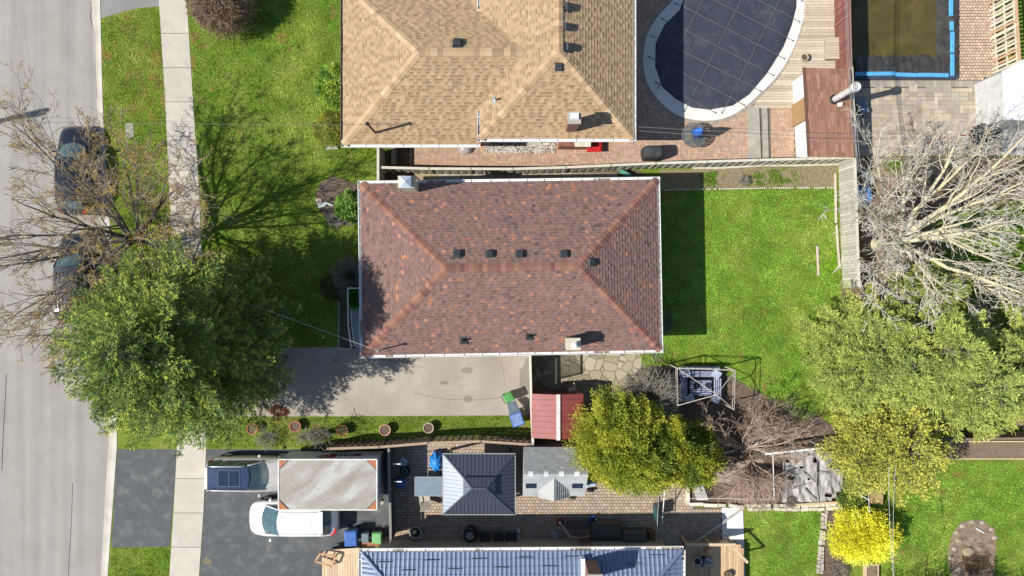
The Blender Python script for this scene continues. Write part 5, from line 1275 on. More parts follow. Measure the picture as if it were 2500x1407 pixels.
# red metal shed
rs = thing('red_shed', 'faded red metal shed with a white ridge cap beside the slatted gate fence', 'shed', W(1360, 1015))
A, B, C_, D_ = W(1298, 962, 1.85), W(1424, 962, 1.85), W(1426, 1070, 1.85), W(1300, 1070, 1.85); xr = W(1363, 0, 2.25)[0]
t = NT('faded_red'); a = t.ramp(t.noise(1.3, 5, .65, dist=.5), [(.3, (.22, .045, .038)), (.6, (.26, .065, .055)), (.8, (.34, .12, .10))]); r2 = t.ramp(t.noise(5, 4, .7), [(.68, 0.0), (.75, .5)]); RED = t.done(t.mix(r2, a, (.55, .40, .33)), .5, 0, .4)
mb = MB(); npan = 8
for (x0, z0, x1, z1) in ((A[0], 1.85, xr, 2.25), (xr, 2.25, B[0], 1.85)):
    for k in range(npan):
        ya = A[1] + (D_[1] - A[1]) * k / npan; yb = A[1] + (D_[1] - A[1]) * (k + 1) / npan
        mb.hexa([(x0, yb + .012, z0 - .03), (x1, yb + .012, z1 - .03), (x1, ya, z1 - .03), (x0, ya, z0 - .03)], [(x0, yb + .012, z0), (x1, yb + .012, z1), (x1, ya, z1), (x0, ya, z0)])
        mb.hexa([(x0, ya - .008, z0 - .01), (x1, ya - .008, z1 - .01), (x1, ya + .014, z1 - .01), (x0, ya + .014, z0 - .01)], [(x0, ya - .004, z0 + .025), (x1, ya - .004, z1 + .025), (x1, ya + .010, z1 + .025), (x0, ya + .010, z0 + .025)])
rf = mb.build('roof', RED, rs)
rg_ = MB(); rg_.bar((xr, D_[1] - .03, 2.27), (xr, A[1] + .03, 2.27), .20, .035); rg_.build('ridge_cap', M('peeled_white', (.62, .55, .52), var=.35, vs=9), rf)
mb = MB(); mb.box(A[0] + .06, D_[1] + .06, 0, B[0] - .06, A[1] - .06, 1.8)
for s_ in (D_[1] + .06, A[1] - .09): mb.faces([(A[0] + .06, s_, 1.8), (B[0] - .06, s_, 1.8), (xr, s_, 2.2), (A[0] + .06, s_ + .03, 1.8), (B[0] - .06, s_ + .03, 1.8), (xr, s_ + .03, 2.2)], [(0, 1, 2), (5, 4, 3), (0, 3, 4, 1), (1, 4, 5, 2), (2, 5, 3, 0)])
mb.build('wall', M('red_wall', (.22, .05, .045), rough=.6), rs)
yN = A[1] - .05
for x0, x1, yo, nm in ((1305, 1345, .05, 'door'), (1402, 1416, .05, 'door')):
    a_ = W(x0, 0, 1)[0]; b_ = W(x1, 0, 1)[0]; dd = MB(); dd.box(a_, yN + .01, .1, b_, yN + .05, 1.72); dd.build(nm, M('red_door', (.30, .09, .07), rough=.6), rs)
mb = MB(); c = W(1392, 949, .5); mb.obox(c[:2], (1, .45), .28, .19, .02, .62); bx_ = mb.build('cardboard_box', M('cardboard', (.22, .12, .085)), None, ('brown open box in the shade by the red shed door', 'box'))
m2 = MB(); m2.obox(c[:2] + [.25, .20], (1, .45), .02, .16, .62, .66); m2.obox(c[:2] + [.1, -.02], (1, .45), .2, .14, .62, .628); m2.build('flap', M('cardboard_pale', (.55, .42, .33)), bx_)
# grey resin shed
gs = thing('grey_shed', 'grey resin shed with two dark skylights and a small front gable next to the gazebo', 'shed', W(1353, 1155))
he, hr = 1.95, 2.75
A, B, C_, D_ = W(1278, 1092, he), W(1432, 1092, he), W(1428, 1212, he), W(1276, 1211, he); yr = W(0, 1158, hr)[1]
C_[1] = D_[1]; B[1] = A[1]
mb = MB(); GRP = [(.235, .24, .235), (.22, .225, .22), (.25, .255, .25)]
shingle_facet(mb, B, A, [A[0], yr, hr], [B[0], yr, hr], .15, GRP, [1, 1, 1], tab=(.28, .3), t=.007, band=(0, 1))  # shade of the north slope put into its darker grey, sunlit south slope paler
mb.colr((.40, .41, .40)); shingle_facet(mb, D_, C_, [B[0], yr, hr], [A[0], yr, hr], .30, [(.36, .37, .365)], [1], tab=(.9, 1.0), t=.006, band=(0, 1))
roof_shell(mb, [[B, A, [A[0], yr, hr], [B[0], yr, hr]], [D_, C_, [B[0], yr, hr], [A[0], yr, hr]]], .02)
mb.colr((.4, .4, .39)); mb.prism([A, B, C_, D_], he - .1, he - .03); rf = mb.build('roof', M('resin', rough=.6, attr=True, var=.05, fine=.05), gs)
RES = M('resin_light', (.35, .355, .34), rough=.55, var=.06); 
slp = (hr - he) / (yr - D_[1]); zat = lambda y: he + (y - D_[1]) * slp
xm = W(1352, 0, 2.3)[0]; yg = D_[1] - .02
for s_, mt in ((-1, RES), (1, M('resin_rib', (.26, .265, .26), rough=.6))):
    x1 = xm + s_ * .82; mb = MB(); z1 = he + .04; zt = zat(yr - .35); P4 = [np.array((xm, yg - .14, 2.42)), np.array((x1, yg - .04, z1)), np.array((x1 - s_ * .02, yg + .35, zat(yg + .35) + .02)), np.array((xm, yr - .25, zat(yr - .25) + .03))]
    if s_ > 0: P4 = P4[::-1]
    mb.hexa([p - [0, 0, .03] for p in P4], P4)
    if s_ > 0:
        for k in range(1, 7):
            f = k / 7; a_ = np.array((xm, yg - .14, 2.44)) * (1 - f) + np.array((x1, yg - .04, z1 + .02)) * f; b_ = np.array((xm, yr - .25, zat(yr - .25) + .05)) * (1 - f) + np.array((x1, yg + .35, zat(yg + .35) + .04)) * f; mb.bar(a_, b_, .02, .02)
    mb.build('gable_roof', mt, rf)
MB().faces([(xm - .78, yg - .03, he - .05), (xm + .78, yg - .03, he - .05), (xm, yg - .12, 2.38), (xm - .78, yg + .2, he - .05), (xm + .78, yg + .2, he - .05), (xm, yg + .2, 2.38)], [(0, 1, 2), (5, 4, 3), (0, 3, 4, 1), (1, 4, 5, 2), (2, 5, 3, 0)]).build('gable', RES, gs)
for px in (1296, 1409):
    c = W(px, 1186, 2.3); y = c[1]; m = MB(); f = MB()
    y0, y1 = y - .14, y + .14; m.hexa([(c[0] - .27, y0, zat(y0) + .01), (c[0] + .27, y0, zat(y0) + .01), (c[0] + .27, y1, zat(y1) + .01), (c[0] - .27, y1, zat(y1) + .01)], [(c[0] - .27, y0, zat(y0) + .05), (c[0] + .27, y0, zat(y0) + .05), (c[0] + .27, y1, zat(y1) + .05), (c[0] - .27, y1, zat(y1) + .05)])
    m.build('skylight', M('skylight_glass', (.02, .03, .06), rough=.12), rf)
for px in (1296, 1334, 1371, 1409):
    c = W(px, 1158, hr); mb = MB()
    for sy in (-1, 1): y0, y1 = yr, yr + sy * .13; z1 = hr - slp * .13; P4 = [(c[0] - .13, y0, hr + .03), (c[0] + .13, y0, hr + .03), (c[0] + .13, y1, z1 + .03), (c[0] - .13, y1, z1 + .03)]; P4 = P4 if sy < 0 else P4[::-1]; mb.hexa([(a, b, z - .03) for a, b, z in P4][::-1], P4[::-1])
    mb.build('ridge_clip', M('clip_white', (.62, .63, .62)), rf)
MB().box(A[0] + .1, D_[1] + .15, 0, B[0] - .1, A[1] - .1, he - .1).build('wall', RES, gs)
MB().box(xm - .62, D_[1] + .11, .05, xm + .62, D_[1] + .149, 1.8).build('door', M('resin_door', (.36, .37, .36), rough=.6), gs)
# ================================================================ GAZEBO with steel hip roof
gz = thing('gazebo', 'hardtop gazebo with a two tier dark slate metal roof and one shining side', 'gazebo', W(1172, 1182))
SL = M('slate_steel', (.085, .10, .125), rough=.42, metal=.5, var=.08, bump=0, fine=.04)
def hip_metal(parent, x0, x1, y0, y1, ze_, zr_, rl, name, pitch=.2, mat_=SL):
    mb = MB(); xm0, xm1 = rl; ym = (y0 + y1) / 2
    N = [((x0, y0), (x1, y0), (xm1, ym), (xm0, ym)), ((x1, y1), (x0, y1), (xm0, ym), (xm1, ym)), ((x0, y1), (x0, y0), (xm0, ym), (xm0, ym)), ((x1, y0), (x1, y1), (xm1, ym), (xm1, ym))]
    for e0, e1, r1, r0 in N:
        E0 = np.array([*e0, ze_]); E1 = np.array([*e1, ze_]); R1 = np.array([*r1, zr_]); R0 = np.array([*r0, zr_])
        mb.face([E0, E1, R1, R0] if np.linalg.norm(R1 - R0) > 1e-6 else [E0, E1, R1])
        u = unit(E1 - E0); v = unit((R0 + R1) / 2 - (E0 + E1) / 2); n = unit(np.cross(u, v)); n = n if n[2] > 0 else -n; v = unit(np.cross(n, u)); 
        L = (E1 - E0) @ u; H = abs((R0 - E0) @ v); a0 = (R0 - E0) @ u; a1 = (R1 - E0) @ u; vv = v if (R0 - E0) @ v > 0 else -v; x = pitch / 2
        while x < L:
            f = min(x / a0 if x < a0 else 1, (L - x) / (L - a1) if x > a1 else 1); p = E0 + u * x; q_ = p + vv * H * f
            if f > .03: mb.bar(p + n * .012, q_ + n * .012, .026, .028, up=n)
            x += pitch
    for c0, c1 in (((x0, y0), (xm0, ym)), ((x0, y1), (xm0, ym)), ((x1, y0), (xm1, ym)), ((x1, y1), (xm1, ym))): mb.bar((*c0, ze_ + .02), (*c1, zr_ + .02), .07, .03)
    mb.bar((xm0, ym, zr_ + .02), (xm1, ym, zr_ + .02), .09, .03)
    return mb.build(name, mat_, parent)
a_, b_ = W(1082, 1109, 2.3), W(1257, 1256, 2.3); x0, x1, y0, y1 = a_[0], b_[0], b_[1], a_[1]
rf = hip_metal(gz, x0, x1, y0, y1, 2.3, 3.0, (x0 + 1.55, x1 - 1.55), 'roof')
a2, b2 = W(1131, 1165, 2.9), W(1209, 1213, 2.9); hip_metal(gz, a2[0], b2[0], b2[1], a2[1], 2.93, 3.22, (a2[0] + .45, b2[0] - .45), 'cupola')
mb = MB(); mb.box(x0 - .04, y0 - .04, 2.2, x1 + .04, y0, 2.31); mb.box(x0 - .04, y1, 2.2, x1 + .04, y1 + .04, 2.31); mb.box(x0 - .04, y0, 2.2, x0, y1, 2.31); mb.box(x1, y0, 2.2, x1 + .04, y1, 2.31); mb.build('eave_trim', M('trim_grey', (.34, .34, .33), rough=.5), gz)
for sx in (x0 + .25, x1 - .25):
    for sy in (y0 + .25, y1 - .25): MB().box(sx - .06, sy - .06, 0, sx + .06, sy + .06, 2.21).build('post', SL, gz)
# ================================================================ cream canopy frame + corner sofa set with striped cushions
cf = thing('open_canopy', 'bare cream metal canopy frame standing over the striped cushioned seating', 'canopy frame', W(1720, 935))
CRM = M('cream_metal', (.44, .39, .33), rough=.6, var=.15); hc = 2.15
F4 = [W(1653, 899, hc), W(1795, 905, hc), W(1792, 1000, hc), W(1655, 990, hc)]; apx = W(1750, 964, 2.75)
mb = MB()
for i in range(4):
    a, b = F4[i], F4[(i + 1) % 4]
    if i in (0, 1, 3): mb.bar(a, b, .03, .03); mb.bar(a - [0, 0, .3], b - [0, 0, .3], .025, .025)
    for k in range(1, 9):
        if i == 0 and (k < 3 or k > 6): p = a + (b - a) * k / 9; mb.bar(p, p - [0, 0, .3], .02, .02)
    mb.bar(a, apx, .032, .032)
mb.build('top_frame', CRM, cf)
for p in F4[:2] + F4[2:]: MB().box(p[0] - .03, p[1] - .03, 0, p[0] + .03, p[1] + .03, hc).build('leg', CRM, cf)
# seating: tables and benches
t = NT('blue_stripe'); w = t.n('TexWave', i_Scale=2.9); w.bands_direction = 'Y'; t.put(w.inputs['Vector'], t.wpos()); STR = t.done(t.ramp(w.outputs['Fac'], [(.30, (.045, .055, .12)), (.42, (.30, .33, .45))], 'CONSTANT'), .85)
t = NT('blue_stripe_side'); w = t.n('TexWave', i_Scale=2.9); w.bands_direction = 'X'; t.put(w.inputs['Vector'], t.wpos()); STRX = t.done(t.ramp(w.outputs['Fac'], [(.30, (.045, .055, .12)), (.42, (.30, .33, .45))], 'CONSTANT'), .85)
st = thing('patio_sofa_set', 'u-shaped patio sofa with blue striped cushions under the bare canopy frame', 'patio sofa', W(1710, 938))
FR = M('sofa_frame', (.07, .075, .10), rough=.6)
def pbox(parent, nm, mat_, x0, y0, x1, y1, za, zb, bev=.03):
    a, b = W(x0, y0, zb), W(x1, y1, zb); m = MB(); m.box(a[0], b[1], za, b[0], a[1], zb); return m.build(nm, mat_, parent, bevel=bev)
pbox(st, 'base', FR, 1658, 906, 1763, 922, .05, .36); pbox(st, 'base', FR, 1658, 923, 1678, 976, .05, .36); pbox(st, 'base', FR, 1742, 923, 1763, 976, .05, .36)
pbox(st, 'cushion', STR, 1659, 906, 1762, 921, .37, .50); pbox(st, 'cushion', STRX, 1659, 924, 1678, 975, .37, .50); pbox(st, 'cushion', STRX, 1743, 924, 1762, 975, .37, .50)
pbox(st, 'back_cushion', STR, 1662, 897, 1758, 904, .40, .85)
ct = thing('coffee_table', 'low striped ottoman table with two dark round dips in the middle of the patio sofa', 'coffee table', W(1710, 945)); pbox(ct, 'table_top', STR, 1684, 928, 1738, 966, .30, .42); 
MB().box(*(W(1686, 964)[:2]), .02, *(W(1736, 930)[:2]), .299).build('base', FR, ct)
for px in (1700, 1729): c = W(px, 942, .42); MB().lathe(c, [(.19, .002), (.19, .03), (.15, .04), (.01, .02)], 20).build('seat_pad', M('dark_pad', (.015, .018, .04)), ct)
PIL = M('pillow_blue', (.36, .40, .50), rough=.9, var=.3, vs=4)
for (px, py, an, lab) in ((1676, 913, .3, 'pale blue cushion at the upper left corner of the striped sofa'), (1750, 914, -.6, 'pale blue cushion at the upper right corner of the striped sofa'), (1684, 974, .5, 'blue grey cushion at the lower left end of the striped sofa'), (1748, 974, -.5, 'blue grey cushion at the lower right end of the striped sofa')):
    c = W(px, py, .6); m = MB(); u = (math.cos(an), math.sin(an)); m.obox(c[:2], u, .24, .22, .51, .62); m.build('cushion', PIL, None, (lab, 'cushion', 'loose cushions on the striped sofa'), bevel=.05)
# lattice screen on the flagstones
ls = thing('lattice_screen', 'small dark lattice screen standing on the flagstones behind the driveway fence', 'lattice', W(1352, 900)); a, b = W(1358, 876, 1.5), W(1362, 935, 1.5); mb = MB(); L = a[1] - b[1]
xl = a[0]
for k in range(-9, 12):
    for s_ in (1, -1):
        y_ = b[1] + k * .16; z0, z1 = .1, 1.5; ya, yb = y_, y_ + s_ * 1.4
        t0, t1 = 0, 1
        lo, hi = b[1], a[1]
        def clamp(f): return ya + (yb - ya) * f
        fs_ = sorted([max(0, min(1, (lo - ya) / (yb - ya))), max(0, min(1, (hi - ya) / (yb - ya)))])
        if fs_[1] - fs_[0] > .03: mb.bar((xl + .01 * s_, clamp(fs_[0]), z0 + (z1 - z0) * fs_[0]), (xl + .01 * s_, clamp(fs_[1]), z0 + (z1 - z0) * fs_[1]), .03, .012, up=(1, 0, 0))
DW = M('dark_wood', (.06, .05, .042)); mb.build('lattice', DW, ls)
m = MB(); m.box(xl - .04, b[1] - .05, 0, xl + .04, b[1] + .02, 1.6); m.box(xl - .04, a[1] - .02, 0, xl + .04, a[1] + .05, 1.6); m.bar((xl, b[1], 1.56), (xl, a[1], 1.56), .07, .07); m.build('frame', DW, ls)
# porch with white railing at the brown house
pc = thing('porch', 'narrow shaded grey porch with a white metal railing at the front of the brown house', 'porch', W(868, 780)); 
zp = .75; m = MB(); m.prism([W(853, 702, zp), W(900, 702, zp), W(900, 850, zp), W(868, 850, zp), W(857, 800, zp)], 0, zp); m.build('slab', M('porch_grey', (.30, .32, .36), var=.1), pc)
for k in range(2): pbox(pc, 'step', CONC, 866 + 0, 851 + k * 7, 892, 858 + k * 7, 0, .5 - .25 * k, .01)
RT = [W(849, 704, 1.7), W(850, 795, 1.7), W(857, 848, 1.7)]; m = MB()
for a, b in zip(RT[:-1], RT[1:]):
    m.bar(a, b, .05, .04); a0, b0 = a - [0, 0, .85], b - [0, 0, .85]; m.bar(a0, b0, .04, .03); n_ = int(np.linalg.norm(b - a) / .13)
    for k in range(n_ + 1): p = a + (b - a) * k / n_; m.bar(p, p - [0, 0, .87], .018, .018)
m.bar(RT[0], RT[0] + [.9, 0, 0], .05, .04); m.build('railing', WHITE, pc)
# pebble strip, window well, red bin, bbq
rgp = np.random.default_rng(91); P0, P1 = W(1184, 374), W(1356, 344); n = 1500
cx = rgp.uniform(P0[0], P1[0], n); cy = rgp.uniform(P0[1], P1[1], n); s = rgp.uniform(.022, .05, n)
oc = np.array([[1, 0, 0], [.3, .9, 0], [-.8, .5, 0], [-.8, -.5, 0], [.3, -.9, 0], [0, 0, .7]]); V = oc[None] * s[:, None, None] * rgp.uniform(.7, 1.2, (n, 6, 1)) + np.stack([cx, cy, np.full(n, .05)], 1)[:, None]
F = np.array([[0, 1, 5], [1, 2, 5], [2, 3, 5], [3, 4, 5], [4, 0, 5]]); F = (F[None] + (np.arange(n) * 6)[:, None, None]).reshape(-1, 3)
fast('pebbles', V.reshape(-1, 3), F, np.repeat(rgp.uniform(.32, .75, (n, 1)) * np.array([[1, .94, .84]]), 5, 0), M('pebble', rough=.8, attr=True, bump=0), None, (None, None, None, 'stuff'))
sheet('pebble_bed', [(1184, 344), (1357, 344), (1357, 374), (1184, 374)], .045, SOIL)
c = W(1138, 360); m = MB(); pr = []
ww = thing('window_well', 'half round clear plastic window well cover against the tan house wall', 'window well', c)
vs = []; 
for i, (r_, z_) in enumerate(((.42, .05), (.40, .16), (.30, .26), (.15, .31), (.01, .32))):
    for k in range(13): t_ = math.pi + math.pi * k / 12; vs.append((c[0] + r_ * math.cos(t_), c[1] + r_ * math.sin(t_) * 1.0 + .0, z_))
m.faces(vs, [(i * 13 + k, i * 13 + k + 1, (i + 1) * 13 + k + 1, (i + 1) * 13 + k) for i in range(4) for k in range(12)]); m.build('dome', M('cloudy_plastic', (.36, .30, .28), rough=.25, var=.5, vs=9), ww, smooth=True)
m = MB(); m.tube([(c[0] + .44 * math.cos(math.pi + math.pi * k / 12), c[1] + .44 * math.sin(math.pi + math.pi * k / 12), .05) for k in range(13)], .025, 6); m.build('rim', STEEL, ww)
rb = thing('storage_bin', 'red plastic storage bin beside the brick window bay', 'bin', W(1450, 357)); a, b = W(1433, 345, .5), W(1468, 370, .5)
MB().hexa([(a[0] + .05, b[1] + .05, .03), (b[0] - .05, b[1] + .05, .03), (b[0] - .05, a[1] - .05, .03), (a[0] + .05, a[1] - .05, .03)], [(a[0], b[1], .46), (b[0], b[1], .46), (b[0], a[1], .46), (a[0], a[1], .46)]).build('body', M('red_plastic', (.45, .018, .02), rough=.45, var=.12), rb, bevel=.02)
m = MB(); m.box(a[0] - .02, b[1] - .02, .461, b[0] + .02, a[1] + .02, .50); m.box(a[0] + .06, b[1] + .06, .50, b[0] - .06, a[1] - .06, .53); m.build('lid', bpy.data.materials['red_plastic'], rb, bevel=.02)
FAB = M('black_cover', (.035, .038, .04), rough=.75, var=.3, vs=6, bump=.6, bs=9)
bb = thing('barbecue', 'barbecue under a wrinkled black fabric cover on the pink brick patio', 'barbecue', W(1598, 368)); a, b = W(1572, 353, 1.0), W(1622, 387, 1.0); m = MB(); N_ = 22; rows = []
cxx, cyy = (a[0] + b[0]) / 2, (a[1] + b[1]) / 2; rx, ry = (b[0] - a[0]) / 2, (a[1] - b[1]) / 2; vs = []
for r_, z_ in ((1.0, .02), (1.0, .3), (.97, .75), (.9, .95), (.7, 1.07), (.35, 1.12), (.02, 1.13)):
    for k in range(N_):
        t_ = 2 * math.pi * k / N_; f = 1 + .05 * math.sin(5 * t_ + z_ * 3) * (1 if z_ < .9 else .4); ex = .45
        ct_, st_ = math.cos(t_), math.sin(t_); vs.append((cxx + rx * r_ * f * math.copysign(abs(ct_) ** ex, ct_), cyy + ry * r_ * f * math.copysign(abs(st_) ** ex, st_), z_ + (.12 * max(0, ct_) if .8 < z_ < 1.09 else 0)))
m.faces(vs, [(i * N_ + k, i * N_ + (k + 1) % N_, (i + 1) * N_ + (k + 1) % N_, (i + 1) * N_ + k) for i in range(6) for k in range(N_)]); m.build('cover', FAB, bb, smooth=True)
m = MB(); 
for k in range(2): m.box(cxx - rx * .8 + k * rx * 1.4, cyy - .2, 0, cxx - rx * .8 + k * rx * 1.4 + .06, cyy + .2, .06)
m.build('wheel', RUBBER, bb)
# round slatted table with closed parasol
tb_ = thing('patio_table', 'round grey slatted patio table holding the closed blue parasol by the pool', 'patio table', W(1704, 328)); c = W(1695, 330, .74); r_ = .66; m = MB()
y = -r_ + .04
while y < r_: hw = math.sqrt(max(0, r_ * r_ - y * y)); m.box(c[0] - hw, c[1] + y - .035, .715, c[0] + hw, c[1] + y + .03, .735); y += .085
m.build('table_top', M('table_grey', (.105, .12, .12), rough=.5), tb_); m = MB(); m.tube([(c[0] + (r_ + .01) * math.cos(k * math.pi / 16), c[1] + (r_ + .01) * math.sin(k * math.pi / 16), .725) for k in range(33)], .02, 6); m.build('rim', bpy.data.materials['table_grey'], tb_)
for k in range(4): t_ = math.pi / 4 + k * math.pi / 2; MB().bar((c[0] + .45 * math.cos(t_), c[1] + .45 * math.sin(t_), 0), (c[0] + .4 * math.cos(t_), c[1] + .4 * math.sin(t_), .71), .05, .05).build('leg', BLACKP, tb_)
um = thing('parasol', 'closed bright blue parasol standing through the round table', 'parasol', (c[0], c[1], 0)); m = MB(); m.tube([(c[0], c[1], 0), (c[0], c[1], 2.35)], .022, 8); m.build('pole', STEEL, um)
m = MB(); BLU = M('parasol_blue', (.03, .17, .62), rough=.75, var=.3, vs=9); rr = random.Random(3)
for k in range(14):
    t_ = 2 * math.pi * k / 14 + rr.uniform(-.1, .1); r1, r2 = rr.uniform(.10, .17), rr.uniform(.16, .30); z1 = rr.uniform(.95, 1.25)
    m.tube([(c[0] + .02 * math.cos(t_), c[1] + .02 * math.sin(t_), 2.3), (c[0] + r1 * math.cos(t_), c[1] + r1 * math.sin(t_), 1.75), (c[0] + r2 * math.cos(t_), c[1] + r2 * math.sin(t_), z1)], [.02, .055, .045], 6)
m.build('canopy', BLU, um, smooth=True)
# downspout extensions / splash blocks
m = MB(); a, b = W(797, 361), W(826, 361); m.hexa([(a[0], a[1] - .12, .01), (b[0], b[1] - .08, .01), (b[0], b[1] + .08, .01), (a[0], a[1] + .12, .01)], [(a[0], a[1] - .12, .06), (b[0], b[1] - .08, .10), (b[0], b[1] + .08, .10), (a[0], a[1] + .12, .06)]); m.build('splash_block', CONC, None, ('grey splash block at the lower left corner of the tan house', 'splash block'))
m = MB(); m.hexa([(*W(775, 497)[:2], .02), (*W(779, 510)[:2], .02), (*W(796, 504)[:2], .02), (*W(797, 494)[:2], .02)], [(*W(775, 497)[:2], .10), (*W(779, 510)[:2], .10), (*W(796, 504)[:2], .13), (*W(797, 494)[:2], .13)]); m.bar(W(797, 497) + [0, 0, .12], W(815, 503) + [0, 0, .2], .1, .06); m.build('splash_block', M('sage_metal', (.30, .37, .34), rough=.5), None, ('sage green downspout splash tray in the oval front bed', 'splash block'))
def rock(px, py, s, label, seed, col_=(.40, .33, .25), grp=None, z=0.0, flat=.6, elong=1.3):
    rr = np.random.default_rng(seed); m = MB(); c = W(px, py); vs = []; n = 9
    for r_, z_ in ((.85, 0), (1, .3), (.8, .75), (.4, 1)):
        for k in range(n): t_ = 2 * math.pi * k / n; f = 1 + rr.uniform(-.15, .15); vs.append((c[0] + s * elong * r_ * f * math.cos(t_), c[1] + s * r_ * f * math.sin(t_), z + z_ * s * flat))
    m.faces(vs, [(i * n + k, i * n + (k + 1) % n, (i + 1) * n + (k + 1) % n, (i + 1) * n + k) for i in range(3) for k in range(n)] + [tuple(range(3 * n, 4 * n))]); nm = 'stone_%d' % int(col_[0] * 100)
    return m.build('rock', M(nm, col_, var=.2, vs=8), None, (label, 'rock', grp))
rock(780, 490, .15, 'pinkish rounded rock next to the sage green splash tray', 1, (.48, .36, .27))
for k, (x, y, s_) in enumerate(((806, 543, .10), (815, 546, .12), (826, 548, .09), (840, 540, .13), (800, 528, .07))): rock(x, y, s_, ('second', 'third', 'fourth', 'rightmost', 'leftmost')[k] + ' of the five small pale border stones in the oval front bed', 10 + k, (.42, .38, .31), 'border stones in the oval front bed')
# ================================================================ CARS
def loft_grid(mb, rows):
    n = len(rows[0]); base = len(mb.v)
    vs = [p for r in rows for p in r]
    fs = [(i * n + k, i * n + k + 1, (i + 1) * n + k + 1, (i + 1) * n + k) for i in range(len(rows) - 1) for k in range(n - 1)]
    mb.faces(vs, fs)
def car(name, label, L, Wd, Hh, paint, roofpaint=None, ws=(.25, .40), rw=(.86, .95), rails=False, sunroof=False, ribs=False, lights=(.5, .02, .02), hood_z=.98, trim=None):
    """front at +x, centred on origin; ws/rw = start,end of windscreen and rear glass as fractions of length from the front"""
    root = thing(name, label, 'car', (0, 0, 0)); w2 = Wd / 2; X = lambda f: L / 2 - f * L
    # plan half width and top height along the car
    fs = [0, .012, .035, .08, .16, ws[0], .35, .5, .65, .8, .9, .96, .985, 1.0]
    wid = lambda f: w2 * float(np.interp(f, [0, .012, .035, .08, .18, .5, .85, .95, .985, 1.0], [.42, .62, .77, .90, .975, 1.0, .985, .92, .78, .60]))
    ztop = lambda f: float(np.interp(f, [0, .012, .035, .10, ws[0], .5, .9, .97, 1.0], [.62, .72, .82, .90, hood_z, hood_z + .03, hood_z + .03, hood_z - .02, .75]))
    rows = []
    for f in fs:
        w = wid(f); z = ztop(f); x = X(f); zb = .24 if .03 < f < .97 else .34
        half = [(0, z + .025), (.35 * w, z + .02), (.7 * w, z + .002), (.88 * w, z - .035), (.965 * w, z - .11), (.995 * w, z - .22), (w, (z + zb) / 2 - .03), (.98 * w, zb + .08), (.93 * w, zb)]
        rows.append([(x, -y, zz) for y, zz in reversed(half)] + [(x, y, zz) for y, zz in half[1:]])
    m = MB(); loft_grid(m, rows); n = len(rows[0])
    m.face([rows[0][k] for k in range(n)][::-1]); m.face([rows[-1][k] for k in range(n)])
    m.face([rows[i][0] for i in range(len(rows))] + [rows[i][-1] for i in reversed(range(len(rows)))])
    body = m.build('body', paint, root, smooth=True)
    e_ = body.modifiers.new('es', 'EDGE_SPLIT'); e_.split_angle = R(50)
    # grooves: bonnet shut line and door lines
    g_ = MB(); wf = wid(.1) * .80; zz = lambda f: ztop(f) + .03
    for s in (-1, 1): g_.bar((X(.05), s * wf * .9, ztop(.05) + .0), (X(ws[0] - .01), s * wf * .98, ztop(ws[0]) + .008), .012, .008)
    g_.bar((X(.045), -wf * .85, ztop(.045) + .012), (X(.045), wf * .85, ztop(.045) + .012), .012, .008)
    g_.build('shut_line', BLACKP, body)
    # cabin
    zb = hood_z - .02; zr = Hh - .06; wb = w2 * .88; wt = w2 * .70
    A = [(X(ws[0]) - .06, -wb * .90), (X(ws[0]) + .19, 0), (X(ws[0]) - .06, wb * .90)]; T = [(X(ws[1]) - .04, -wt * .96), (X(ws[1]) + .09, 0), (X(ws[1]) - .04, wt * .96)]
    def curved(a, b, za, zb_, nm, mat_, off=.0):
        rws = []
        for t in (0, .5, 1):
            r = []
            for s in np.linspace(-1, 1, 9):
                def at(P):  # quadratic bow
                    e = P[2][1]; return P[1][0] * (1 - s * s) + P[0][0] * s * s, e * s
                xa, ya = at(a); xb, yb = at(b); bow = .03 * math.sin(math.pi * t)
                r.append((xa + (xb - xa) * t + off, ya + (yb - ya) * t, za + (zb_ - za) * t + bow))
            rws.append(r)
        mm = MB(); loft_grid(mm, rws); return mm.build(nm, mat_, root, smooth=True)
    curved(A, T, zb + .03, zr + .02, 'windscreen', GLASSC)
    Ar = [(X(rw[1]), -wb * .82), (X(rw[1]) - .08, 0), (X(rw[1]), wb * .82)]; Tr = [(X(rw[0]), -wt * .92), (X(rw[0]) - .05, 0), (X(rw[0]), wt * .92)]
    curved(Ar, Tr, zb + .05, zr + .01, 'rear_window', GLASSC)
    for s in (-1, 1):
        mm = MB(); q = [(X(ws[0]) - .03, s * wb * .90, zb + .03), (X(rw[1]) + .06, s * wb * .88, zb + .03), (X(rw[0]) + .02, s * wt * .98, zr - .01), (X(ws[1]), s * wt * .98, zr - .01)]
        cen_ = np.mean(q, 0); P_ = [np.array(p) for p in q]; ins = [p + (cen_ - p) * .0 for p in P_]
        mm.face(ins if s < 0 else ins[::-1]); mm.build('side_window', GLASSC, root)
        for f in (.36, .70):
            a_ = P_[0] + (P_[1] - P_[0]) * f; b_ = P_[3] + (P_[2] - P_[3]) * f; pm = MB(); pm.bar(a_ + [0, s * .008, 0], b_ + [0, s * .008, 0], .07, .02, up=(0, s, .4)); pm.build('pillar', paint, root)
        pm = MB(); pm.tube([P_[0] + [.02, 0, 0], P_[3] + [0, 0, .02]], .035, 6); pm.build('front_pillar', paint, root, smooth=True); pm = MB(); pm.tube([P_[1] - [.02, 0, 0], P_[2] + [0, 0, .02]], .05, 6); pm.build('rear_pillar', paint, root, smooth=True)
    rws = []
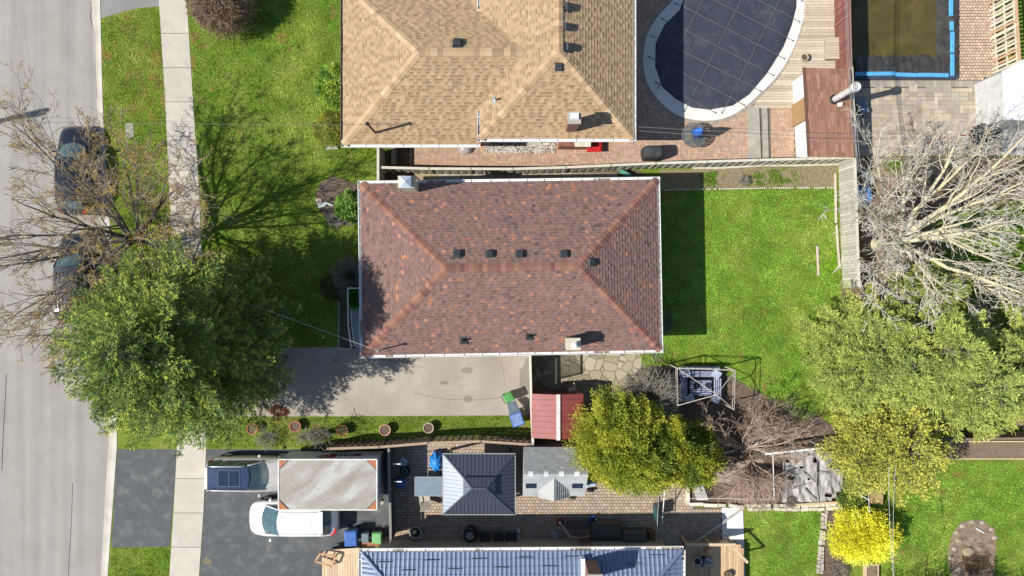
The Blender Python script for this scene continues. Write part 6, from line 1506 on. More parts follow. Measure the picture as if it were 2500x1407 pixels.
    for t in np.linspace(0, 1, 9):
        x = X(ws[1]) + (X(rw[0]) - X(ws[1])) * t; rise = .045 * math.sin(math.pi * min(1, t * 1.0)) ; ends_ = .0; r = []
        for s in np.linspace(-1, 1, 11):
            xx = x + (-.04 + .13 * (1 - s * s) if t == 0 else (-.05 * (1 - s * s) if t == 1 else .0))
            r.append((xx, s * wt * (1.0 if 0 < t < 1 else .95), zr + .015 + rise * .8 + .045 * (1 - abs(s) ** 3)))
        rws.append(r)
    mm = MB(); loft_grid(mm, rws)
    for side in (0, -1): mm.faces([r[side] for r in rws] + [(r[side][0], r[side][1], r[side][2] - .06) for r in rws], [(i, i + 1, 10 + i, 9 + i) if i < 8 else (i, i, i, i) for i in range(8)])
    roof = mm.build('roof', roofpaint or paint, root, smooth=True); xm, xr_ = X(ws[1]), X(rw[0])
    zroof = zr + .015 + .036 + .045
    if sunroof:
        a_, b_ = xm - (xm - xr_) * .18, xm - (xm - xr_) * .72; mm = MB(); mm.box(b_, -wt * .62, zroof - .02, a_, wt * .62, zroof + .006); sr = mm.build('sunroof', M('tinted_glass', (.022, .034, .062), rough=.08, bump=0), roof, bevel=.004)
        mm = MB(); zq = zroof + .007; 
        for (p, q) in (((a_, -wt * .62), (a_, wt * .62)), ((b_, -wt * .62), (b_, wt * .62)), ((a_, -wt * .62), (b_, -wt * .62)), ((a_, wt * .62), (b_, wt * .62)), (((a_ + b_) / 2, -wt * .62), ((a_ + b_) / 2, wt * .62))): mm.bar((*p, zq), (*q, zq), .018, .006)
        mm.build('sunroof_trim', M('trim_navy', (.10, .13, .20), rough=.4), roof)
    for s in (-1, 1): mm = MB(); mm.bar((xm - .12, s * wt * .84, zroof - .018), (xr_ + .08, s * wt * .84, zroof - .018), .014, .012); mm.build('roof_seam', BLACKP, roof)
    mm = MB(); mm.tube([(xr_ + .5, 0, zroof - .02), (xr_ + .38, 0, zroof + .16)], .008, 5); mm.build('antenna', BLACKP, roof)
    mm = MB(); mm.box(xr_ - .14, -wt * .86, zroof - .055, xr_ + .04, wt * .86, zroof - .02); mm.build('spoiler', paint, roof, bevel=.012)
    if ribs:
        mm = MB()
        for k in range(6): y = -wt * .72 + k * wt * 1.44 / 5; mm.bar((xm - .25, y, zroof - .01), (xr_ + .2, y, zroof - .01), .045, .03)
        mm.build('roof_ribs', roofpaint or paint, roof)
    if rails:
        for s in (-1, 1): mm = MB(); mm.tube([(xm - .15, s * wt * .93, zroof - .04), (xm - .3, s * wt * .93, zroof + .035), (xr_ + .3, s * wt * .93, zroof + .035), (xr_ + .12, s * wt * .93, zroof - .04)], .022, 6); mm.build('roof_rail', CHROME, roof, smooth=True)
    for fx in (.185, .80):
        for s in (-1, 1):
            cx_ = X(fx); mm = MB(); mm.tube([(cx_, s * (w2 - .22), .34), (cx_, s * (w2 + .005), .34)], .34, 20); wh = mm.build('wheel', RUBBER, root)
            mm = MB(); mm.tube([(cx_, s * (w2 + .004), .34), (cx_, s * (w2 + .018), .34)], .21, 16); mm.build('rim', STEEL, wh)
            mm = MB(); mm.tube([(cx_, s * (w2 - .12), .345), (cx_, s * (w2 + .002), .345)], .385, 20); mm.build('wheel_arch', BLACKP, root)
    for s in (-1, 1):
        c = (X(ws[0]) - .28, s * (w2 + .09), hood_z + .08); mm = MB(); mm.hexa([(c[0] - .07, c[1] - .09, c[2] - .07), (c[0] + .05, c[1] - .07, c[2] - .07), (c[0] + .05, c[1] + .07, c[2] - .07), (c[0] - .07, c[1] + .09, c[2] - .07)], [(c[0] - .08, c[1] - .09, c[2] + .07), (c[0] + .03, c[1] - .07, c[2] + .06), (c[0] + .03, c[1] + .07, c[2] + .06), (c[0] - .08, c[1] + .09, c[2] + .07)])
        mm.build('mirror', paint, root, bevel=.02)
        mm = MB(); f0, f1 = .022, .085; q = [(X(f0), s * wid(f0) * .70), (X(f0 + .015), s * wid(f0) * .98), (X(f1), s * wid(f1) * .985), (X(f1 - .01), s * wid(f1) * .80)]
        if s < 0: q = q[::-1]
        mm.hexa([(x, y, .70) for x, y in q], [(x, y, ztop(.04) - .055 + .0) for x, y in q]); mm.build('headlight', M('lamp_glass', (.5, .52, .55), rough=.1), root, bevel=.01)
        mm = MB(); q = [(X(.935), s * wid(.935) * .90), (X(.93), s * wid(.935) * 1.0), (X(.99), s * wid(.99) * 1.0), (X(.992), s * wid(.99) * .62)]
        if s > 0: q = q[::-1]
        mm.hexa([(x, y, .62) for x, y in q], [(x, y, ztop(.96) - .01) for x, y in q]); mm.build('taillight', M('lamp_red', lights, rough=.15), root, bevel=.01)
    mm = MB(); mm.bar((X(-.002), 0, .42), (X(-.002), .001, .42), .02, .02); mm.box(X(.012), -wid(.02) * .55, .42, X(-.003), wid(.02) * .55, .62); mm.build('grille', BLACKP, root)
    mm = MB(); 
    for s in (-.5, .12): mm.bar((X(ws[0]) + .12, s * wb, hood_z + .045), (X(ws[0]) - .02, (s + .55) * wb * .9, hood_z + .075), .018, .015)
    mm.build('wiper', BLACKP, root)
    return root
PW = m_paint('car_white', (.70, .70, .69), .3); PS = m_paint('car_silver', (.50, .47, .44), .32, .5, .45); PN = m_paint('car_navy', (.028, .045, .10), .16, .9); PB = m_paint('car_black', (.010, .012, .016), .14, .9); PG = m_paint('car_charcoal', (.03, .032, .038), .2, .8)
def put(o, px, py, h, ang): c = W(px, py, h); o.location = (c[0], c[1], o.location.z); o.rotation_euler = (0, 0, R(ang))
c1 = car('parked_car', 'white car parked on the dark driveway with its bonnet toward the sidewalk', 4.85, 1.98, 1.55, PW, ws=(.20, .385), rw=(.845, .925), trim=None); put(c1, 714, 1268, .9, 180)
c2 = car('parked_car', 'silver car with a dark blue glass roof and chrome rails nosed in beside the trailer', 4.85, 1.95, 1.60, PS, PN, ws=(.33, .49), rw=(.935, .985), rails=True, sunroof=True); put(c2, 613, 1160, .9, 0)
c3 = car('parked_car', 'glossy black car parked at the kerb above the street tree', 4.85, 1.88, 1.55, PB, PB, ws=(.24, .40), rw=(.84, .93)); put(c3, 180, 415, .8, 90); c3.location.z = -.11
c4 = car('parked_car', 'dark grey car with a ribbed roof parked at the kerb half under the spruce', 4.9, 1.86, 1.70, PB, PG, ws=(.25, .38), rw=(.87, .97), ribs=True, hood_z=1.03); put(c4, 180, 680, .8, 90); c4.location.z = -.11
# ================================================================ TRAILER
tr = thing('cargo_trailer', 'white enclosed cargo trailer with a stained grey roof and rusty corner plates', 'trailer', W(823, 1155))
ht = 2.4; a, b = W(680, 1122, ht), W(920, 1245, ht); x0, x1, y0, y1 = a[0], b[0], b[1], a[1]
TW_ = M('trailer_white', (.62, .64, .68), rough=.4, var=.06, bump=.02, fine=.03)
MB().box(x0 + .015, y0 + .015, .45, x1 - .015, y1 - .015, ht - .012).build('body', TW_, tr)
t = NT('stained_roof'); mp = t.n('Mapping'); t.put(mp.inputs[0], t.wpos()); mp.vector_type = 'TEXTURE'; mp.inputs['Rotation'].default_value = (0, 0, R(33)); mp.inputs['Scale'].default_value = (3.0, .8, 1)
a_ = t.ramp(t.noise(1.1, 5, .62, vec=mp.outputs[0], dist=.5), [(.32, (.25, .22, .18)), (.5, (.31, .285, .245)), (.64, (.40, .40, .365)), (.8, (.48, .485, .455))]); s2 = t.ramp(t.noise(9, 4, .7), [(.3, .85), (.7, 1.12)]); STR_ = t.done(t.mul(a_, s2), .45, 0, .4)
MB().box(x0 + .05, y0 + .05, ht - .012, x1 - .05, y1 - .05, ht).build('roof_panel', STR_, tr)
m = MB(); 
for (p, q) in (((x0, y0), (x1, y0)), ((x0, y1), (x1, y1)), ((x0, y0 + .03), (x0, y1 - .03)), ((x1, y0 + .03), (x1, y1 - .03))): m.bar((*p, ht), (*q, ht), .06, .05)
m.build('roof_trim', M('trim_cream', (.66, .63, .56), rough=.5), tr)
RU = M('rust_plate', (.40, .155, .07), rough=.75, var=.4, vs=9)
for (cx_, cy_, sx, sy) in ((x0, y0, 1, 1), (x1, y0, -1, 1), (x0, y1, 1, -1), (x1, y1, -1, -1)):
    m = MB(); m.prism([(cx_ + sx * .03, cy_ + sy * .03), (cx_ + sx * .50, cy_ + sy * .03), (cx_ + sx * .03, cy_ + sy * .50)], ht + .001, ht + .03); m.build('corner_plate', RU, tr)
    m = MB(); m.bar((cx_ + sx * .52, cy_ + sy * .03, ht + .015), (cx_ + sx * .03, cy_ + sy * .52, ht + .015), .03, .035); m.build('corner_seam', BLACKP, tr)
zz = .55
for s, yy in ((-1, y0 - .004), (1, y1 + .004)):
    for fx in (.38, .55): cx_ = x0 + (x1 - x0) * fx; m = MB(); m.tube([(cx_, yy - s * .2, .33), (cx_, yy + s * .02, .33)], .33, 18); wh = m.build('wheel', RUBBER, tr); m = MB(); m.tube([(cx_, yy + s * .02, .33), (cx_, yy + s * .03, .33)], .19, 14); m.build('rim', WHITE, wh)
# graphic on the shaded long side
m = MB(); gx0 = x0 + (x1 - x0) * .34; gw = (x1 - x0) * .46; yy = y1 - .012; GB, GR, GW_ = 0, 1, 2
def q_(x, z, w, h, mi, o=0): m.mat(mi).box(gx0 + x * gw, yy, 1.0 + z * 1.1, gx0 + (x + w) * gw, yy + .004 + o, 1.0 + (z + h) * 1.1)
q_(.30, .10, .70, .42, GB); q_(.02, .62, .28, .16, GB); q_(.08, .25, .18, .22, GR); q_(.30, .58, .16, .28, GR); q_(.20, .45, .2, .3, GR, .002)
for k in range(7): q_(.47 + k * .07, .62, .045, .18, GW_, .003)
for k in range(6): q_(.36 + k * .10, .22, .06, .2, GR if k in (0, 5) else GW_, .003)
q_(.0, .36, .12, .05, GB, .001); q_(.12, .84, .3, .05, GB, .001)
m.build('side_graphic', [M('print_black', (.02, .02, .03)), M('print_red', (.40, .03, .04)), M('print_white', (.7, .7, .7))], tr)
m = MB(); m.bar((x0 - .05, y0 + .4, .5), (x0 - 1.0 + .6, (y0 + y1) / 2, .5), .08, .08)
m2 = MB(); m2.tube([(x1 - .0, y0 - .02, .45), (x1 + .01, y0 - .02, 1.0)], .05, 8); m2.lathe((x1, y0 - .04, .95), [(.09, 0), (.10, .05), (.05, .06), (.05, .0)], 12, close=False); m2.build('jack', M('rusty_cream', (.52, .42, .32)), tr)
# ================================================================ BINS AND POTS
def wheelie(name, label, px, py, ang, colm, lidm, w=.56, d=.62, h=1.0, open_lid=False):
    o = thing(name, label, 'bin', (0, 0, 0)); m = MB(); k = .82
    m.hexa([(-w / 2 * k, -d / 2 * k, .05), (w / 2 * k, -d / 2 * k, .05), (w / 2 * k, d / 2 * k, .05), (-w / 2 * k, d / 2 * k, .05)], [(-w / 2, -d / 2, h - .1), (w / 2, -d / 2, h - .1), (w / 2, d / 2, h - .1), (-w / 2, d / 2, h - .1)])
    m.build('body', colm, o, bevel=.03)
    m = MB(); m.box(-w / 2 - .02, -d / 2 - .02, h - .099, w / 2 + .02, d / 2 + .02, h - .06); m.build('rim', colm, o, bevel=.015)
    m = MB()
    if open_lid:
        m.hexa([(-w / 2, d / 2 + .05, .35), (w / 2, d / 2 + .05, .35), (w / 2, d / 2 + .09, .35), (-w / 2, d / 2 + .09, .35)], [(-w / 2, d / 2 + .02, h - .08), (w / 2, d / 2 + .02, h - .08), (w / 2, d / 2 + .08, h - .05), (-w / 2, d / 2 + .08, h - .05)])
        m2 = MB(); m2.box(-w / 2 + .04, -d / 2 + .04, h - .07, w / 2 - .04, d / 2 - .04, h - .055); m2.build('liner', M('bin_inside', (.16, .25, .46), rough=.6, var=.4, vs=6), o)
        m.hexa([(-w / 2 * .95, d / 2 + .06, h - .13), (w / 2 * .95, d / 2 + .06, h - .13), (w / 2 * .8, d / 2 + .62, h - .42), (-w / 2 * .8, d / 2 + .62, h - .42)], [(-w / 2 * .95, d / 2 + .06, h - .09), (w / 2 * .95, d / 2 + .06, h - .09), (w / 2 * .8, d / 2 + .62, h - .38), (-w / 2 * .8, d / 2 + .62, h - .38)])
        for q in range(4): y = d / 2 + .14 + q * .13; z = h - .085 - .29 * (y - d / 2 - .06) / .56; m.bar((-w * .35, y, z), (w * .35, y, z), .03, .02)
    else:
        m.hexa([(-w / 2 - .01, -d / 2 - .03, h - .059), (w / 2 + .01, -d / 2 - .03, h - .059), (w / 2 + .01, d / 2 + .01, h - .059), (-w / 2 - .01, d / 2 + .01, h - .059)], [(-w / 2 * .85, -d / 2 * .8, h), (w / 2 * .85, -d / 2 * .8, h), (w / 2 * .85, d / 2 * .85, h), (-w / 2 * .85, d / 2 * .85, h)]); m.box(-w * .3, -.1, h, w * .3, .02, h + .012)
    m.build('lid', lidm, o, bevel=.02)
    m = MB(); m.tube([(-w / 2, d / 2 + .08, h - .12), (w / 2, d / 2 + .08, h - .12)], .018, 6); m.build('handle', BLACKP, o)
    for s in (-1, 1): m = MB(); m.tube([(s * w * .36, d / 2 - .02, .1), (s * w * .45, d / 2 - .02, .1)], .1, 12); m.build('wheel', RUBBER, o)
    c = W(px, py, h * .8); o.location = (c[0], c[1], 0); o.rotation_euler = (0, 0, R(ang)); return o
GRN = M('bin_green', (.08, .30, .075), rough=.45, var=.12); GLT = M('bin_green_pale', (.16, .40, .16), rough=.5); BBL = M('bin_blue', (.045, .12, .36), rough=.45, var=.12); GRL = M('bin_grey_lid', (.13, .17, .20), rough=.5); NAV = M('bin_navy', (.03, .06, .16), rough=.5)
wheelie('wheeled_bin', 'small green wheeled bin lying askew near the end of the grey driveway', 1242, 970, 118, GRN, GRN, .46, .5, .85)
wheelie('wheeled_bin', 'blue recycling cart with its grey lid thrown open beside the slatted gate fence', 1262, 1024, 18, BBL, GRL, .62, .68, 1.0, True)
wheelie('wheeled_bin', 'blue recycling bin at the foot of the dark driveway near the wooden deck', 858, 1313, 2, BBL, BBL, .66, .8, .95)
wheelie('wheeled_bin', 'navy bin with a grey lid between the blue and the pale green driveway bins', 892, 1312, 0, NAV, GRL, .42, .5, .7)
wheelie('wheeled_bin', 'pale green bin nearest the dark fence on the dark driveway', 921, 1313, 0, GLT, GLT, .5, .55, .7)
m = MB(); m.colr((.30, .12, .07)); m.bar(W(885, 1328, .3), W(950, 1326, .3), .2, .22); m.build('timber_kerb', WOODA, None, ('reddish timber beam on the ground under the driveway bins', 'timber'))
def pot(px, py, mat_, label, r=.30, h=.42, group='flower pots on the grass strip', soil=None):
    c = W(px, py, 0) ; o = thing('flower_pot', label, 'flower pot', c, group); m = MB(); m.lathe(c, [(r * .68, 0), (r * .70, .01), (r * .93, h * .8), (r * .95, h * .82), (r * 1.04, h * .82), (r * 1.05, h), (r * .90, h), (r * .86, h * .85), (r * .1, h * .83)], 24, close=False); m.build('body', mat_, o, smooth=False)
    MB().lathe(c, [(r * .86, h * .80), (r * .84, h * .86), (r * .3, h * .89), (.01, h * .88)], 16).build('soil', soil or MULCH, o); return o
pot(622, 1044, TERRA, 'terracotta pot with bare soil, leftmost in the row of five pots'); pot(726, 1038, TERRA, 'terracotta pot with dry stems, second from the left in the row of five'); pot(840, 1048, TERRA, 'terracotta pot in the middle of the row of five with green sprouts', .29)
pot(943, 1047, M('terracotta_pale', (.50, .27, .18), rough=.8, var=.2), 'faded pinkish terracotta pot, second from the right in the row of five'); pot(1048, 1042, M('pot_stone', (.42, .36, .27)), 'beige stone coloured pot at the right end of the row of five', .28)
bush('pot_sprout', 'small green sprouts growing in the middle terracotta pot', W(840, 1046) + [0, 0, .37], .2, .2, .12, 160, [(.12, .2, .04), (.2, .25, .08)], (.05, .1), .4, seed=97, cat='plant', stem=False)
bush('dead_leaves', 'heap of rusty brown dead leaves at the edge of the long grey driveway', W(680, 1004), .5, .3, .08, 700, [(.25, .10, .05), (.38, .17, .09)], (.05, .1), .6, seed=98, cat='leaf pile', stem=False)
# ================================================================ GAZEBO PATIO ITEMS
gt = thing('glass_table', 'rectangular glass patio table left of the gazebo roof', 'patio table', W(1048, 1188)); a, b = W(1013, 1165, .73), W(1080, 1211, .73)
m = MB(); m.box(a[0], b[1], .715, b[0], a[1], .73); m.build('table_top', M('tinted_top', (.20, .25, .30), rough=.12, var=.15), gt); m = MB()
for p, q in (((a[0], a[1]), (b[0], a[1])), ((a[0], b[1]), (b[0], b[1])), ((a[0], b[1]), (a[0], a[1])), ((b[0], b[1]), (b[0], a[1]))): m.bar((*p, .72), (*q, .72), .04, .035)
m.build('frame', GREYM, gt)
for x in (a[0] + .1, b[0] - .1):
    for y in (a[1] - .1, b[1] + .1): MB().box(x - .02, y - .02, 0, x + .02, y + .02, .70).build('leg', GREYM, gt)
def patio_chair(label, px, py, ang, seatm, framem, w=.56, lean=.35):
    o = thing('patio_chair', label, 'chair', (0, 0, 0)); 
    MB().box(-w / 2, -.25, .42, w / 2, .25, .45).build('seat', seatm, o); m = MB(); m.hexa([(-w / 2, .24, .45), (w / 2, .24, .45), (w / 2, .27, .45), (-w / 2, .27, .45)], [(-w / 2, .24 + lean, .95), (w / 2, .24 + lean, .95), (w / 2, .27 + lean, .95), (-w / 2, .27 + lean, .95)]); m.build('backrest', seatm, o)
    for s in (-1, 1): m = MB(); m.bar((s * w / 2, -.25, .62), (s * w / 2, .36, .64), .05, .03); m.build('armrest', framem, o)
    for s in (-1, 1):
        for y in (-.24, .26): MB().bar((s * w / 2, y, 0), (s * w / 2, y, .62), .03, .03).build('leg', framem, o)
    c = W(px, py, .5); o.location = (c[0], c[1], 0); o.rotation_euler = (0, 0, R(ang)); return o
patio_chair('beige sling patio chair pulled up to the glass table', 1037, 1215, 188, M('sling_beige', (.42, .36, .28)), GREYM)
tp = thing('tarp_cover', 'crumpled bright blue tarp over a round object left of the gazebo', 'tarp', W(1066, 1128)); m = MB(); c = W(1066, 1128, .5); vs = []; N_ = 30; rr = random.Random(4)
for r_, z_ in ((.52, .02), (.50, .3), (.44, .6), (.28, .78), (.10, .86), (.01, .88)):
    for k in range(N_): t_ = 2 * math.pi * k / N_; f = 1 + (.13 * math.sin(7 * t_ + z_ * 4) + rr.uniform(-.05, .05)) * (1 if r_ > .2 else .3); vs.append((c[0] + r_ * f * math.cos(t_) * .8, c[1] + r_ * f * math.sin(t_) * 1.05, z_))
m.faces(vs, [(i * N_ + k, i * N_ + (k + 1) % N_, (i + 1) * N_ + (k + 1) % N_, (i + 1) * N_ + k) for i in range(5) for k in range(N_)]); m.build('tarp', M('tarp_blue', (.02, .22, .62), rough=.45, var=.35, vs=5, bump=.3, bs=12), tp)
def ringpot(label, px, py, r, h, mat_, ins, name='planter', cat='planter', z=.03):
    c = W(px, py, h); c[2] = z; o = thing(name, label, cat, c); m = MB(); m.lathe(c, [(r * .75, 0), (r * .95, h * .9), (r, h * .92), (r, h), (r * .86, h), (r * .82, h * .8)], 22, close=False); m.build('body', mat_, o); MB().lathe(c, [(r * .83, h * .74), (r * .8, h * .8), (.01, h * .8)], 18).build('soil', ins, o); return o
ringpot('large round planter with a pale rim in the shade by the dark fence', 1014, 1301, .33, .5, M('pale_resin', (.42, .40, .36)), M('dark_soil', (.012, .012, .012)))
ringpot('pale round basin in the shade in front of the wooden bench', 1353, 1308, .20, .3, M('basin_grey', (.42, .45, .46)), M('basin_in', (.30, .34, .35)), 'basin', 'basin')
bk = thing('bucket', 'blue plastic bucket with a white label near the bench corner', 'bucket', W(1447, 1268)); c = W(1447, 1268, .35); c[2] = .03; m = MB(); m.lathe(c, [(.13, 0), (.17, .34), (.18, .36), (.15, .36), (.13, .1)], 18, close=False); m.build('body', M('bucket_blue', (.02, .12, .50), rough=.4), bk); m = MB(); m.tube([c + [.15, -.1, .2], c + [.2, -.02, .25]], .05, 6); m.build('label_patch', WHITE, bk)
rk = thing('torch_lamp', 'dark red round based garden stake with a pale handle left of the bench', 'garden stake', W(1367, 1277)); c = W(1367, 1277, .2); c[2] = .03; m = MB(); m.lathe(c, [(.2, 0), (.21, .04), (.09, .16), (.04, .2)], 18); m.build('base', M('dark_red', (.16, .02, .03)), rk); m = MB(); m.tube([c + [.02, -.02, .2], c + [.55, -.55, .9]], .022, 6); m.build('handle', M('handle_white', (.6, .56, .52)), rk); m = MB(); m.lathe(c, [(.07, .16), (.07, .22), (.02, .23)], 12); m.build('cap', WHITE, rk)
bn = thing('garden_bench', 'dark slatted wooden bench with a curved back in the shade of the blue roofed house', 'bench', W(1412, 1290)); a, b = W(1382, 1270, .45), W(1438, 1292, .45); m = MB()
for k in range(6): y = a[1] - (a[1] - b[1]) * (k + .5) / 6; m.box(a[0], y - .035, .42, b[0], y + .035, .45)
m.build('seat', M('bench_wood', (.085, .075, .065)), bn); yb_ = b[1] - .12; BW_ = M('bench_wood_pale', (.30, .26, .22)); m = MB(); pts = [(a[0], yb_ - .12, .86), (a[0] + .3, yb_ - .16, .9), ((a[0] + b[0]) / 2, yb_ - .20, .96), (b[0] - .3, yb_ - .16, .9), (b[0], yb_ - .12, .86)]
for p, q in zip(pts[:-1], pts[1:]): m.bar(p, q, .07, .05)
m.bar((a[0], yb_, .5), (b[0], yb_, .5), .05, .06); m.build('backrest', BW_, bn); m = MB()
for k in range(11): x = a[0] + (b[0] - a[0]) * (k + .5) / 11; m.bar((x, yb_, .5), (x, yb_ - .14, .88), .05, .02)
m.build('back_slats', bpy.data.materials['bench_wood'], bn)
for x in (a[0] + .04, b[0] - .04):
    for y in (a[1] - .05, b[1] + .03): MB().box(x - .03, y - .03, 0, x + .03, y + .03, .42).build('leg', bpy.data.materials['bench_wood'], bn)
def covered(name, label, cat, x0, y0, x1, y1, h, mat_, hip=.25, seams=True):
    a, b = W(x0, y0, h), W(x1, y1, h); o = thing(name, label, cat, ((a[0] + b[0]) / 2, (a[1] + b[1]) / 2, 0)); m = MB(); i = hip
    B_ = [(a[0], b[1]), (b[0], b[1]), (b[0], a[1]), (a[0], a[1])]; T_ = [(a[0] + i, b[1] + i), (b[0] - i, b[1] + i), (b[0] - i, a[1] - i), (a[0] + i, a[1] - i)]
    m.hexa([(x, y, .05) for x, y in B_], [(x, y, h - .08) for x, y in B_]); m.hexa([(x, y, h - .079) for x, y in B_], [(x, y, h + .05) for x, y in T_]); m.build('cover', mat_, o, bevel=.03); s = MB()
    if seams:
        for p, q in zip(B_, T_): s.bar((*p, h - .07), (*q, h + .055), .025, .012)
        s.build('seam', M('seam_grey', (.13, .13, .12)), o)
    return o
CVG = M('cover_taupe', (.075, .072, .066), rough=.85, var=.25, vs=4, bump=.3, bs=12)
covered('covered_table', 'patio table hidden under a taupe fabric cover right of the dark bench', 'covered table', 1446, 1279, 1519, 1318, .8, CVG)
covered('covered_chest', 'grey covered storage chest right of the taupe covered table', 'storage chest', 1521, 1299, 1580, 1324, .8, M('cover_grey', (.09, .088, .085), rough=.85, var=.25), .05, False)
m = MB(); m.colr((.16, .09, .055)); p = [W(1583, 1298, .6), W(1597, 1298, .6), W(1608, 1326, .6), W(1590, 1326, .6)]; m.prism(p, .0, .6); m.build('leaning_board', WOODA, None, ('brown wooden panel leaning by the house at the end of the covered patio furniture', 'board'))
# spare wheel on dark cover, small chairs in the row
sw = thing('spare_wheel', 'alloy wheel lying flat among dark things against the blue roofed house', 'wheel', W(1147, 1308)); c = W(1147, 1308, .75); cz_ = .62
m = MB(); m.tube([(c[0] + .26 * math.cos(k * math.pi / 12), c[1] + .26 * math.sin(k * math.pi / 12), cz_ + .1) for k in range(25)], .10, 10, False); m.build('tyre', RUBBER, sw)
m = MB(); m.tube([(c[0] + .2 * math.cos(k * math.pi / 12), c[1] + .2 * math.sin(k * math.pi / 12), cz_ + .17) for k in range(25)], .018, 6, False)
for k in range(10): t_ = k * math.pi / 5 + (.12 if k % 2 else -.12); m.bar((c[0], c[1], cz_ + .17), (c[0] + .2 * math.cos(t_), c[1] + .2 * math.sin(t_), cz_ + .17), .035, .02)
m.build('rim', M('alloy', (.55, .56, .60), rough=.3, metal=.4), sw)
MB().lathe((c[0], c[1], 0.03), [(.36, 0), (.36, .55), (.3, .66), (.01, .665)], 20).build('stand', BLACKP, sw)
for k, px in enumerate((1184, 1217, 1247)):
    pc_ = patio_chair(('dark patio chair right of the spare wheel, first of three against the blue roofed house', 'dark patio chair in the middle of the three against the blue roofed house', 'dark patio chair at the right of the three against the blue roofed house')[k], px, 1312, 180, M('dark_sling', (.035, .038, .045)), BLACKP, .5, .1); pc_['group'] = 'dark patio chairs along the house wall'
for (px, py, lab) in ((1266, 1299, 'small white lantern near the row of dark chairs'), (1266, 1314, 'small white ornament by the wall right of the dark chairs')): c = W(px, py, .3); MB().lathe((c[0], c[1], .03), [(.09, 0), (.09, .05), (.05, .08), (.06, .25), (.09, .28), (.02, .34)], 12).build('lantern', M('lantern_white', (.5, .5, .5)), None, (lab, 'lantern'))
tb2 = thing('side_table', 'small round glass table in the shade behind the dark fence', 'side table', W(985, 1128)); c = W(985, 1128, .6); MB().lathe((c[0], c[1], .58), [(.22, 0), (.23, .01), (.23, .03), (.01, .031)], 22).build('table_top', M('round_glass', (.28, .33, .38), rough=.1), tb2); MB().tube([(c[0], c[1], 0), (c[0], c[1], .58)], .03, 8).build('leg', STEEL, tb2)
wheelie('storage_tub', 'blue plastic tub behind the dark fence left of the glass table', 978, 1180, 0, BBL, BBL, .45, .45, .5)
ringpot('black tub with a coiled green hose between the small round table and the blue tub', 989, 1150, .3, .4, BLACKP, M('dark_soil'), 'hose_tub', 'hose tub')
m = MB(); c = W(989, 1150, .4); m.tube([(c[0] + .16 * math.cos(k * .5) * (.5 + .04 * k % .5), c[1] + .16 * math.sin(k * .5), .42 + .002 * k) for k in range(22)], .018, 5); m.build('garden_hose', M('hose_green', (.10, .38, .22)), None, ('green garden hose coiled in the black tub', 'hose'))
for k, (px, py) in enumerate(((963, 1133), (966, 1176))): m = MB(); a = W(px - 4, py, 1.5); m.bar(a, a + [.42, .0, 0.02], .05, .04); m.build('bracket', WHITE, None, (('upper white bracket reaching over the dark fence', 'lower white bracket reaching over the dark fence')[k], 'bracket', 'white brackets on the dark fence'))
# mobility scooter peeking from the cedar
sc = thing('mobility_scooter', 'pale blue scooter parked between the grey shed and the large cedar', 'scooter', W(1440, 1185)); a = W(1436, 1184, .7); m = MB(); m.hexa([(a[0] - .1, a[1] - .18, .3), (a[0] + .55, a[1] - .13, .25), (a[0] + .55, a[1] + .13, .25), (a[0] - .1, a[1] + .18, .3)], [(a[0] - .1, a[1] - .16, .72), (a[0] + .45, a[1] - .1, .6), (a[0] + .45, a[1] + .1, .6), (a[0] - .1, a[1] + .16, .72)]); m.build('body', M('scooter_blue', (.45, .55, .68), rough=.3), sc, bevel=.05)
for px, py in ((1441, 1197), (1436, 1176)): c = W(px, py, .2); m = MB(); m.tube([(c[0], c[1] - .06, .2), (c[0], c[1] + .06, .2)], .2, 14); m.build('wheel', RUBBER, sc)
kw = thing('hand_truck', 'small folded hand truck leaning at the lower right of the grey shed', 'hand truck', W(1394, 1217)); c = W(1394, 1217, .15); m = MB(); m.tube([(c[0], c[1] - .05, .15), (c[0], c[1] + .05, .15)], .15, 12); m.build('wheel', M('wheel_tan', (.22, .19, .15)), kw); m = MB(); m.bar((c[0] - .15, c[1], .2), (c[0] + .25, c[1] + .05, .5), .05, .03); m.build('frame', BLACKP, kw)
# chain link gate with leaning white poles at the right of the patio
cg = thing('wire_gate', 'wire mesh gate with green screening and a leaning white pole beyond the patio', 'gate', W(1612, 1260)); m = MB()
for p, q in (((1608, 1212, 1.3), (1603, 1326, 1.3)), ((1608, 1212, .1), (1603, 1326, .1))): m.tube([W(*p), W(*q)], .02, 6)
for t_ in np.linspace(0, 1, 15): x, y = 1608 - 5 * t_, 1212 + 114 * t_; b_ = W(x, y, 1.3); m.bar(b_, [b_[0], b_[1], .05], .012, .012)
m.build('mesh_panel', STEEL, cg); m = MB(); a, b = W(1604, 1245, 1.2), W(1603, 1275, 1.2); m.hexa([(a[0], b[1], .1), (a[0] + .02, b[1], .1), (a[0] + .02, a[1], .1), (a[0], a[1], .1)], [(a[0], b[1], 1.2), (a[0] + .02, b[1], 1.2), (a[0] + .02, a[1], 1.2), (a[0], a[1], 1.2)]); m.build('screen', M('mesh_green', (.02, .09, .08)), cg)
m = MB(); m.tube([W(1623, 1196, 1.9), W(1616, 1281, .1)], .028, 6); m.build('pole', WHITE, cg)
# lengths of white conduit lying across the garden path
m = MB(); a, b = W(1692, 1326, .5), W(1815, 1240, .3); m.tube([a, b], .022, 6); m.tube([a + [.09, -.02, 0], b + [.06, -.05, 0]], .022, 6); m.build('conduit', M('conduit_grey', (.52, .50, .46)), None, ('pair of long pale conduits leaning across the shaded patio corner', 'conduit'))
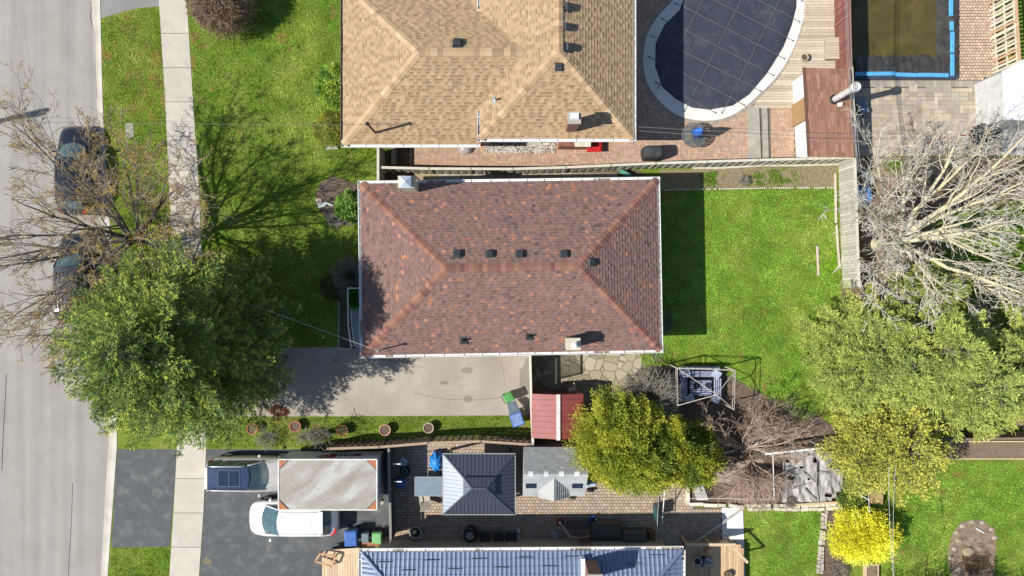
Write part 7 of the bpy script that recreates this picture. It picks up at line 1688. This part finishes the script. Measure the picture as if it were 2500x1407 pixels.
# ================================================================ RAISED BEDS, STONE EDGING, RIGHT SIDE
def planter(name, label, x0, y0, x1, y1, z, col_, soilm):
    a, b = W(x0, y0, z), W(x1, y1, z); o = thing(name, label, 'planter', ((a[0] + b[0]) / 2, (a[1] + b[1]) / 2, 0)); t_ = .06
    for nm, (p0, q0, p1, q1) in (('board', (a[0], b[1], b[0], b[1] + t_)), ('board', (a[0], a[1] - t_, b[0], a[1])), ('board', (a[0], b[1] + t_, a[0] + t_ * 1.8, a[1] - t_)), ('board', (b[0] - t_, b[1] + t_, b[0], a[1] - t_))):
        m = MB(); m.colr(col_); m.box(p0, q0, 0, p1, q1, z); m.build(nm, WOODA, o)
    MB().box(a[0] + t_, b[1] + t_, 0, b[0] - t_, a[1] - t_, z - .04).build('soil', soilm, o); return o
BSOIL = m_soil('bed_soil', (.16, .12, .08), (.25, .19, .13), 8)
planter('raised_bed', 'long raised planter of bare soil with pale timber sides under the brown garden fence', 2320, 1077, 2560, 1122, .35, (.60, .45, .30), BSOIL)
planter('raised_bed', 'short timber bed with rusty mulch at the left end of the long raised planter', 2284, 1082, 2318, 1122, .25, (.50, .36, .24), m_soil('rust_mulch', (.14, .04, .025), (.42, .30, .24), 12))
planter('raised_bed', 'narrow timber box of brown soil below the yellow blossoming bush', 2112, 1378, 2146, 1440, .25, (.52, .40, .27), BSOIL)
def blocks(label, pts, w, h, col_, name='stone_edging', ln=(.2, .45), rows=1, cat='stone edging'):
    m = MB()
    for a, b in zip(pts[:-1], pts[1:]):
        A, B = W(*a), W(*b); d = unit(B - A); L = np.linalg.norm(B - A); nr = np.array([-d[1], d[0], 0])
        for r in range(rows):
            x = random.random() * .2
            while x < L: l = min(random.uniform(*ln), L - x); s = random.uniform(.75, 1.15); m.colr(tuple(np.array(col_) * s)); p = A + d * (x + l / 2) + nr * ((r - (rows - 1) / 2) * w * 1.05 + random.uniform(-.02, .02)); m.obox(p[:2], d[:2] + np.array([0, random.uniform(-.08, .08)]), l / 2 - .012, w / 2 - .01, 0, h + random.uniform(-.03, .03)); x += l + .005
    return m.build(name, m_attr('edging_faces', bs=30, var=.2), None, (label, cat))
blocks('pale concrete edging along the foot of the pink fan shaped shrub', [(1676, 1176), (1678, 1228), (1770, 1233), (1818, 1236)], .2, .22, (.62, .57, .48), ln=(.6, 1.2))
blocks('double row of cream wall blocks below the fan shaped shrub and the torn tarp', [(1818, 1237), (1880, 1236), (1950, 1238), (2010, 1236), (2060, 1232)], .19, .22, (.58, .53, .42), rows=2)
blocks('loose pale bricks and slabs along the garden bed left of the yellow bush', [(2012, 1245), (2010, 1290), (2004, 1330), (2000, 1400)], .16, .12, (.46, .41, .35), ln=(.15, .5), rows=2)
m = MB(); m.colr((.50, .40, .24)); m.bar(W(1932, 1229) + [0, 0, .3], W(2065, 1221) + [0, 0, .3], .12, .1); m.build('timber_beam', WOODA, None, ('long yellowish timber beam along the lower edge of the torn grey tarp', 'timber beam'))
# crumpled grey plastic sheeting
x0, y0 = W(1908, 1222)[:2]; x1, y1 = W(2056, 1098)[:2]; nx, ny = 70, 64; vs = []; fs = []
for i in range(nx + 1):
    for j in range(ny + 1):
        x = x0 + (x1 - x0) * i / nx; y = y0 + (y1 - y0) * j / ny
        ex = .12 * (float(vnoise(x * 2, y * 2, 61)) - .5)
        z = .08 + .16 * float(vnoise(x * 1.6, y * 1.2, 62)) + .12 * float(vnoise(x * 5, y * 2.6, 63)) + .05 * float(vnoise(x * 14, y * 6, 64)) + .035 * math.sin(x * 9 + 5 * float(vnoise(x * 1.5, y * 1.5, 68))); vs.append((x + ex, y + ex, z))
keep = lambda i_, j_: (lambda i, j: kp(i, j))(i_ * 46 / nx, j_ * 42 / ny)
kp = lambda i, j, nx=46, ny=42: not (i > nx * .82 and j > ny * .62) and not (i < nx * .12 and j > ny * .75) and float(vnoise(i * .21, j * .21, 65)) < .84
fs = [(i * (ny + 1) + j, (i + 1) * (ny + 1) + j, (i + 1) * (ny + 1) + j + 1, i * (ny + 1) + j + 1) for i in range(nx) for j in range(ny) if keep(i, j)]
m = MB(); m.faces(vs, fs); tarp = m.build('plastic_sheet', M('sheet_grey', (.35, .335, .315), rough=.6, var=.35, vs=5, bump=.8, bs=16, fine=.25), None, ('crumpled torn grey plastic sheeting spread over the garden bed', 'plastic sheet'), smooth=True)
sol = tarp.modifiers.new('t', 'SOLIDIFY'); sol.thickness = .01
for k, (p, q, w_) in enumerate((((1986, 1128), (1992, 1222), .05), ((1955, 1150), (1990, 1180), .04), ((1958, 1190), (1988, 1218), .06), ((1990, 1150), (2025, 1155), .04), ((1925, 1190), (1975, 1176), .03))):
    a, b = W(*p), W(*q); m = MB(); mid = (a + b) / 2 + [random.uniform(-.15, .15), random.uniform(-.1, .1), 0]; m.tube([a + [0, 0, .38], mid + [0, 0, .42], b + [0, 0, .36]], [w_ * .8, w_ * .6, w_ * .35], 6)
    m.build('dead_branch', CANEL, None, (('long pale dead branch running down the middle of the torn tarp', 'thin dead branch near the left of the torn tarp', 'thick dark dead branch at the lower left of the torn tarp', 'short dead branch at the right of the torn tarp', 'thin straight stick on the lower left of the torn tarp')[k], 'branch'))
ps = thing('canopy_poles', 'white pipe frame of a dismantled canopy standing round the fan shaped shrub', 'pipe frame', W(1885, 1170)); m = MB(); m.tube([W(1868, 1109, 1.4), W(2010, 1094, 1.7)], .06, 8); m.build('top_bar', WHITE, ps); m = MB(); m.tube([W(1887, 1110, 1.4), W(1890, 1218, 1.1)], .022, 6); m.build('side_bar', WHITE, ps)
m = MB(); m.tube([W(1660, 1217, 1.0), W(1890, 1219, 1.1)], .012, 5); m.build('wire', WHITE, ps)
for p in ((1868, 1109, 1.4), (2010, 1094, 1.7), (1890, 1218, 1.1)): q = W(*p); MB().tube([q, [q[0], q[1], 0]], .022, 6).build('leg', WHITE, ps)
dr_ = thing('drying_rack', 'tilted white slatted rack at the left edge of the fan shaped shrub', 'rack', W(1706, 1195)); a, b, c_, d_ = W(1684, 1172, .7), W(1710, 1172, .8), W(1728, 1220, .45), W(1702, 1220, .35); m = MB()
for k in range(9): f = k / 8; m.bar(a + (b - a) * f, d_ + (c_ - d_) * f, .03, .015)
m.bar(a, b, .03, .03); m.bar(d_, c_, .03, .03); m.build('slats', WHITE, dr_)
for p in (a, b, c_, d_): MB().bar(p, [p[0], p[1], 0], .025, .025).build('leg', GREYM, dr_)
for k, (x0_, y0_, x1_, y1_) in enumerate(((1768, 1106, 1795, 1100), (1775, 1122, 1808, 1128), (1775, 1116, 1806, 1120), (1790, 1130, 1812, 1112))): m = MB(); m.colr((.46, .33, .20)); m.bar(W(x0_, y0_, .15) + [0, 0, .0], W(x1_, y1_, .15), .12, .08); m.build('timber_offcut', WOODA, None, (('topmost short timber offcut beneath the fan shaped shrub', 'third short timber offcut from the top beneath the fan shaped shrub', 'second short timber offcut from the top beneath the fan shaped shrub', 'slanting timber offcut crossing the others beneath the fan shaped shrub')[k], 'timber', 'timber offcuts under the fan shaped shrub'))
# steel post pair and cross arm (clothes line) right
for k, (px, ya, yb, lab) in enumerate(((2123, 1180, 1250, 'white metal clothes line post above the yellow blossoming bush'),)):
    m = MB(); o = thing('clothes_line_post', lab, 'clothes post', W(px, yb)); b0 = W(px, 1178); top = np.array([b0[0], b0[1], 0]); m.tube([W(2118, 1168), W(2123, 1250, 2.2)], .03, 8); m.build('post', WHITE, o); m = MB(); m.tube([W(2095, 1206, 1.6), W(2123, 1222, 1.7)], .02, 6); m.build('arm', WHITE, o)
m = MB(); c = W(2118, 1200); m.prism([W(2108, 1186), W(2146, 1184), W(2144, 1226), (W(2112, 1222))], 0, .5); m.build('compost_box', M('cardboard_tan', (.40, .27, .15)), None, ('tan wooden compost box behind the small dark green shrub', 'box'))
m = MB(); p = [W(2094, 1180, .9), W(2110, 1186, .9), W(2116, 1226, .9), W(2098, 1205, .9)]; m.prism(p, 0, .9); m.build('green_tank', M('tank_green', (.012, .10, .085), rough=.5), None, ('dark teal plastic compost bin next to the tan box', 'compost bin'))
# soil patch finds
for k, (x, y, s_, e, cl, lab) in enumerate(((2392, 1300, .10, 4.0, (.55, .55, .55), 'white pipe lying on the dug soil patch'),)): m = MB(); m.tube([W(2380, 1288) + [0, 0, .08], W(2400, 1300) + [0, 0, .08]], .03, 6); m.build('pipe', WHITE, None, (lab, 'pipe'))
rock(2362, 1345, .28, 'flat brown rock lying in the middle of the dug soil patch', 33, (.30, .24, .15)); rock(2392, 1340, .14, 'small brown rock right of the flat one on the dug soil patch', 34, (.26, .2, .13)); rock(2340, 1320, .16, 'greyish rock at the left of the dug soil patch', 35, (.3, .27, .23))
for k, (x, y, s_) in enumerate(((2335, 1300, .12), (2350, 1284, .14), (2372, 1274, .12), (2398, 1276, .13), (2420, 1292, .12), (2428, 1312, .14), (2330, 1340, .13), (2322, 1362, .12), (2338, 1390, .15))): rock(x, y, s_, 'weathered edging stone, number %s clockwise round the rim of the dug soil patch' % ('two', 'three', 'four', 'five', 'six', 'seven', 'one', 'nine', 'eight')[k], 50 + k, (.34, .29, .23), 'edging stones round the dug soil patch')
patch('weed_patch', 'dark heap of dead leaves and twigs in the lower half of the dug soil patch', g(2385, 1375), 1.1, .8, [(.05, .035, .025), (.13, .09, .06)], 66, 2600)
# ================================================================ POND
pn = thing('lined_pond', 'rectangular pond with a black liner, murky olive water and a blue foam rim', 'pond', W(2210, 60)); LIN = M('pond_liner', (.05, .047, .043), rough=.32, var=.5, vs=2.5, bump=.8, bs=5, fine=.1)
z = .32; X0, X1, Y0, Y1 = W(2084, 0)[0], W(2330, 0)[0], W(0, 188)[1], 21.5
m = MB(); nx, ny = 50, 60; vs = []; wi0, wi1, wy0_ = W(2090, 0)[0], W(2284, 0)[0], W(0, 136)[1]
for i in range(nx + 1):
    for j in range(ny + 1):
        x = X0 + (X1 - X0) * i / nx; y = Y0 + (Y1 - Y0) * j / ny; dx = max(0, x - wi1); dy = max(0, wy0_ - y); d_ = max(dx / (X1 - wi1), dy / (wy0_ - Y0)); 
        inside = d_ <= 0; zz_ = .015 if inside else .03 + .27 * min(1, d_ * 1.2) ** .7 + .06 * (float(vnoise(x * 4, y * 4, 44)) - .5) + .03 * math.sin((x if dy > dx else y) * 16 + 4 * float(vnoise(x, y, 3)))
        vs.append((x, y, zz_))
m.faces(vs, [(i * (ny + 1) + j, (i + 1) * (ny + 1) + j, (i + 1) * (ny + 1) + j + 1, i * (ny + 1) + j + 1) for i in range(nx) for j in range(ny)]); m.build('liner', LIN, pn, smooth=True)
t = NT('pond_water'); a = t.ramp(t.noise(.7, 5, .65, dist=.6), [(.3, (.055, .045, .012)), (.55, (.085, .07, .02)), (.75, (.12, .095, .03))]); v = t.ramp(t.noise(14, 3, .6), [(.72, 0.0), (.76, 1.0)]); t.bump(t.noise(2, 3), .05, .01); WAT = t.done(t.mix(v, a, (.30, .17, .04)), .12, 0, .5)
m = MB(); m.face([(wi0 - .2, wy0_ - .12, 0.05), (wi1 + .1, wy0_ - .12, 0.05), (wi1 + .1, Y1, 0.05), (wi0 - .2, Y1, 0.05)]); m.build('water', WAT, pn)
FOAM = M('foam_blue', (.09, .34, .60), rough=.7, var=.3, vs=5, fine=.2); 
def foam(a, b): m = MB(); A, B = W(*a, .34), W(*b, .34); m.bar(A, B, .22, .10); m.build('foam_strip', FOAM, pn, bevel=.03)
foam((2086, 181), (2185, 180)); foam((2186, 182), (2240, 184)); foam((2241, 183), (2316, 184)); foam((2325, 186), (2325, 132)); foam((2325, 129), (2325, 78)); foam((2324, 75), (2323, 52)); foam((2322, 40), (2322, -20)); foam((2322, -22), (2321, -90))
m = MB(); x0_, x1_ = W(2084, 0, .2)[0], W(2337, 0, .2)[0]; y0_ = W(0, 193, .2)[1]; m.box(x0_, y0_, .0, x1_, y0_ + .3, .26); m.box(x1_ - .3, y0_ + .3, 0, x1_, Y1, .26); m.build('rim', M('rim_navy', (.035, .06, .10), rough=.5), pn)
# white roofed garage corner at the right edge
gr = thing('white_garage', 'flat white roofed outbuilding at the right edge above the bare tree', 'garage', W(2510, 240)); p = [W(2450, 172, 2.5), W(2620, 80, 2.5), W(2620, 300, 2.5), W(2456, 292, 2.5)]; m = MB(); m.prism(p, 2.38, 2.5); m.build('roof', M('membrane', (.62, .62, .62), rough=.6, var=.1), gr); c = np.mean(p, 0); m = MB(); m.prism([c + (q - c) * .96 for q in p], 0, 2.38); m.build('wall', M('wall_pale', (.5, .5, .48)), gr)
# wheelbarrow / swing frame and kettle cover under the bare tree
m = MB(); m.tube([W(2268, 352, .5), W(2330, 334, .5), W(2362, 334, .5), W(2362, 350, .3), W(2300, 358, .3), W(2268, 378, .2)], .025, 6); m.build('folded_frame', WHITE, None, ('folded white metal frame with red edging lying on the stone patio under the bare tree', 'metal frame'))
m = MB(); m.tube([W(2264, 350, .55), W(2300, 338, .55), W(2360, 330, .55), W(2380, 326, .5)], .022, 6); m.build('red_pole', M('red_plastic'), None, ('thin red pole lying against the white folded frame', 'pole'))
hd = thing('kettle_grill', 'round black covered grill on the stone patio behind the bare tree limbs', 'grill', W(2410, 325)); c = W(2412, 325, .8); MB().lathe((c[0], c[1], .03), [(.55, 0), (.6, .3), (.62, .6), (.5, .85), (.2, 1.0), (.01, 1.02)], 22).build('cover', FAB, hd, smooth=True)
m = MB(); c = W(2108, 258, .6); m.obox(c[:2], (.4, -1), .4, .22, .03, .5); m.obox(c[:2] + [-.1, .3], (.5, .4), .25, .1, .5, .55); m.build('cooler_box', M('dusty_blue', (.16, .22, .32), rough=.5), None, ('dusty blue box standing in the shade of the boundary fence by the stone patio', 'box'))
m = MB(); c = W(2113, 478, .6); vs = []; N_ = 18
for r_, z_ in ((.5, .02), (.52, .35), (.4, .6), (.15, .72), (.01, .73)):
    for k in range(N_): t_ = 2 * math.pi * k / N_; f = 1 + .15 * math.sin(5 * t_ + z_ * 5); vs.append((c[0] + r_ * f * math.cos(t_), c[1] + r_ * f * 1.1 * math.sin(t_), z_))
m.faces(vs, [(i * N_ + k, i * N_ + (k + 1) % N_, (i + 1) * N_ + (k + 1) % N_, (i + 1) * N_ + k) for i in range(4) for k in range(N_)]); m.build('tarp_bundle', M('tarp_light', (.06, .26, .62), rough=.45, var=.35, vs=5), None, ('light blue tarp bundle right of the grey fence under thin branches', 'tarp'))
m = MB(); c = W(2122, 430, .5); m.obox(c[:2], (.5, -.8), .45, .2, .02, .3); m.build('clear_tote', M('cloudy_grey', (.30, .33, .34), rough=.3, var=.3), None, ('cloudy grey plastic tote just right of the fence corner', 'tote'))
m = MB(); c = W(1528, 424, .5); m.obox(c[:2], (1, -.55), .34, .1, .02, .5); m.build('recycling_crate', M('crate_green', (.10, .28, .20)), None, ('green crate leaning on the long grey fence above the brown roof', 'crate'))
m = MB(); a = W(1972, 386, .4); m.bar(W(1960, 390, .9), W(2050, 380, .9), .22, .05); m.build('lawn_chair', WHITE, None, ('folded white slatted lounger stored between the shingled shed and the fence', 'lounger'))
# right hand timber deck of the blue-roofed house and the one on its left
dk = deck('timber_deck', 'new pale timber deck with a rail at the right end of the blue roofed house', [(1674, 1330), (1812, 1330), (1822, 1470), (1674, 1470)], .55, math.pi / 2, .14, ((.52, .36, .20), (.48, .33, .19), (.56, .40, .24)))
m = MB(); m.colr((.55, .42, .28)); m.bar(W(1676, 1330, 1.45), W(1796, 1330, 1.45), .14, .05); m.bar(W(1788, 1336, 1.45), W(1826, 1374, 1.45), .12, .05)
for x in np.linspace(1680, 1792, 20): a = W(x, 1333, 1.4); m.bar(a, [a[0], a[1], .5], .09, .02)
for p in ((1678, 1331), (1735, 1331), (1792, 1332), (1824, 1374)): a = W(*p, 1.45); m.box(a[0] - .05, a[1] - .05, 0, a[0] + .05, a[1] + .05, 1.42)
m.build('railing', WOODA, dk)
dk2 = deck('timber_porch', 'sunlit timber porch with steps left of the blue roofed house', [(786, 1350), (880, 1350), (880, 1470), (786, 1470)], .7, math.pi / 2, .14, ((.56, .42, .28), (.52, .39, .26), (.60, .46, .31)))
m = MB(); m.colr((.58, .44, .30)); m.bar(W(790, 1350, .73), W(878, 1344, .73), .3, .06); m.build('top_board', WOODA, dk2)
ar = thing('wooden_chair', 'empty wooden armchair frame tipped at the corner of the sunlit porch', 'chair', W(798, 1366)); m = MB(); m.colr((.50, .30, .17)); P4 = [W(770, 1370, 1.1), W(782, 1352, 1.1), W(820, 1358, 1.1), W(808, 1384, 1.1)]
for i in range(4): m.bar(P4[i], P4[(i + 1) % 4], .09, .05)
m.bar((P4[1] + P4[2]) / 2, (P4[0] + P4[3]) / 2 , .04, .03); m.build('frame', WOODA, ar)
for p in P4: mm = MB(); mm.colr((.42, .26, .15)); mm.bar(p, [p[0], p[1], .7 if p[0] > W(786, 0, .7)[0] else 0], .06, .06); mm.build('leg', WOODA, ar)
ringpot('round metal planter pot with a white rim on the right timber deck', 1697, 1362, .22, .35, STEEL, M('dark_soil'), z=.56); ringpot('weathered stone pot near the sunny edge of the right timber deck', 1770, 1397, .22, .3, M('pot_brown', (.2, .16, .12)), SOIL, z=.56)
pl = thing('garden_gnome_pot', 'white and red glazed pot on the right timber deck by the rail', 'pot', W(1730, 1345)); c = W(1730, 1348, .9); MB().lathe((c[0], c[1], .56), [(.12, 0), (.16, .15), (.14, .35), (.05, .42)], 14).build('body', M('glazed', (.5, .28, .24), rough=.3, var=.6, vs=14), pl)
fc = thing('folding_chair', 'grey folding chair lying on the right timber deck', 'chair', W(1733, 1372)); m = MB(); a = W(1724, 1365, .8); b = W(1745, 1380, .8); m.hexa([(a[0], b[1], .58), (b[0], b[1], .58), (b[0] - .1, a[1], .6), (a[0], a[1], .6)], [(a[0], b[1], .64), (b[0], b[1], .64), (b[0] - .1, a[1], .66), (a[0], a[1], .66)]); m.build('seat', M('sling_grey', (.22, .25, .28)), fc); m = MB(); m.tube([(a[0] - .05, b[1] - .08, .68), (b[0] + .05, b[1] - .06, .68)], .03, 6); m.tube([(a[0], a[1] + .02, .7), (b[0], b[1] + .1, .7)], .03, 6); m.build('frame', STEEL, fc)
pu = thing('small_parasol', 'closed navy garden parasol lying on the right timber deck beside the chair', 'parasol', W(1715, 1370)); m = MB(); m.face([*[W(1706, 1370, .9)], W(1716, 1388, .9), W(1722, 1362, .9)]); m.prism([W(1706, 1370, .8), W(1714, 1386, .8), W(1722, 1360, .8)], .58, .8); m.build('canopy', M('navy_fabric', (.03, .045, .075)), pu)
# ================================================================ WIRES AND POLES
def wire(label, pts, r=.010, mat_=None, name='overhead_wire'):
    m = MB(); m.tube([np.array(p, float) for p in pts], r, 5); return m.build(name, mat_ or M('wire_grey', (.22, .22, .22), rough=.5), None, (label, 'wire'))
def sag(a, b, s, n=14): a = np.array(a, float); b = np.array(b, float); return [a + (b - a) * t - np.array([0, 0, 4 * s * t * (1 - t)]) for t in np.linspace(0, 1, n)]
pole = np.array([W(-285, 366)[0], W(0, 362)[1], 0])
po = thing('utility_pole', 'tall wooden utility pole across the street beyond the left edge', 'utility pole', pole); MB().tube([pole, pole + [0, 0, 9.2]], [.17, .12], 12).build('shaft', BARK, po); m = MB(); m.tube([pole + [.22, 0, 7.9], pole + [.22, 0, 8.7]], .2, 12); m.build('transformer', GREYM, po)
wire('thin service wire from the street pole to the mast on the tan roof', sag(pole + [0, 0, 7.6], MAST1, .5), .007)
wire('pale service cable from the street pole to the mast on the brown roof', sag(pole + [0, -.3, 7.6], W(934, 853, 3.45) + [0, 0, 1.05], .5), .010, M('cable_pale', (.42, .42, .42)))
wire('loose cable dropping from the brown roof mast along the hip shingles', [W(958, 842, 3.75), W(948, 826, 3.92), W(925, 818, 3.95), W(905, 806, 3.98), W(885, 796, 3.6)], .011, M('cable_brown', (.12, .06, .05)))
wire('thin cable lying across the tan roof near its mast', [W(880, 303, 3.4), W(900, 303, 4.6), W(950, 305, 4.4), W(985, 308, 3.6)], .008)
for k, (x0_, x1_) in enumerate(((2064, 2094), (2068, 2098), (2075, 2103))): wire(('left', 'middle', 'right')[k] + ' line of the three utility lines above the pond side fence', sag(W(x0_, -60, 5.5), W(x1_, 420, 5.5), .3), .013, M('wire_grey'))
for k, (ya, yb) in enumerate(((310, 330), (320, 345))): wire(('upper', 'lower')[k] + ' wire crossing the pool patio and the shingled shed roof', sag(W(1560, ya, 4.0), W(2100, yb, 5.0), .3), .009)
for k, (x_, ) in enumerate(((2170,), (2186,))): wire(('left', 'right')[k] + ' of two long wires running down past the yellow bush', sag(W(x_ + (0 if k else 0), 1140, 6.2), W(x_ + (0 if k else 18), 1480, 6.2), .2), .010, M('cable_pale'))
pp = W(2150, 1560);
